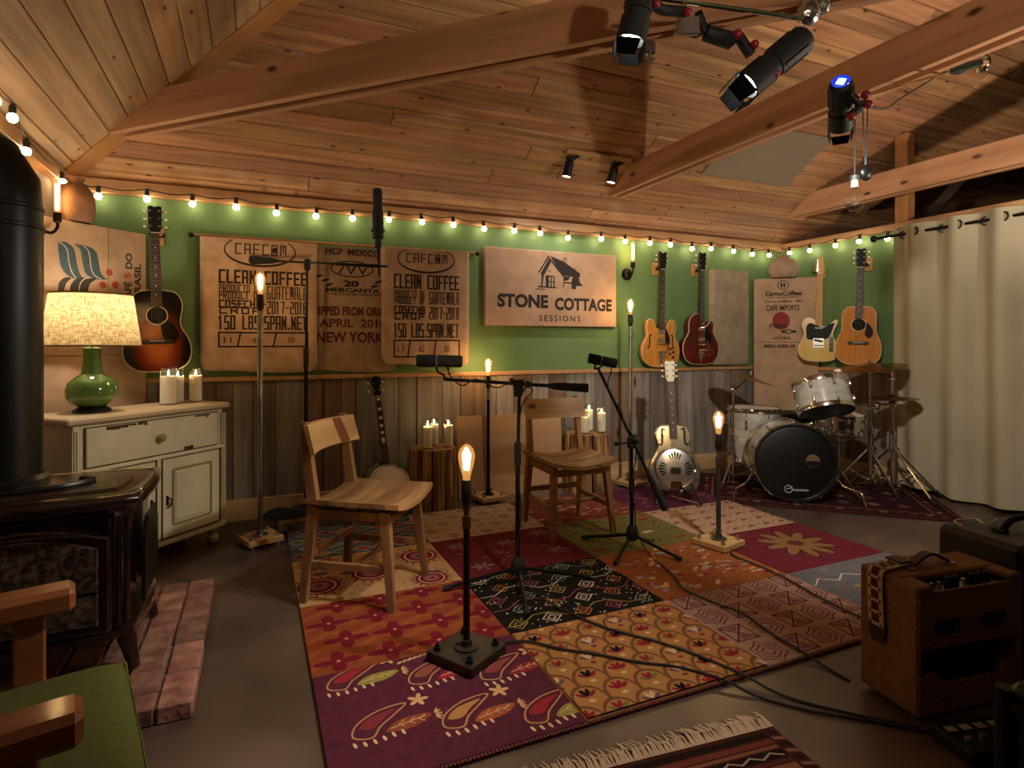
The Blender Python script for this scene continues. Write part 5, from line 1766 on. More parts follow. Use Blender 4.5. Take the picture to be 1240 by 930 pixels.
fr.build('bound_edge', yarn('6a3a34'), rug, smooth=False)['kind'] = 'stuff'

# oriental rug under the drums
PERS = mat('persian_field', '3c1418', .95, col2='1e1216', scale=26, detail=3, bump=.3, bscale=300, lo=.42, hi=.58, spec=.1)
dd = Vector((.73, -.683)); nn_ = Vector((.683, .73))
o = thing('oriental_rug', 'dark red oriental rug laid diagonally under the drum kit', 'rug', (2.98, 3.44, 0), math.atan2(dd.y, dd.x))
MB().box((.865, .49, .0035), (1.73, .98, .007), bev=.002).build('field', PERS, o)
e = Emb(1.73, .98)
e.lv = 1
for (k, c_) in ((.03, '6a2a22'), (.06, '23161c'), (.15, '7a4a34'), (.165, '2a1a20')):
    e.c(c_).ln([(k, k), (1.73 - k, k), (1.73 - k, .98 - k), (k, .98 - k)], .014, True)
e.lv = 2
for k in range(18):
    for (x, y) in ((.1 + k * .09, .105), (.1 + k * .09, .875)): e.c(['7c3428', '8a6a44', '43303c'][k % 3]).ell(x, y, .028, .018, 0, 8)
for k in range(9):
    for x in (.105, 1.625): e.c(['7c3428', '8a6a44', '43303c'][k % 3]).ell(x, .1 + k * .095, .018, .028, 0, 8)
for k in range(7):
    for q in range(3): e.c(['6c3a2c', '54404a', '7a5a40'][(k + q) % 3]).poly([(.3 + k * .19 - .05, .3 + q * .19), (.3 + k * .19, .3 + q * .19 + .06), (.3 + k * .19 + .05, .3 + q * .19), (.3 + k * .19, .3 + q * .19 - .06)])
e.mb.build('pattern', [yarn(c) for c in e.cols], o, smooth=False, loc=(0, 0, .007))['kind'] = 'stuff'

# flat woven rug with fringe, nearest the camera
kl = thing('kilim_rug', 'striped red-brown flat-woven rug with a pale fringe at the bottom edge', 'rug', (1.44, 1.30, 0), -.10)
MB().box((-.62, -.55, .004), (1.24, 1.1, .008), bev=.002).build('field', pile('4a2018', '3e1a14'), kl)
e = Emb(1.24, 1.1)
y = 1.085
cs = ['20100e', '6a3020', '7c4a34', '20100e', '5a2420', '86543c', '241210', '6a2a20']
k = 0
while y > .35:
    h = R.choice((.012, .02, .03, .022))
    e.lv = 1; e.c(cs[k % 8]).poly([(.05, y), (1.19, y), (1.19, y - h), (.05, y - h)])
    if k % 4 == 3:
        e.lv = 2; e.c('9a8878').ln([(.06 + q * .035, y - h / 2 + (.008 if q % 2 else -.008)) for q in range(33)], .006)
    y -= h + .006; k += 1
for k in range(40):
    e.lv = 2; e.c('8a5a48' if k % 2 else '2a1412').poly([(1.2, 1.09 - k * .027), (1.235, 1.08 - k * .027), (1.235, 1.066 - k * .027), (1.2, 1.076 - k * .027)])
e.mb.build('woven_bands', [yarn(c) for c in e.cols], kl, smooth=False, loc=(-1.24, -1.1, .008))['kind'] = 'stuff'
f = MB()
for k in range(240):
    x = -1.235 + k * 1.24 / 240
    L = R.uniform(.05, .085); dx = R.uniform(-.02, .02)
    f.tube([(x, -.004, .009), (x + dx * .4, L * .5, .012 + R.uniform(0, .008)), (x + dx, L, .004)], [.003, .0025, .0015], 4)
f.build('fringe', mat('fringe_yarn', 'b39a80', .95), kl)['kind'] = 'stuff'


# ------------------------------------------------------------------ the two wooden chairs
TEAK = mat('teak', '8c6642', .42, col2='6a492e', scale=2.6, stretch=(6, 6, .7), rand=.12, bump=.04, bscale=20)
TEAKX = mat('teak_seat', '9c754c', .4, col2='6e5034', scale=2.2, stretch=(.8, 7, 7), rand=.28)
TEAKB = mat('teak_back', 'b8945f', .42, col2='966f44', scale=2.0, stretch=(.8, 6, 6), knots=1.1)


def bent(mb, pts, w, d):
    """square-section leg through points"""
    n = len(pts); vs = []
    for i, p in enumerate(pts):
        ww = w[i] if isinstance(w, (list, tuple)) else w; dd_ = d[i] if isinstance(d, (list, tuple)) else d
        for (a, b) in ((-1, -1), (1, -1), (1, 1), (-1, 1)): vs.append((p[0] + a * ww / 2, p[1] + b * dd_ / 2, p[2]))
    fs = [(3, 2, 1, 0), [4 * (n - 1) + k for k in range(4)]]
    for i in range(n - 1):
        for k in range(4): fs.append((4 * i + k, 4 * i + (k + 1) % 4, 4 * i + 4 + (k + 1) % 4, 4 * i + 4 + k))
    return mb.add(vs, fs)


def wood_chair(label, loc, rz, patch=False):
    t = thing('wooden_chair', label, 'chair', (*loc, RT + .0005), rz, 'pair of wooden chairs on the patchwork rug')
    for s in (-1, 1):
        bent(MB(), [(s * .20, .225, 0), (s * .185, .185, .40), (s * .18, .19, .47), (s * .175, .235, .80)], [.028, .034, .034, .026], [.034, .05, .05, .03]).build('leg', TEAK, t, smooth=False)
        bent(MB(), [(s * .205, -.20, 0), (s * .175, -.155, .42)], [.028, .036], [.03, .046]).build('leg', TEAK, t, smooth=False)
        MB().box((s * .19, .0, .17), (.02, .39, .034), bev=.003).build('stretcher', TEAK, t, smooth=False)
        MB().box((s * .178, .015, .395), (.022, .34, .045), bev=.003).build('seat_rail', TEAK, t, smooth=False)
    MB().box((0, .19, .215), (.36, .02, .034), bev=.003).build('stretcher', TEAK, t, smooth=False)
    MB().box((0, -.02, .17), (.37, .028, .02), bev=.003).build('stretcher', TEAK, t, smooth=False)
    MB().box((0, -.17, .385), (.34, .022, .04), bev=.003).build('seat_rail', TEAK, t, smooth=False)
    for k in range(7):                                     # saddle seat, strip by strip, dipping across its width
        ya = -.235 + k * .455 / 7; yb_ = ya + .455 / 7 - .0012
        mb = MB()
        N = 12; vs = []
        for j in range(N + 1):
            x = -.215 + .43 * j / N
            dz = .032 * (x / .215) ** 2 + .006 * max(0, ya / .2)
            for y in (ya, yb_): vs += [(x, y, .408 + dz), (x, y, .430 + dz)]
        fs = []
        for j in range(N):
            q = 4 * j
            fs += [(q + 1, q + 3, q + 7, q + 5), (q, q + 4, q + 6, q + 2), (q, q + 1, q + 5, q + 4), (q + 2, q + 6, q + 7, q + 3)]
        fs += [(0, 2, 3, 1), (4 * N, 4 * N + 1, 4 * N + 3, 4 * N + 2)]
        mb.add(vs, fs).build('seat_plank', TEAKX, t, ang=40)
    def bf(off):
        def fn(u, v):
            x = (u - .5) * .43
            return (x, .172 + .05 * (1 - (2 * u - 1) ** 2) * .9 + off + (v) * .035, .665 + v * .125)
        return fn
    mb = MB()
    nu, nv = 12, 2
    mb.grid(bf(-.011), nu, nv); b1 = len(mb.v); mb.grid(bf(.011), nu, nv)
    ed = [i for i in range(nu + 1)] + [j * (nu + 1) + nu for j in range(1, nv + 1)] + [nv * (nu + 1) + i for i in range(nu - 1, -1, -1)] + [j * (nu + 1) for j in range(nv - 1, 0, -1)]
    for i in range(len(ed)):
        a, c_ = ed[i], ed[(i + 1) % len(ed)]
        mb.f.append([a, c_, b1 + c_, b1 + a]); mb.mi.append(0)
    bk_ = mb.build('backrest', TEAKB, t, ang=40)
    MB().add([(lambda p: (p[0], p[1] - .001, p[2]))(bf(-.0115)(u, v)) for u, v in ((.72, .02), (.86, .02), (.80, .98), (.66, .98))], [(0, 1, 2, 3)]).build('dark_inlay', mat('dark_teak', '6a3418', .45), bk_, smooth=False) if patch else None
    return t


wood_chair('wooden chair at left, turned sideways, with a dark stripe across its back board', (.50, 2.79), math.radians(54.2), True)
wood_chair('wooden chair further back, facing the camera behind the microphone stand', (1.805, 3.21), math.radians(-2))

# ------------------------------------------------------------------ tree stumps with candles
BARK = mat('split_log', 'a87f4e', .8, col2='4f3218', lo=.35, hi=.62, scale=4, stretch=(7, 7, .6), bump=.6, bscale=6, rand=.2)
RING = mat('stump_top', '9a6f3c', .7, col2='7c5228', scale=9, bump=.2, bscale=20)


def stump(label, loc, r, h, seed):
    q = random.Random(seed)
    t = thing('log_stump', label, 'stump', (*loc, 0), q.uniform(0, 3), 'split-log stump tables')
    n = 11
    MB().lathe([(r * .80, .0), (r * .80, h - .004)], 24).build('core', mat('dark_log_core', '2d1a0c', .9), t)
    a0 = 0
    for k in range(n):
        da = 2 * PI / n
        a = k * da
        mb = MB()
        rows = 8; vs = []
        wob = [q.uniform(-.012, .012) for _ in range(rows + 1)]
        bl = q.uniform(.9, 1.06)
        for j in range(rows + 1):
            z = h * j / rows
            for (fa, fr_) in ((-.40, .72), (-.44, .92), (-.3, 1.03), (0, 1.07), (.3, 1.03), (.44, .92), (.40, .72)):
                rr = r * fr_ * (1 if fr_ < .9 else bl) * (1 + .05 * (1 - j / rows))
                an = a + fa * da + wob[j] * .7
                vs.append((rr * math.cos(an), rr * math.sin(an), z))
        m_ = 7
        fs = [[k2 for k2 in range(m_)][::-1], [rows * m_ + k2 for k2 in range(m_)]]
        for j in range(rows):
            for k2 in range(m_): fs.append((j * m_ + k2, j * m_ + (k2 + 1) % m_, (j + 1) * m_ + (k2 + 1) % m_, (j + 1) * m_ + k2))
        mb.add(vs, fs).build('split_log', BARK, t, ang=50)
    MB().lathe([(r * .86, h), (r * .84, h + .006), (.0001, h + .007)], 24).build('top', RING, t)
    return t


stump('split-log stump table behind the left chair, beside the banjo', (1.175, 4.065), .155, .425, 3)
stump('split-log stump table behind the right chair', (2.46, 4.05), .175, .455, 6)
for (lab, x, y) in (('front left jar candle on the stump beside the banjo', 1.115, 3.99), ('rear jar candle on the stump beside the banjo', 1.19, 4.09), ('right jar candle on the stump beside the banjo', 1.27, 4.0)): candle(lab, (x, y, .432), .2, .034)
for (lab, x, y, h) in (('shortest jar candle on the stump behind the right chair', 2.38, 3.97, .17), ('rear tallest jar candle on the stump behind the right chair', 2.48, 4.07, .22), ('right jar candle on the stump behind the right chair', 2.53, 3.96, .2)): candle(lab, (x, y, .462), h, .036)

# ------------------------------------------------------------------ plywood panel leaning at the wall
PLY = mat('plywood', 'b08c62', .6, col2='a07c54', scale=2, stretch=(.8, 4, 4))
pw = thing('plywood_panel', 'pale plywood panel leaning against the plank wall behind the chairs', 'panel', (1.84, 4.13, 0), 0, rot=(-.10, 0, 0))
MB().box((-.34, 0, .31), (.22, .018, .62), bev=.002).build('board', PLY, pw, smooth=False)
MB().box((.11, 0, .31), (.66, .018, .62), bev=.002).build('board', PLY, pw, smooth=False)
MB().box((-.22, -.012, .31), (.04, .008, .62), bev=.002).build('batten', mat('batten', '7a5230', .6), pw, smooth=False)


# ------------------------------------------------------------------ microphone stands
def along(a, b, t): return tuple(Vector(a).lerp(Vector(b), t))


def tripod(t, z0=.11, r=.32, angs=(0, 2.1, 4.2), rub=True):
    MB().lathe([(.012, z0 - .035), (.03, z0 - .025), (.034, z0 + .01), (.03, z0 + .03), (.018, z0 + .055)], 14).build('hub', BLACKM, t)
    for a in angs:
        c_, s_ = math.cos(a), math.sin(a)
        l = MB().tube([(.02 * c_, .02 * s_, z0), (r * c_, r * s_, .012)], .009, 8).build('leg', BLACK, t)
        if rub: MB().tube([((r - .04) * c_, (r - .04) * s_, .012 + .04 * z0 / r), (r * c_, r * s_, .013)], .0125, 8).build('rubber_foot', RUBBER, l)


def mic_body(t, a, b, r=.026, ring=True):
    m_ = MB().tube([a, along(a, b, .02), along(a, b, .97), b], [r * .85, r, r, r * .8], 18).build('microphone', BLACKM, t)
    MB().tube([along(a, b, .43), along(a, b, .455)], r * 1.06, 18).build('mic_band', STEEL if ring else BLACK, m_)
    MB().tube([along(a, b, .0), along(a, b, .40)], r * 1.03, 18).build('foam_windscreen', mat('foam', '0d0d0d', .95, bump=.5, bscale=200), m_)
    return m_


# centre stand
t = thing('microphone_stand', 'black tripod boom microphone stand standing on the black rug square', 'microphone stand', (1.161, 2.559, RT))
def loc_(t, p): return tuple(Vector(p) - t.location)
tripod(t, .075, .36, (2.99, -.28, -1.88))
piv = loc_(t, (1.172, 2.554, .975))
MB().cyl((0, 0, .06), (0, 0, .62), .0115, n=10).build('pole', BLACK, t)
MB().cyl((0, 0, .60), (0.008, -.003, .93), .0085, n=10).build('pole', BLACK, t)
MB().cyl((0, 0, .57), (0, 0, .68), .017, n=12).build('height_clutch', BLACKM, t)
MB().prism([(-.014, .90), (.018, .90), (.028, .982), (-.02, .982)], -.014, .014).build('boom_clamp', BLACKM, t)
bl, br_ = loc_(t, (.836, 2.703, .998)), loc_(t, (1.471, 2.422, .955))
bm_ = MB().tube([bl, br_], .0085, 8).build('boom', BLACK, t)
MB().tube([along(br_, bl, .28), along(br_, bl, .22), br_], [.01, .018, .022], 12).build('counterweight_grip', RUBBER, bm_)
MB().sphere(along(bl, br_, .58), .018, 10, 8).tube([along(bl, br_, .58), tuple(Vector(along(bl, br_, .58)) + Vector((-.035, 0, -.05)))], .004, 6).build('clamp_lever', BLACKM, bm_)
MB().cyl(along(bl, br_, .47), tuple(Vector(along(bl, br_, .47)) + Vector((0, 0, .025))), .011, n=10).build('wing_knob', BLACKM, bm_)
ma, mb_ = loc_(t, (.717, 2.755, 1.088)), loc_(t, (.918, 2.668, 1.084))
mic_body(t, ma, mb_, .029)
yk = along(ma, mb_, .52)
MB().tube(smoothpoly([along(ma, mb_, .42), tuple(Vector(along(ma, mb_, .45)) + Vector((0, 0, -.05))), tuple(Vector(bl) + Vector((.0, 0, .02))), bl], 4, False), .006, 8).tube([along(ma, mb_, .6), tuple(Vector(bl) + Vector((.03, 0, .02)))], .004, 6).build('yoke', BLACK, t)
pts = [along(ma, mb_, .75), tuple(Vector(along(ma, mb_, .7)) + Vector((0, 0, -.06)))] + [tuple(Vector(along(bl, br_, q)) + Vector((0, -.008, .01 if k % 2 else -.025))) for k, q in enumerate((.12, .22, .36, .48))] + [tuple(Vector(piv) + Vector((.06, -.01, -.03))), (.015, -.012, .85), (-.012, -.014, .6), (.013, -.013, .35), (-.01, -.013, .15), (.02, -.05, .02), (.03, -.2, .006), (.06, -.36, .004)]
MB().tube(smoothpoly(pts, 5, False), .0035, 6).build('microphone_cable', CORD, t)

# right stand, leaning boom
t = thing('microphone_stand', 'black tripod microphone stand with a steeply tilted boom, right of the right chair', 'microphone stand', (1.948, 2.737, RT))
tripod(t, .075, .30, (2.2, -1.15, -2.48))
MB().cyl((0, 0, .06), (0, 0, .36), .0115, n=10).build('pole', BLACK, t)
MB().cyl((0, 0, .34), (0, 0, .62), .0085, n=10).build('pole', BLACK, t)
MB().cyl((0, 0, .3), (0, 0, .40), .016, n=12).build('height_clutch', BLACKM, t)
MB().sphere((.012, -.008, .615), .03, 12, 8).box((.0, .0, .60), (.05, .04, .07), bev=.01).tube([(0, 0, .6), (-.07, .03, .59)], .006, 6).sphere((-.08, .034, .59), .014, 8, 6).build('boom_clamp', BLACKM, t)
bt, bb = loc_(t, (1.775, 2.813, 1.03)), loc_(t, (2.123, 2.66, .233))
bt = (bt[0], bt[1] + .0, bt[2])
bm_ = MB().tube([bt, bb], .0085, 8).build('boom', BLACK, t)
MB().tube([along(bb, bt, .3), along(bb, bt, .22), bb], [.009, .017, .021], 12).build('counterweight_grip', RUBBER, bm_)
ma, mb_ = loc_(t, (1.725, 2.836, 1.088)), loc_(t, (1.872, 2.771, 1.056))
mic_body(t, ma, mb_, .028)
MB().tube(smoothpoly([along(ma, mb_, .3), tuple(Vector(bt) + Vector((-.02, .005, .0))), bt, along(bt, bb, .03)], 4, False), .006, 8).tube([along(ma, mb_, .65), bt], .005, 6).build('yoke', BLACK, t)
pts = [along(ma, mb_, .8), tuple(Vector(along(ma, mb_, .75)) + Vector((.01, 0, -.05)))] + [tuple(Vector(along(bt, bb, q)) + Vector((.014 * (-1) ** k, -.01, 0))) for k, q in enumerate((.1, .2, .3, .4, .5))] + [(.02, -.01, .5), (-.014, -.012, .36), (.014, -.012, .22), (.02, -.014, .12), (.03, -.1, .01), (-.02, -.3, .004)]
MB().tube(smoothpoly(pts, 5, False), .0035, 6).build('microphone_cable', CORD, t)

# tall stand at the coffee sacks
t = thing('microphone_stand', 'tall black boom stand with an upright long microphone in front of the coffee sacks', 'microphone stand', (.315, 4.10, 0))
MB().lathe([(.09, 0), (.093, .008), (.09, .02), (.03, .03), (.018, .05)], 28).build('round_base', BLACKM, t)
MB().cyl((0, 0, .03), (0, 0, 1.1), .0135, n=12).build('pole', BLACK, t)
MB().cyl((0, 0, 1.05), (.003, -.045, 1.70), .009, n=10).build('pole', BLACK, t)
MB().cyl((0, 0, 1.02), (0, 0, 1.14), .018, n=12).build('height_clutch', BLACKM, t)
bl, br_ = loc_(t, (-.025, 4.19, 1.719)), loc_(t, (.80, 3.842, 1.678))
bm_ = MB().tube([bl, br_], .0075, 8).tube([along(bl, br_, .62), along(bl, br_, .93)], .011, 8).build('boom', BLACK, t)
MB().tube([bl, along(bl, br_, .02), along(bl, br_, .15), along(bl, br_, .2)], [.024, .029, .02, .009], 14).build('counterweight_grip', RUBBER, bm_)
MB().sphere((.003, -.045, 1.705), .026, 12, 8).box((.003, -.045, 1.68), (.04, .04, .06), bev=.008).build('boom_clamp', BLACKM, t)
top, low = loc_(t, (.741, 3.869, 2.19)), loc_(t, (.745, 3.867, 1.80))
m_ = MB().tube([low, along(low, top, .15), along(low, top, .16), along(low, top, .62), along(low, top, .64), along(low, top, .97), top], [.022, .022, .038, .038, .032, .032, .02], 16).build('microphone', BLACKM, t)
MB().tube([along(low, top, .27), along(low, top, .31)], .046, 14).build('shock_clip', BLACKM, m_)
MB().tube([low, tuple(Vector(low) + Vector((.006, 0, -.12))), tuple(Vector(low) + Vector((.008, 0, -.19)))], .007, 8).build('mic_mount', BLACK, t)

# ------------------------------------------------------------------ banjo on a stand
WHITE = mat('banjo_head', 'd9d6cc', .5)
bj = thing('banjo', 'five-string banjo with white head behind the left wooden chair', 'banjo', (.825, 3.87, .05), 0, rot=(-.13, -.08, .12))
Mf = Matrix.Translation((0, 0, .17)) @ Matrix.Rotation(PI / 2, 4, 'X')
MB().lathe([(.15, -.07), (.168, -.065), (.172, -.02), (.155, -.012)], 36, Mf).build('resonator', MAHOG, bj)
pot = MB().lathe([(.142, -.02), (.142, .035)], 36, Mf, caps=False).build('rim', MAHOG, bj)
MB().lathe([(.0001, .036), (.135, .036), (.142, .032)], 36, Mf, caps=False).build('head', WHITE, bj)
MB().tube([Mf @ Vector((.144 * math.cos(k * PI / 18), .144 * math.sin(k * PI / 18), .034)) for k in range(36)], .006, 8, closed=True).build('tension_hoop', CHROME, bj)
MB().lathe([(.142, -.008), (.17, -.006), (.17, -.002), (.142, .0)], 36, Mf, caps=False).build('flange', CHROME, bj)
for k in range(24):
    a = k * PI / 12
    MB().tube([Mf @ Vector((.149 * math.cos(a), .149 * math.sin(a), .036)), Mf @ Vector((.156 * math.cos(a), .156 * math.sin(a), -.004))], .003, 6).build('bracket_hook', CHROME, bj)
hdB = smoothpoly([(-.016, .77), (.016, .77), (.03, .80), (.022, .83), (.036, .86), (.03, .90), (.012, .905), (0, .915), (-.012, .905), (-.03, .90), (-.036, .86), (-.022, .83), (-.03, .80)], 3)
nk, hd = neck_parts(bj, .30, .77, .305, .05, .034, -.03, ROSE, MAHOG, .62, hdB, MAHOG, head_face=BLKP)
tuners(hd, [(s * .02, .77 + z, s) for s in (-1, 1) for z in (.04, .095)], -.03)
bi = MB()
for k in (1, 3, 5, 7, 9, 11, 12): bi.box((0, -.0375, .77 - .62 * (1 - 2 ** (-(k - .5) / 12))), (.02, .002, .016))
bi.build('block_inlays', PEARL, nk, smooth=False)['kind'] = 'stuff'
MB().box((0, -.046, .11), (.07, .016, .006)).build('bridge', MAPLE, bj, smooth=False)
bs = thing('instrument_stand', 'low black folding stand holding the banjo', 'stand', (.825, 3.87, RT))
for s in (-1, 1): MB().tube([(s * .02, .12, .30), (s * .14, -.13, .01)], .008, 8).tube([(s * .075, -.0, .1), (s * .075, -.1, .035), (s * .075, -.115, .06)], .006, 6).build('leg', BLACK, bs)
MB().tube([(0, .12, .30), (0, .2, .01)], .008, 8).build('leg', BLACK, bs)
MB().cyl((-.08, .0, .1), (.08, .0, .1), .006, n=8).build('crossbar', BLACK, bs)

# ------------------------------------------------------------------ steel resonator guitar on its stand
NICK = mat('nickel_body', 'c9c6bf', .24, 1)
half_res = [(0, 0), (.1, .006), (.168, .05), (.186, .13), (.17, .21), (.135, .27), (.122, .31), (.128, .36), (.132, .41), (.105, .465), (.035, .485)]
rg = thing('resonator_guitar', 'shiny metal-bodied resonator guitar leaning in its stand on the purple rug square', 'guitar', (2.83, 3.45, .085), 0, rot=(-.16, -.02, math.radians(-27)))
ol = smoothpoly(mirror(half_res), 4)
b = MB().prism(ol, -.08, 0, bev=.012).build('body', NICK, rg)
yf = -.081
MB().tube([(.142 * math.cos(k * PI / 18), yf, .165 + .142 * math.sin(k * PI / 18)) for k in range(36)], .007, 8, closed=True).build('cover_ring', CHROME, b)
SATIN = mat('satin_nickel', 'd0cdc6', .3, 1)
cp = MB().lathe([(.139, 0), (.137, .006), (.11, .014), (.06, .017), (.0001, .018)], 36, Matrix.Translation((0, yf, .165)) @ Matrix.Rotation(PI / 2, 4, 'X')).build('cover_plate', SATIN, b)
for g_ in range(4):
    a0 = g_ * PI / 2 + PI / 2
    if g_ == 2: continue
    for k in range(5):
        a = a0 + (k - 2) * .2
        ri, ro = .068, .118 - .006 * abs(k - 2)
        pl = []
        for (rr, da) in ((ri, -.035), (ro, -.07), (ro + .006, 0), (ro, .07), (ri, .035)): pl.append((rr * math.cos(a + da), yf - .0175 + (rr - .07) * .07, .165 + rr * math.sin(a + da)))
        MB().add(pl, [list(range(5))]).build('sound_slot', mat('hole_dark', ''), cp, smooth=False)
MB().box((0, yf - .024, .15), (.075, .012, .05), bev=.005).build('hand_rest', CHROME, cp)
MB().prism([(-.05, .02), (.05, .02), (.035, .075), (-.035, .075)], yf - .018, yf - .006, bev=.002).build('tailpiece', CHROME, b)
for s in (-1, 1): fhole(b, s * .082, .39, yf, -s)
nk, hd = neck_parts(rg, .46, .80, .375, .056, .045, yf - .004, ROSE, MAHOG, .63, hd_ac(.80, .16), IVORY, head_face=mat('cream_head', 'c9bd9c', .4))
tuners(hd, [(s * .022, .80 + z, s) for s in (-1, 1) for z in (.04, .082, .124)], yf - .004)
strings(rg, .08, .80, .05, .036, yf - .03, yf - .013)
gs = thing('instrument_stand', 'low black folding stand holding the metal resonator guitar', 'stand', (2.83, 3.45, RT), math.radians(-27))
for s in (-1, 1):
    MB().tube([(s * .02, .10, .36), (s * .16, -.16, .012)], .009, 8).build('leg', BLACK, gs)
    MB().tube([(s * .075, -.0, .15), (s * .075, .01, .07), (s * .075, -.11, .06), (s * .075, -.125, .10)], .008, 8).build('cradle_hook', RUBBER, gs)
MB().tube([(0, .10, .36), (0, .24, .012)], .009, 8).build('leg', BLACK, gs)
MB().cyl((-.09, .0, .15), (.09, .0, .15), .007, n=8).build('crossbar', BLACK, gs)
MB().tube([(-.02, .0, .03), (.14, -.15, .02)], .006, 8).build('brace', STEEL, gs)

# ------------------------------------------------------------------ drum kit
PEARLD = mat('white_marine_pearl', 'b9b5ab', .22, col2='8d8a82', scale=9, stretch=(1, 1, 2.2), detail=6, coat=.6, lo=.3, hi=.7)
BLKHEAD = mat('black_drumhead', '0d0c0c', .4)
COATED = mat('coated_head', 'cfc8ba', .6)
BRONZE = mat('cymbal_bronze', '8f6a34', .28, 1, col2='7a5626', scale=20, stretch=(1, 1, 8))


def cyl_y(rows, n=36, M=None):        # lathe about the local -Y axis (front = -Y)
    return MB().lathe(rows, n, (M or Matrix.Identity(4)) @ Matrix.Rotation(PI / 2, 4, 'X'), caps=False)


def lug(parent, p, q, w=.018, m_=CHROME, out=(0, 0, 0)):
    a = Vector(p); b = Vector(q); o = Vector(out)
    MB().tube([a + o, a.lerp(b, .15) + o * 1.6, a.lerp(b, .85) + o * 1.6, b + o], [w * .35, w * .55, w * .55, w * .35], 8).build('lug', m_, parent)


# bass drum, facing the camera
zc = .292
bd = thing('bass_drum', 'bass drum with white pearl shell and black front head with a round port', 'drum', (3.61, 3.055, .008), math.radians(-35), 'pearl drum kit')
T = Matrix.Translation((0, 0, zc))
cyl_y([(.268, -.36), (.268, -.002)], 48, T).build('shell', PEARLD, bd)
fh = cyl_y([(.0001, .012), (.25, .012), (.272, .004)], 48, T).build('front_head', BLKHEAD, bd)
cyl_y([(.268, -.03), (.287, -.028), (.287, .016), (.274, .018), (.272, .004)], 48, T).build('front_hoop', CHROME, bd)
cyl_y([(.268, -.325), (.287, -.33), (.287, -.365), (.27, -.367)], 48, T).build('rear_hoop', CHROME, bd)
cyl_y([(.27, .0185), (.283, .0185), (.283, .0165)], 48, T).build('hoop_inlay', BLKP, bd)
px_, pz_ = .115, .02
MB().prism(circ(px_, zc + pz_, .047, n=28), -.0145, -.0125).build('port_hole', mat('port_inside', '6a5236', .8), fh, smooth=False)
MB().prism([(px_ + .045 * math.cos(a), zc + pz_ + .045 * math.sin(a)) for a in [PI + k * PI / 14 for k in range(15)]], -.0152, -.0145).build('port_dark', BLKHEAD, fh, smooth=False)
lg = MB()
line(lg, circ(-.05, zc - .19, .026, n=24), .008, lambda x, z: (x, -.0135, z), True)
put_text(lg, 'AQUARIAN', (-.022, .085, zc - .205, zc - .187), lambda x, z: (x, -.0135, z), .03)
line(lg, [(-.062, zc - .19), (-.03, zc - .18)], .006, lambda x, z: (x, -.0135, z))
lg.build('printed_lettering', mat('logo_silver', 'b5b5b0', .5), fh, smooth=False)['kind'] = 'stuff'
for k in range(10):
    a = k * 2 * PI / 10 + .3
    c_, s_ = math.cos(a), math.sin(a)
    lug(bd, (.272 * c_, .07, zc + .272 * s_), (.272 * c_, .14, zc + .272 * s_), .022, CHROME, (.012 * c_, 0, .012 * s_))
    MB().box((.29 * c_, .0, zc + .29 * s_), (.016, .03, .02), rot=(0, -a, 0), bev=.003).tube([(.29 * c_, .0, zc + .29 * s_), (.288 * c_, .08, zc + .288 * s_)], .003, 6).build('claw_hook', CHROME, bd)
for s in (-1, 1):
    MB().tube([(s * .25, .12, .22), (s * .33, .02, .13), (s * .42, -.06, .10), (s * .44, -.08, .012)], .007, 8).build('spur', CHROME, bd)


def side_drum(name, label, loc, r, h, rot, heads, nl=8, bottom_dark=True, shell=PEARLD, group='pearl drum kit', hoop=CHROME):
    t = thing(name, label, 'drum', loc, 0, group, rot=rot)
    MB().lathe([(r, .004), (r, h - .004)], 40, caps=False).build('shell', shell, t)
    MB().lathe([(.0001, h), (r * .97, h), (r * 1.0, h - .006)], 40, caps=False).build('top_head', heads[0], t)
    MB().lathe([(r * 1.0, .006), (r * .97, 0), (.0001, .0)], 40, caps=False).build('bottom_head', heads[1], t)
    for (z0, z1, z2) in ((h - .028, h + .008, h - .012), (-.008, .028, .012)):
        MB().lathe([(r * 1.005, z0), (r * 1.035, z0 + .002), (r * 1.045, z2), (r * 1.035, z1 - .002), (r * 1.0, z1)], 40, caps=False).build('hoop', hoop, t)
    for k in range(nl):
        a = 2 * PI * k / nl + .2
        c_, s_ = math.cos(a), math.sin(a)
        for (za, zb_) in ((h * .66, h * .86), (h * .14, h * .34)):
            lug(t, (r * c_, r * s_, za), (r * c_, r * s_, zb_), .02, CHROME, (.008 * c_, .008 * s_, 0))
        MB().cyl((r * 1.05 * c_, r * 1.05 * s_, h * .86), (r * 1.05 * c_, r * 1.05 * s_, h + .014), .0035, n=6).build('tension_rod', CHROME, t)
    return t


ft = side_drum('floor_tom', 'white pearl floor tom on three legs at the left of the drum kit', (3.84, 3.66, .17), .205, .46, (0, 0, .3), (COATED, COATED))
for k in range(3):
    a = 2 * PI * k / 3 + .6
    MB().tube([(.222 * math.cos(a), .222 * math.sin(a), .28), (.225 * math.cos(a), .225 * math.sin(a), -.05), (.245 * math.cos(a), .245 * math.sin(a), -.155)], .006, 8).box((.216 * math.cos(a), .216 * math.sin(a), .2), (.03, .03, .05), bev=.006).build('leg', CHROME, ft)
side_drum('rack_tom', 'white pearl rack tom tilted above the bass drum, showing its dark lower head', (3.80, 2.95, .675), .185, .22, (math.radians(-24), math.radians(-6), math.radians(-35)), (COATED, BLKHEAD))
SNC = mat('snare_chrome', 'd0cfcc', .1, 1)
sn = side_drum('snare_drum', 'chrome snare drum on a stand below the rack tom', (4.12, 3.10, .50), .178, .13, (math.radians(4), 0, 0), (COATED, COATED), shell=SNC)
ss = thing('snare_stand', 'chrome tripod stand under the snare drum', 'stand', (4.12, 3.10, .008), .4)
MB().cyl((0, 0, .12), (0, 0, .42), .012, n=10).build('pole', CHROME, ss)
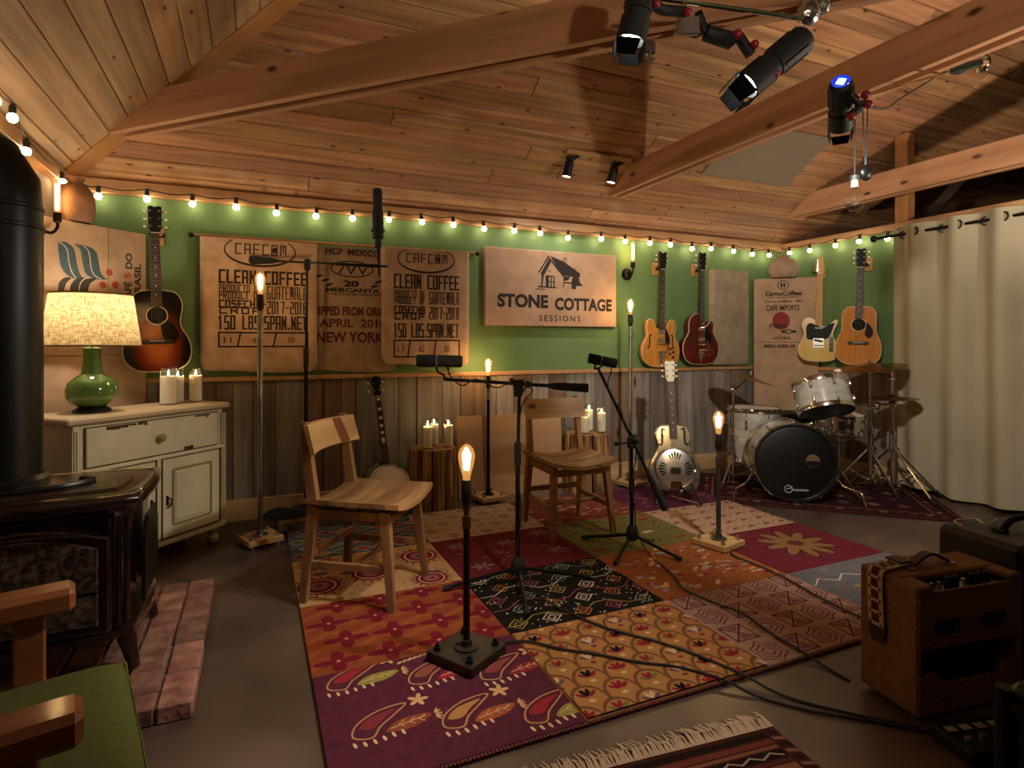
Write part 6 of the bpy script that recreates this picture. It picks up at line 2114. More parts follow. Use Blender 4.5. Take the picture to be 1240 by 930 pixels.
for k in range(3):
    a = k * 2 * PI / 3
    c_, s_ = math.cos(a), math.sin(a)
    MB().tube([(.015 * c_, .015 * s_, .2), (.2 * c_, .2 * s_, .012)], .007, 8).build('leg', CHROME, ss)
    MB().tube([(0, 0, .40), (.12 * c_, .12 * s_, .44), (.182 * c_, .182 * s_, .475), (.187 * c_, .187 * s_, .505)], .008, 8).build('basket_arm', CHROME, ss)
# tom holder arm rising from the bass drum stand side
# throne
dt = thing('drum_throne', 'round black drum stool behind the bass drum', 'stool', (4.20, 3.60, .008), 0)
MB().lathe([(.16, .50), (.175, .515), (.175, .555), (.16, .575), (.0001, .58)], 28).build('seat', BLKP, dt)
MB().cyl((0, 0, .12), (0, 0, .5), .015, n=10).build('pole', CHROME, dt)
for k in range(3):
    a = k * 2 * PI / 3 + .4
    MB().tube([(.015 * math.cos(a), .015 * math.sin(a), .22), (.2 * math.cos(a), .2 * math.sin(a), .012)], .009, 8).build('leg', CHROME, dt)


def cymbal(label, loc, r, rot, cup=.02):
    t = thing('cymbal', label, 'cymbal', loc, 0, 'cymbals of the drum kit', rot=rot)
    MB().lathe([(.006, cup + .012), (r * .10, cup + .010), (r * .17, cup), (r * .25, cup - .006), (r * .6, cup * .35 - .004), (r * .98, -.004), (r, -.0055), (r * .98, -.0065), (r * .6, cup * .35 - .007), (r * .25, cup - .009), (r * .17, cup - .003), (r * .1, cup + .007), (.006, cup + .009)], 48, caps=False).build('plate', BRONZE, t)
    MB().cyl((0, 0, cup + .010), (0, 0, cup + .03), .012, .009, 12).build('felt', mat('felt', '5c5750', .95), t)
    MB().cyl((0, 0, cup + .03), (0, 0, cup + .052), .007, n=8).box((0, 0, cup + .045), (.03, .006, .01), bev=.002).build('wing_nut', CHROME, t)
    return t


def cym_stand(label, loc, h, arm=None, angs=(0, 2.1, 4.2), r=.26, z0=.26):
    t = thing('cymbal_stand', label, 'cymbal stand', (*loc, .008), 0, 'chrome cymbal stands')
    MB().cyl((0, 0, .06), (0, 0, h * .5), .0135, n=12).build('pole', CHROME, t)
    MB().cyl((0, 0, h * .48), (0, 0, h), .0095, n=12).build('pole', CHROME, t)
    MB().cyl((0, 0, h * .46), (0, 0, h * .53), .02, n=12).tube([(.02, 0, h * .5), (.05, 0, h * .5)], .006, 6).build('height_clamp', CHROME, t)
    MB().cyl((0, 0, z0), (0, 0, z0 + .06), .021, n=12).build('leg_collar', CHROME, t)
    for a in angs:
        c_, s_ = math.cos(a), math.sin(a)
        for w in (-.008, .008):
            pass
        l = MB().tube([(.018 * c_, .018 * s_, z0 + .03), (r * c_, r * s_, .014)], .008, 8).tube([(.014 * c_, .014 * s_, .09), (r * .5 * c_, r * .5 * s_, .014 + (z0 + .016) * .5)], .005, 6).build('leg', CHROME, t)
        MB().tube([((r - .035) * c_, (r - .035) * s_, .018 + .03 * z0 / r), (r * c_, r * s_, .015)], .014, 8).build('rubber_foot', RUBBER, l)
    if arm:
        MB().tube([(0, 0, h - .02), arm[0], arm[1]], .007, 8).sphere((0, 0, h - .01), .022, 10, 8).build('boom_arm', CHROME, t)
    else:
        MB().sphere((0, 0, h - .05), .02, 10, 8).build('tilter', CHROME, t)
    return t


# left ride on a boom stand
cym_stand('chrome boom cymbal stand left of the floor tom', (3.555, 3.60), .80, ((.16, .02, .86), (.20, .03, .875)), (1.2, 3.5, 5.4), .22, .22)
cymbal('wide bronze cymbal tilted over the floor tom', (3.77, 3.64, .875), .255, (math.radians(9), math.radians(13), 0))
# right side: crash on a straight stand, hi-hat in front of the curtain
cym_stand('chrome stand with a pale flat crash cymbal in front of the acoustic guitar', (4.42, 3.05), .985, None, (.2, 2.5, 4.4), .30, .30)
cymbal('bronze crash cymbal highest at the right of the drum kit', (4.42, 3.05, .985), .25, (math.radians(-2), math.radians(-8), 0))
hh = cym_stand('chrome hi-hat stand nearest the curtain', (4.46, 2.90), .94, None, (-.6, 1.7, 4.6), .33, .33)
cymbal('upper hi-hat cymbal, thin and flat, just below the crash cymbal', (4.46, 2.90, .755), .175, (0, math.radians(-1), 0), .016)
MB().tube([(0, 0, .70), (-.12, .02, .69), (-.26, .03, .68)], .011, 8).sphere((0, 0, .70), .028, 10, 8).sphere((-.14, .02, .688), .03, 10, 8).build('tom_arm', CHROME, hh)
MB().lathe([(.03, 0), (.032, .015), (.028, .1), (.0001, .1)], 16, Matrix.Translation((-.05, 0, .36))).build('clutch_block', STEEL, hh)


# ------------------------------------------------------------------ tweed amplifier with strap
TWEED = mat('tweed', '80552e', .75, col2='664222', scale=70, stretch=(1, 1, 1), bump=.3, bscale=160, detail=2)
TWIN = mat('amp_inside', '5a3418', .8)
amp = thing('guitar_amplifier', 'tweed covered combo amplifier with open back and leather handle', 'amplifier', (1.863, 1.132, .004), math.radians(-8))
AW, AD, AH, ATH = .445, .215, .405, .022
MB().box((ATH / 2, AD / 2, AH / 2 + .01), (ATH, AD, AH), bev=.008).build('side_board', TWEED, amp)
MB().box((AW - ATH / 2, AD / 2, AH / 2 + .01), (ATH, AD, AH), bev=.008).build('side_board', TWEED, amp)
MB().box((AW / 2, AD / 2, ATH / 2 + .01), (AW - 2 * ATH + .01, AD - .01, ATH), bev=.003).build('bottom_board', TWEED, amp)
MB().box((AW / 2, AD * .68, AH + .01 - ATH / 2), (AW - .02, AD * .62, ATH), bev=.006).build('top_board', TWEED, amp)
MB().box((AW / 2, AD - .02, AH / 2 + .01), (AW - .04, .02, AH - .03)).build('baffle', TWIN, amp, smooth=False)
# back panels
up = MB()
up.prism([(ATH, .215), (AW - ATH, .215), (AW - ATH, AH - .015), (ATH, AH - .015)], .006, .018)
upo = up.build('upper_back_panel', TWEED, amp, smooth=False)
for (cx, w) in ((.125, .12), (.32, .12)):
    pl = [(cx - w / 2, .272), (cx - w / 2 + .02, .255), (cx + w / 2 - .02, .255), (cx + w / 2, .272), (cx + w / 2, .285), (cx + w / 2 - .02, .302), (cx - w / 2 + .02, .302), (cx - w / 2, .285)]
    v = MB().prism(pl, .0045, .007).build('vent_slot', mat('vent_dark', '120a06', .9), upo, smooth=False)
    for k in range(3): MB().cyl((cx - .035 + k * .033, .0042, .258), (cx - .035 + k * .033, .0042, .288), .009, n=10).build('valve', mat('valve_glass', '4a4038', .15, .5), v)
low = MB().prism([(ATH, .03), (AW - ATH, .03), (AW - ATH, .135), (AW - .075, .135), (AW - .10, .10), (.11, .10), (.085, .135), (ATH, .135)], .006, .018).build('lower_back_panel', TWEED, amp, smooth=False)
MB().lathe([(.10, 0), (.095, .03), (.045, .07), (.045, .10), (.0001, .10)], 28, Matrix.Translation((.24, AD - .03, .2)) @ Matrix.Rotation(PI / 2, 4, 'X')).build('loudspeaker', mat('speaker_frame', '3a332c', .5, .6), amp)
for k in range(5):
    a = k * .7
    MB().tube(smoothpoly([(.05 + .02 * k, .05, .05), (.12 + .03 * math.sin(a), .04, .12 + .02 * k), (.26 + .02 * k, .045, .15 + .01 * k), (.36, .05, .13), (.33 - .03 * k, .06, .06), (.18, .05, .05)], 5, False), .005, 6).build('coiled_cable', CORD, amp)
# control panel: chrome plate set into the top at the back
MB().box((AW / 2 + .01, AD * .17, AH - .018), (AW * .74, AD * .30, .006), bev=.002).build('control_panel', mat('panel_chrome', '8f8880', .2, 1), amp)
MB().prism([(AW * .13, AH - .05), (AW * .90, AH - .05), (AW * .90, AH + .008), (AW * .87, AH - .012), (AW * .16, AH - .012), (AW * .13, AH + .008)], .004, .012).build('panel_surround', TWEED, amp, smooth=False)
for s_, x in ((-1, .035), (1, AW - .03)): MB().box((x, AD * .19, AH), (.06, AD * .36, .02), bev=.005).build('top_corner', TWEED, amp)
for k, x in enumerate((.10, .13, .17, .20, .235, .265, .30, .335)):
    if k in (0, 1, 4): MB().cyl((x, AD * .18, AH - .016), (x, AD * .18, AH + .0), .006, n=10).build('jack_socket', STEEL, amp)
    else: MB().cyl((x, AD * .18, AH - .016), (x, AD * .18, AH + .014), .0125, .009, 12).build('knob', BLKP, amp)
LEA = mat('brown_leather', '3a1c10', .5, bump=.2, bscale=60)
hm = MB()
hp = smoothpoly([(AW * .27, AD * .62, AH + .012), (AW * .33, AD * .62, AH + .03), (AW * .46, AD * .62, AH + .052), (AW * .60, AD * .62, AH + .03), (AW * .66, AD * .62, AH + .012)], 5, False)
vs = []
for p in hp: vs += [(p[0], p[1] - .014, p[2] - .004), (p[0], p[1] + .014, p[2] - .004), (p[0], p[1] + .014, p[2] + .005), (p[0], p[1] - .014, p[2] + .005)]
n = len(hp)
hm.add(vs, [(0, 1, 2, 3), tuple(4 * (n - 1) + k for k in (3, 2, 1, 0))] + [(4 * i + k, 4 * i + (k + 1) % 4, 4 * i + 4 + (k + 1) % 4, 4 * i + 4 + k) for i in range(n - 1) for k in range(4)])
hm.build('handle', LEA, amp, ang=50)
for x in (AW * .27, AW * .66): MB().box((x, AD * .62, AH + .013), (.03, .036, .008), bev=.003).build('handle_end', STEEL, amp)
for x in (.05, AW - .05):
    for y in (.04, AD - .04): MB().cyl((x, y, -.004), (x, y, .012), .014, n=10).build('foot', RUBBER, amp)

# strap draped over the amplifier's left end
STRAP = mat('strap_cream', 'b8a58c', .9, bump=.2, bscale=200)
SRED = mat('strap_oxblood', '4a1216', .9)
SOLV = mat('strap_olive', '5a4a28', .9)
sp0 = thing('guitar_strap', 'cream woven guitar strap with oxblood flowers draped over the amplifier', 'strap', (1.863, 1.132, .004), math.radians(-8))
path = [Vector(p) for p in smoothpoly([(.20, .165, AH + .024), (.12, .16, AH + .022), (.05, .15, AH + .021), (.008, .145, AH + .020), (-.008, .143, AH + .006), (-.010, .142, AH - .05), (-.009, .14, AH - .12), (-.009, .138, AH - .165)], 6, False)]
acc = [0]
for a, b in zip(path[:-1], path[1:]): acc.append(acc[-1] + (b - a).length)
TL = acc[-1]
def strap_pt(d, w, off):
    d = min(max(d, 0), TL - 1e-6)
    i = max(k for k in range(len(acc) - 1) if acc[k] <= d)
    q = (d - acc[i]) / max(1e-9, acc[i + 1] - acc[i])
    p = path[i].lerp(path[i + 1], q)
    tg = (path[i + 1] - path[i]).normalized()
    nrm = tg.cross(Vector((0, 1, 0))).normalized()
    if nrm.x > 0.3 or nrm.z < -.3: nrm = -nrm
    return p + Vector((0, 1, 0)) * w + nrm * off
mb = MB()
N = 40
for k in range(N + 1):
    d = TL * k / N
    for (w, o_) in ((-.028, 0), (.028, 0), (.028, .003), (-.028, .003)): mb.v.append(strap_pt(d, w, o_))
for k in range(N):
    for j in range(4): mb.f.append([4 * k + j, 4 * k + (j + 1) % 4, 4 * k + 4 + (j + 1) % 4, 4 * k + 4 + j]); mb.mi.append(0)
mb.f += [[0, 1, 2, 3], [4 * N + 3, 4 * N + 2, 4 * N + 1, 4 * N]]; mb.mi += [0, 0]
st_ = mb.build('webbing', STRAP, sp0, ang=60)
mb = MB()
d = .02
while d < TL - .02:
    mb.m(0)
    for k in range(4):
        a = k * PI / 2 + PI / 4
        cx, cw = d + .009 * math.cos(a), .009 * math.sin(a)
        mb.add([strap_pt(cx + .009 * math.cos(q * PI / 5), cw + .009 * math.sin(q * PI / 5), .0042) for q in range(10)], [list(range(10))])
    mb.m(1)
    for s in (-1, 1): mb.add([strap_pt(d + .019 + .008 * math.cos(q * PI / 4), s * .019 + .005 * math.sin(q * PI / 4), .0042) for q in range(8)], [list(range(8))])
    d += .038
mb.build('woven_flowers', [SRED, SOLV], st_, smooth=False)['kind'] = 'stuff'
MB().prism(smoothpoly([(-.028, 0), (.028, 0), (.028, -.03), (.018, -.055), (-.018, -.055), (-.028, -.03)], 3), 0, .005, Matrix.Translation((-.009, .138, AH - .162)) @ Matrix.Rotation(-PI / 2, 4, 'Z')).build('leather_end', mat('black_leather', '15100e', .45), sp0, smooth=False)
MB().box((.115, .165, AH + .028), (.05, .06, .008), bev=.002).build('buckle_pad', mat('oxblood_leather', '3a1414', .5), sp0)

# ------------------------------------------------------------------ black cases at the right edge
CASE = mat('black_tolex', '0e0e10', .45, col2='16161a', scale=40, bump=.2, bscale=200)
cs_ = thing('speaker_cabinet', 'black covered amplifier case with a strap handle behind the tweed amplifier', 'case', (2.36, 1.09, .0), math.radians(-8))
MB().box((.24, .16, .25), (.48, .30, .46), bev=.02).build('shell', CASE, cs_)
MB().tube(smoothpoly([(.13, .16, .485), (.17, .16, .515), (.24, .16, .525), (.31, .16, .515), (.35, .16, .485)], 4, False), .012, 8).build('handle', BLKP, cs_)
for x in (.12, .36): MB().box((x, .16, .484), (.04, .04, .014), bev=.003).build('handle_mount', BLKP, cs_)
for (x, y) in ((.06, .05), (.42, .05), (.06, .27), (.42, .27)): MB().cyl((x, y, 0), (x, y, .024), .018, n=10).build('foot', RUBBER, cs_)
MB().tube(smoothpoly([(.02, .22, .492), (.06, .28, .49), (.15, .27, .492), (.12, .21, .493), (.22, .24, .492)], 5, False), .004, 6).build('pale_cable', mat('cream_cable', 'b8ab86', .6), cs_)
hc = thing('hard_case', 'black ribbed hard case in the bottom right corner of the picture', 'case', (1.625, .47, 0), math.radians(-6))
MB().box((.22, .17, .17), (.44, .34, .30), bev=.03).build('lower_shell', CASE, hc)
MB().box((.22, .17, .30), (.46, .36, .03), bev=.008).build('rim', BLKP, hc)
MB().box((.22, .17, .335), (.44, .34, .05), bev=.02).build('lid', CASE, hc)
for x in (.0, .44): MB().cyl((x, .34, .03), (x, .34, .34), .02, n=12).build('corner_rib', BLKP, hc)
for x in (.1, .34): MB().box((x, .355, .295), (.05, .02, .06), bev=.004).build('latch', STEEL, hc)
pb = thing('pedalboard', 'small black pedal with pale print on the floor by the hard case', 'pedal', (1.80, .95, 0), math.radians(-14))
MB().box((.11, .07, .025), (.22, .14, .04), bev=.006).build('housing', BLKP, pb)
for k in range(4):
    MB().cyl((.035 + k * .05, .045, .045), (.035 + k * .05, .045, .06), .011, n=10).build('footswitch', STEEL, pb)
    MB().box((.035 + k * .05, .10, .0458), (.03, .022, .002)).build('label_plate', mat('pale_print', '8e8c86', .6), pb, smooth=False)


# ------------------------------------------------------------------ cables on the floor
def floor_cable(label, pts, r=.0045):
    tag(MB().tube(smoothpoly([(x, y, z) for x, y, z in pts], 6, False), r, 6).build('cable', CORD), label, 'cable', 'black audio cables on the floor')


zr = RT + .010; zf = .006
floor_cable('black cable from the centre microphone stand across the gold rug square to the amplifier', [(1.22, 2.20, zr), (1.3, 1.99, zr), (1.42, 1.82, zr), (1.50, 1.66, zr), (1.545, 1.53, zr), (1.60, 1.40, zf), (1.70, 1.265, zf), (1.80, 1.16, zf), (1.85, 1.115, zf)])
floor_cable('black cable from the front lamp along the gold rug square', [(.86, 2.06, zr), (.96, 2.03, zr), (1.05, 1.93, zr), (1.15, 1.845, zr), (1.27, 1.73, zr), (1.37, 1.655, zr), (1.46, 1.535, zr), (1.52, 1.43, zf), (1.62, 1.30, zf), (1.76, 1.18, zf), (1.84, 1.10, zf), (1.98, 1.02, zf)])
floor_cable('black cable from the tilted microphone stand across the cream rug square to the amplifier', [(1.93, 2.45, zr), (1.89, 2.30, zr), (1.835, 2.16, zr), (1.86, 2.0, zr), (1.897, 1.866, zr), (1.87, 1.70, zr), (1.866, 1.57, zr), (1.88, 1.45, zf), (1.88, 1.37, zf)])
floor_cable('black cable from the grey pipe lamp running to the right edge of the rug', [(2.43, 2.47, zr), (2.37, 2.40, zr), (2.38, 2.22, zr), (2.377, 2.07, zr), (2.34, 1.88, zr), (2.321, 1.695, zr), (2.33, 1.5, zr), (2.36, 1.42, zf)])

# ------------------------------------------------------------------ curtain on its rod
CURT = mat('curtain_cloth', 'a4997f', .9, col2='9a8f76', scale=2, bump=.06, bscale=120, spec=.1)
cu_ = thing('curtain', 'long beige grommet curtain hanging from the black rod at right', 'curtain', (4.72, 3.08, .035))
P_ = .29
def cur_x(y, z):
    k = .25 + .75 * min(1, (2.06 - z) / .5) if z > 1.5 else 1
    return .045 * math.sin(2 * PI * y / P_ + .5 + .12 * math.sin(z * 1.3)) * (.9 + .1 * math.sin(3 * z + y * 5)) + .012 * math.sin(2 * PI * y / (P_ * 1.7) + z)
mb = MB()
NU, NV = 150, 22
for off in (0, .004):
    mb.grid(lambda u, v: (cur_x(u * 2.1, v * 2.07) + off, -u * 2.1, v * 2.07 + .012 * math.sin(u * 17) * (1 - v)), NU, NV)
b1 = (NU + 1) * (NV + 1)
for i in range(NU): mb.f += [[i, i + 1, b1 + i + 1, b1 + i], [NV * (NU + 1) + i, NV * (NU + 1) + i + 1, b1 + NV * (NU + 1) + i + 1, b1 + NV * (NU + 1) + i]]; mb.mi += [0, 0]
for j in range(NV): mb.f += [[j * (NU + 1), (j + 1) * (NU + 1), b1 + (j + 1) * (NU + 1), b1 + j * (NU + 1)], [j * (NU + 1) + NU, (j + 1) * (NU + 1) + NU, b1 + (j + 1) * (NU + 1) + NU, b1 + j * (NU + 1) + NU]]; mb.mi += [0, 0]
mb.build('cloth', CURT, cu_, ang=80)
gr = MB().tube([(.006 * 0, .028 * math.cos(k * PI / 8), .028 * math.sin(k * PI / 8)) for k in range(16)], .006, 6, closed=True).mesh('grommet', BLACK)
for k in range(14):
    y = .075 + k * P_ / 2
    ob('grommet', gr, cu_, (cur_x(y, 2.0), -y, 2.005), (0, 0, .5 * (-1) ** k))
crod = thing('curtain_rod', 'black rod with ball end carrying the beige curtain', 'rod', (4.72, 3.2, 2.04))
MB().cyl((0, 0, 0), (0, -2.3, 0), .011, n=12).build('pole', BLACK, crod)
MB().sphere((0, .025, 0), .028, 14, 10).cyl((0, .0, 0), (0, .02, 0), .014, n=12).build('finial', BLACK, crod)
for y in (-.05, -1.2): MB().tube([(0, y, 0), (.03, y, .01), (.095, y, .02)], .007, 8).build('bracket', BLACK, crod)

# ------------------------------------------------------------------ stage lights on the beams
REDK = mat('red_knob', '8a1420', .4)
LENS = emis('lit_lens', (.95, 1.0, .92), 8)
DOOR = mat('barn_door', '040404', .85, spec=.1)
SPOTCOL = (1.0, .93, .83)


def stage_light(label, rear, front, r, power, size, flaps=True, lens=LENS, disp=False):
    rear = Vector(rear); front = Vector(front)
    L = (front - rear).length
    t = thing('stage_light', label, 'spotlight', rear, 0, 'black stage lights under the beams')
    q = (front - rear).to_track_quat('Z', 'Y')
    t.rotation_euler = q.to_euler()
    bodyL = L * .78
    bd_ = MB().lathe([(r * .75, 0), (r * .95, L * .04), (r * .95, L * .42), (r * .86, L * .43), (r * .86, L * .5), (r, L * .51), (r * 1.02, bodyL), (r * .92, bodyL), (r * .9, bodyL - .03)], 24, caps=False).build('barrel', BLACKM, t)
    MB().lathe([(r * .75, .001), (.0001, 0)], 24, caps=False).build('rear_cap', BLACKM, t)
    for k in range(8):
        a = k * PI / 4
        MB().box((r * .97 * math.cos(a), r * .97 * math.sin(a), L * .24), (.004, .01, L * .3), rot=(0, 0, a)).build('cooling_fin', BLACKM, t, smooth=False)
    MB().lathe([(r * .88, bodyL - .028), (.0001, bodyL - .024)], 24, caps=False).build('lens', lens, t)
    if flaps:
        for k in range(4):
            a = k * PI / 2
            M = Matrix.Rotation(a, 4, 'Z')
            sp_o = -.12
            mb = MB(M)
            mb.add([(-r * .8, r * .98, bodyL + .010), (r * .8, r * .98, bodyL + .010), (r * .62, r * .98 + (L - bodyL) * sp_o, L), (-r * .62, r * .98 + (L - bodyL) * sp_o, L),
                    (-r * .8, r * .98 + .003, bodyL + .010), (r * .8, r * .98 + .003, bodyL + .010), (r * .62, r * .98 + .003 + (L - bodyL) * sp_o, L), (-r * .62, r * .98 + .003 + (L - bodyL) * sp_o, L)],
                   [(0, 1, 2, 3), (7, 6, 5, 4), (0, 4, 5, 1), (1, 5, 6, 2), (2, 6, 7, 3), (3, 7, 4, 0)])
            mb.build('barn_door', DOOR, t, smooth=False)
    if disp:
        MB().lathe([(r * .72, -.006), (r * .72, -.002), (r * .5, -.001)], 20, caps=False).build('display_bezel', mat('blue_bezel', '0a1c5a', .3, emit=.4, ecol='1a3cff'), t)
        MB().box((0, 0, -.004), (r * .62, r * .62, .004), rot=(0, 0, .4)).build('display', emis('blue_display', (.35, .6, 1.0), 3.0), t, smooth=False)
    # power: the lamp's own beam
    d_ = bpy.data.lights.new('stage_beam', 'SPOT'); d_.energy = power; d_.color = SPOTCOL; d_.spot_size = math.radians(size); d_.spot_blend = .7; d_.shadow_soft_size = r * .6
    lo = bpy.data.objects.new('stage_beam', d_); COL.objects.link(lo)
    lo.parent = t; lo.location = (0, 0, L + .004); lo.rotation_euler = (PI, 0, 0)
    return t


def yoke(t, r, L, up):
    pass


STAGE_P = 40
s1 = stage_light('black stage light pointing down beside the diagonal tie beam, lit white at its lower edge', (1.157, 1.548, 2.357), (1.109, 1.587, 2.095), .048, STAGE_P, 70)
s2 = stage_light('longest black stage light, tilted down to the left, between the two tie beams', (1.746, 1.438, 2.232), (1.511, 1.548, 2.017), .052, STAGE_P, 70)
s3 = stage_light('black stage light with a square blue display, hung under the middle tie beam', (1.930, 1.440, 2.110), (2.108, 1.575, 1.980), .042, STAGE_P * 1.8, 115, disp=True)


def clamp(label, parts):
    t = thing('lamp_bracket', label, 'bracket', (0, 0, 0), 0, 'stage light brackets')
    for (nm, mb, m_) in parts: mb.build(nm, m_, t)
    return t


clamp('black yoke arm and silver pipe with red knobs at the diagonal beam', [
    ('pipe', MB().cyl((1.204, 1.539, 2.292), (1.737, 1.428, 2.288), .008, n=10), CHROME),
    ('arm', MB().tube([(1.161, 1.548, 2.279), (1.221, 1.548, 2.262), (1.307, 1.539, 2.271)], .018, 8), BLACKM),
    ('red_knob', MB().sphere((1.180, 1.526, 2.262), .015, 8, 6), REDK), ('red_knob', MB().sphere((1.303, 1.518, 2.258), .015, 8, 6), REDK),
    ('beam_plate', MB().box((1.350, 1.574, 2.249), (.075, .02, .06), rot=(0, 0, -.5), bev=.003), STEEL),
    ('strut', MB().tube([(1.35, 1.574, 2.26), (1.46, 1.70, 2.352)], .008, 8), STEEL),
    ('hose_clamp', MB().box((1.230, 1.634, 2.181), (.05, .03, .05), bev=.006).cyl((1.230, 1.625, 2.176), (1.230, 1.621, 2.116), .006, n=8), STEEL)])
clamp('black swivel arm with red knobs holding the longest stage light', [
    ('arm', MB().tube([(1.428, 1.574, 2.245), (1.514, 1.548, 2.224), (1.548, 1.539, 2.236), (1.582, 1.522, 2.176)], [.028, .03, .02, .02], 10), BLACKM),
    ('arm', MB().tube([(1.428, 1.574, 2.245), (1.402, 1.582, 2.314)], .014, 8), BLACKM),
    ('red_knob', MB().sphere((1.518, 1.518, 2.232), .017, 8, 6), REDK), ('red_knob', MB().sphere((1.578, 1.501, 2.202), .015, 8, 6), REDK), ('red_knob', MB().sphere((1.634, 1.462, 2.095), .015, 8, 6), REDK),
    ('cable', MB().tube(smoothpoly([(1.342, 1.600, 2.245), (1.393, 1.582, 2.228), (1.445, 1.574, 2.262), (1.505, 1.548, 2.228)], 5, False), .005, 6), CORD)])
clamp('silver foil wrapped clamp at the end of the pipe near the top of the picture', [
    ('foil', MB().sphere((1.746, 1.423, 2.314), .045, 9, 6, (1, .8, 1.1)).sphere((1.789, 1.410, 2.340), .035, 8, 5).sphere((1.737, 1.419, 2.361), .03, 7, 5), mat('crumpled_foil', 'b0aca4', .25, 1, bump=1.0, bscale=25))])
clamp('thin silver bar from the middle tie beam to the blue-lit stage light', [
    ('pipe', MB().cyl((2.0, 1.425, 2.053), (2.84, 1.585, 2.385), .006, n=10), mat('warm_bar', 'c9a87c', .25, 1)),
    ('arm', MB().tube(smoothpoly([(1.966, 1.456, 2.060), (1.990, 1.448, 2.076), (2.023, 1.432, 2.035), (1.990, 1.456, 2.003)], 4, False), .014, 8), BLACKM),
    ('red_knob', MB().sphere((2.010, 1.403, 2.064), .016, 8, 6), REDK), ('red_knob', MB().sphere((2.023, 1.403, 2.032), .016, 8, 6), REDK), ('red_knob', MB().sphere((1.978, 1.436, 1.992), .016, 8, 6), REDK),
    ('clamp_body', MB().tube([(2.82, 1.59, 2.38), (2.87, 1.57, 2.395), (2.95, 1.535, 2.42)], [.018, .026, .02], 10).sphere((2.97, 1.53, 2.42), .04, 10, 8, (.5, .8, 1.1)), CHROME),
    ('cable', MB().tube(smoothpoly([(2.02, 1.43, 2.04), (2.26, 1.50, 2.09), (2.56, 1.63, 2.23), (2.74, 1.64, 2.33), (2.84, 1.60, 2.40)], 5, False), .004, 6), CORD)])

# pulley pendant
pd = thing('pulley_pendant', 'clear globe pendant bulb hung on black cords with a dark pulley weight', 'pendant', (2.60, 1.856, 2.30))
cm2 = MB()
cm2.tube([(-.01, .004, 0), (-.012, .005, -.36)], .0035, 6); cm2.tube([(.022, -.01, 0), (.03, -.013, -.26)], .003, 6); cm2.tube([(.045, -.02, 0), (.04, -.017, -.26)], .003, 6)
cm2.build('cords', CORD, pd)['kind'] = 'stuff'
MB().cyl((.036, -.015, -.25), (.036, -.015, -.29), .012, n=10).sphere((.036, -.016, -.325), .038, 16, 10, (1, .6, 1)).build('pulley_weight', BLACK, pd)
MB().cyl((-.012, .005, -.34), (-.012, .005, -.36), .022, .022, 14).build('socket_cap', BLACKM, pd)
MB().cyl((-.012, .005, -.36), (-.012, .005, -.395), .016, n=14).build('lamp_socket', mat('porcelain', '7a746a', .3), pd)
MB().lathe([(.014, 0), (.02, -.012), (.038, -.04), (.045, -.068), (.038, -.095), (.02, -.11), (.0001, -.114)], 20, Matrix.Translation((-.012, .005, -.392)), caps=False).build('globe_bulb', CLEAR, pd)
MB().tube([(-.012 + .012 * math.cos(k), .005 + .012 * math.sin(k), -.46 + .004 * k) for k in range(8)], .0012, 5).build('dark_filament', STEEL, pd)
MB().box((.012, -.006, .012), (.09, .02, .026), bev=.004).build('ceiling_hook', BLACK, pd)


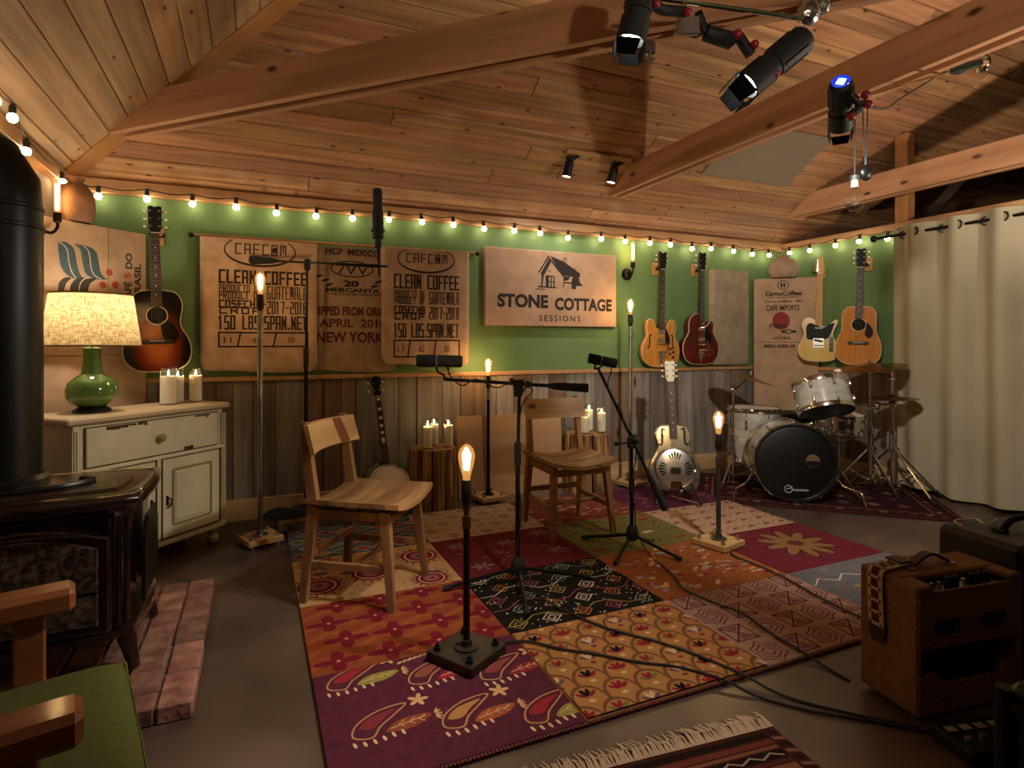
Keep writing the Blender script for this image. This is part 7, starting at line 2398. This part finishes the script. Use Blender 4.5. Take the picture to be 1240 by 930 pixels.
# two small spots on a strip over the wall
def small_spot(label, base, tip, target, blue=False):
    t = thing('small_spotlight', label, 'spotlight', base, 0, 'two small spotlights on the ceiling')
    d = Vector(tip) - Vector(base)
    m_ = mat('blue_black_metal', '1b1d3a', .35, .4) if blue else BLACKM
    MB().box((0, 0, -.015), (.06, .04, .03), bev=.006).tube([(0, 0, -.02), tuple(d * .25)], .012, 8).tube([(.02, 0, -.01), (.07, .01, .01)], .012, 6).build('mount', BLACKM, t)
    MB().tube([tuple(d * .22), tuple(d * .3), tuple(d * .98), tuple(d)], [.022, .032, .036, .03], 14).build('head', m_, t)
    MB().tube([tuple(d * .99), tuple(d * 1.005)], .027, 14).build('lens', emis('small_lens', (1, .8, .55), 10), t)
    dl = bpy.data.lights.new('small_beam', 'SPOT'); dl.energy = 10; dl.color = SPOTCOL; dl.spot_size = math.radians(95); dl.spot_blend = .8; dl.shadow_soft_size = .03
    lo = bpy.data.objects.new('small_beam', dl); COL.objects.link(lo); lo.parent = t; lo.location = d * 1.06
    lo.rotation_euler = (Vector(target) - Vector(tip)).to_track_quat('-Z', 'Y').to_euler()
    return t


zc_ = zb(3.66)
small_spot('small dark spotlight on the sloped ceiling, left one of the pair, bluish', (2.08, 3.66, zc_ - .01), (2.06, 3.69, zc_ - .15), (2.05, 4.25, 1.5), True)
small_spot('small black spotlight on the sloped ceiling, right one beside the tie beam', (2.46, 3.66, zc_ - .01), (2.44, 3.69, zc_ - .15), (2.5, 4.25, 1.5))
tag(MB().box((0, 0, 0), (.55, .035, .02), bev=.003).build('lamp_strip', TRIM, None, smooth=False, loc=(2.3, 3.62, zb(3.62) - .012), rot=(-ANG, 0, 0)), 'short pine strip on the ceiling carrying the two small spotlights', 'strip')

# dark cloth over a tan case by the tall stand
dc = thing('instrument_case', 'flat tan instrument case on the floor under a dark cloth', 'case', (.40, 3.915, 0), .05)
MB().box((0, 0, .045), (.56, .17, .075), bev=.012).build('shell', mat('tan_case', '5f4a28', .7, col2='4f3c20', scale=8), dc)
for x in (-.2, .2): MB().box((x, -.087, .05), (.03, .006, .03), bev=.002).build('latch', BRASS, dc)
mb = MB()
def clf(u, v):
    x = (u - .5) * .62; y = (v - .5) * .16
    e = math.sin(PI * u) ** .5 * math.sin(PI * v) ** .4
    return (x, y, .084 + e * (.075 + .025 * math.sin(9 * u + 2) + .012 * math.sin(23 * u + 7 * v)) if 0 < u < 1 else .084)
mb.grid(clf, 40, 14)
mb.grid(lambda u, v: ((u - .5) * .62, (v - .5) * .16, .0835), 40, 14)
tag(mb.build('dark_cloth', mat('navy_cloth', '15181c', .9, col2='1d2126', scale=12, bump=.2, bscale=80), None, ang=80, loc=(.36, 3.95, .0), rot=(0, 0, .05)), 'crumpled dark navy cloth lying on the tan case', 'cloth')
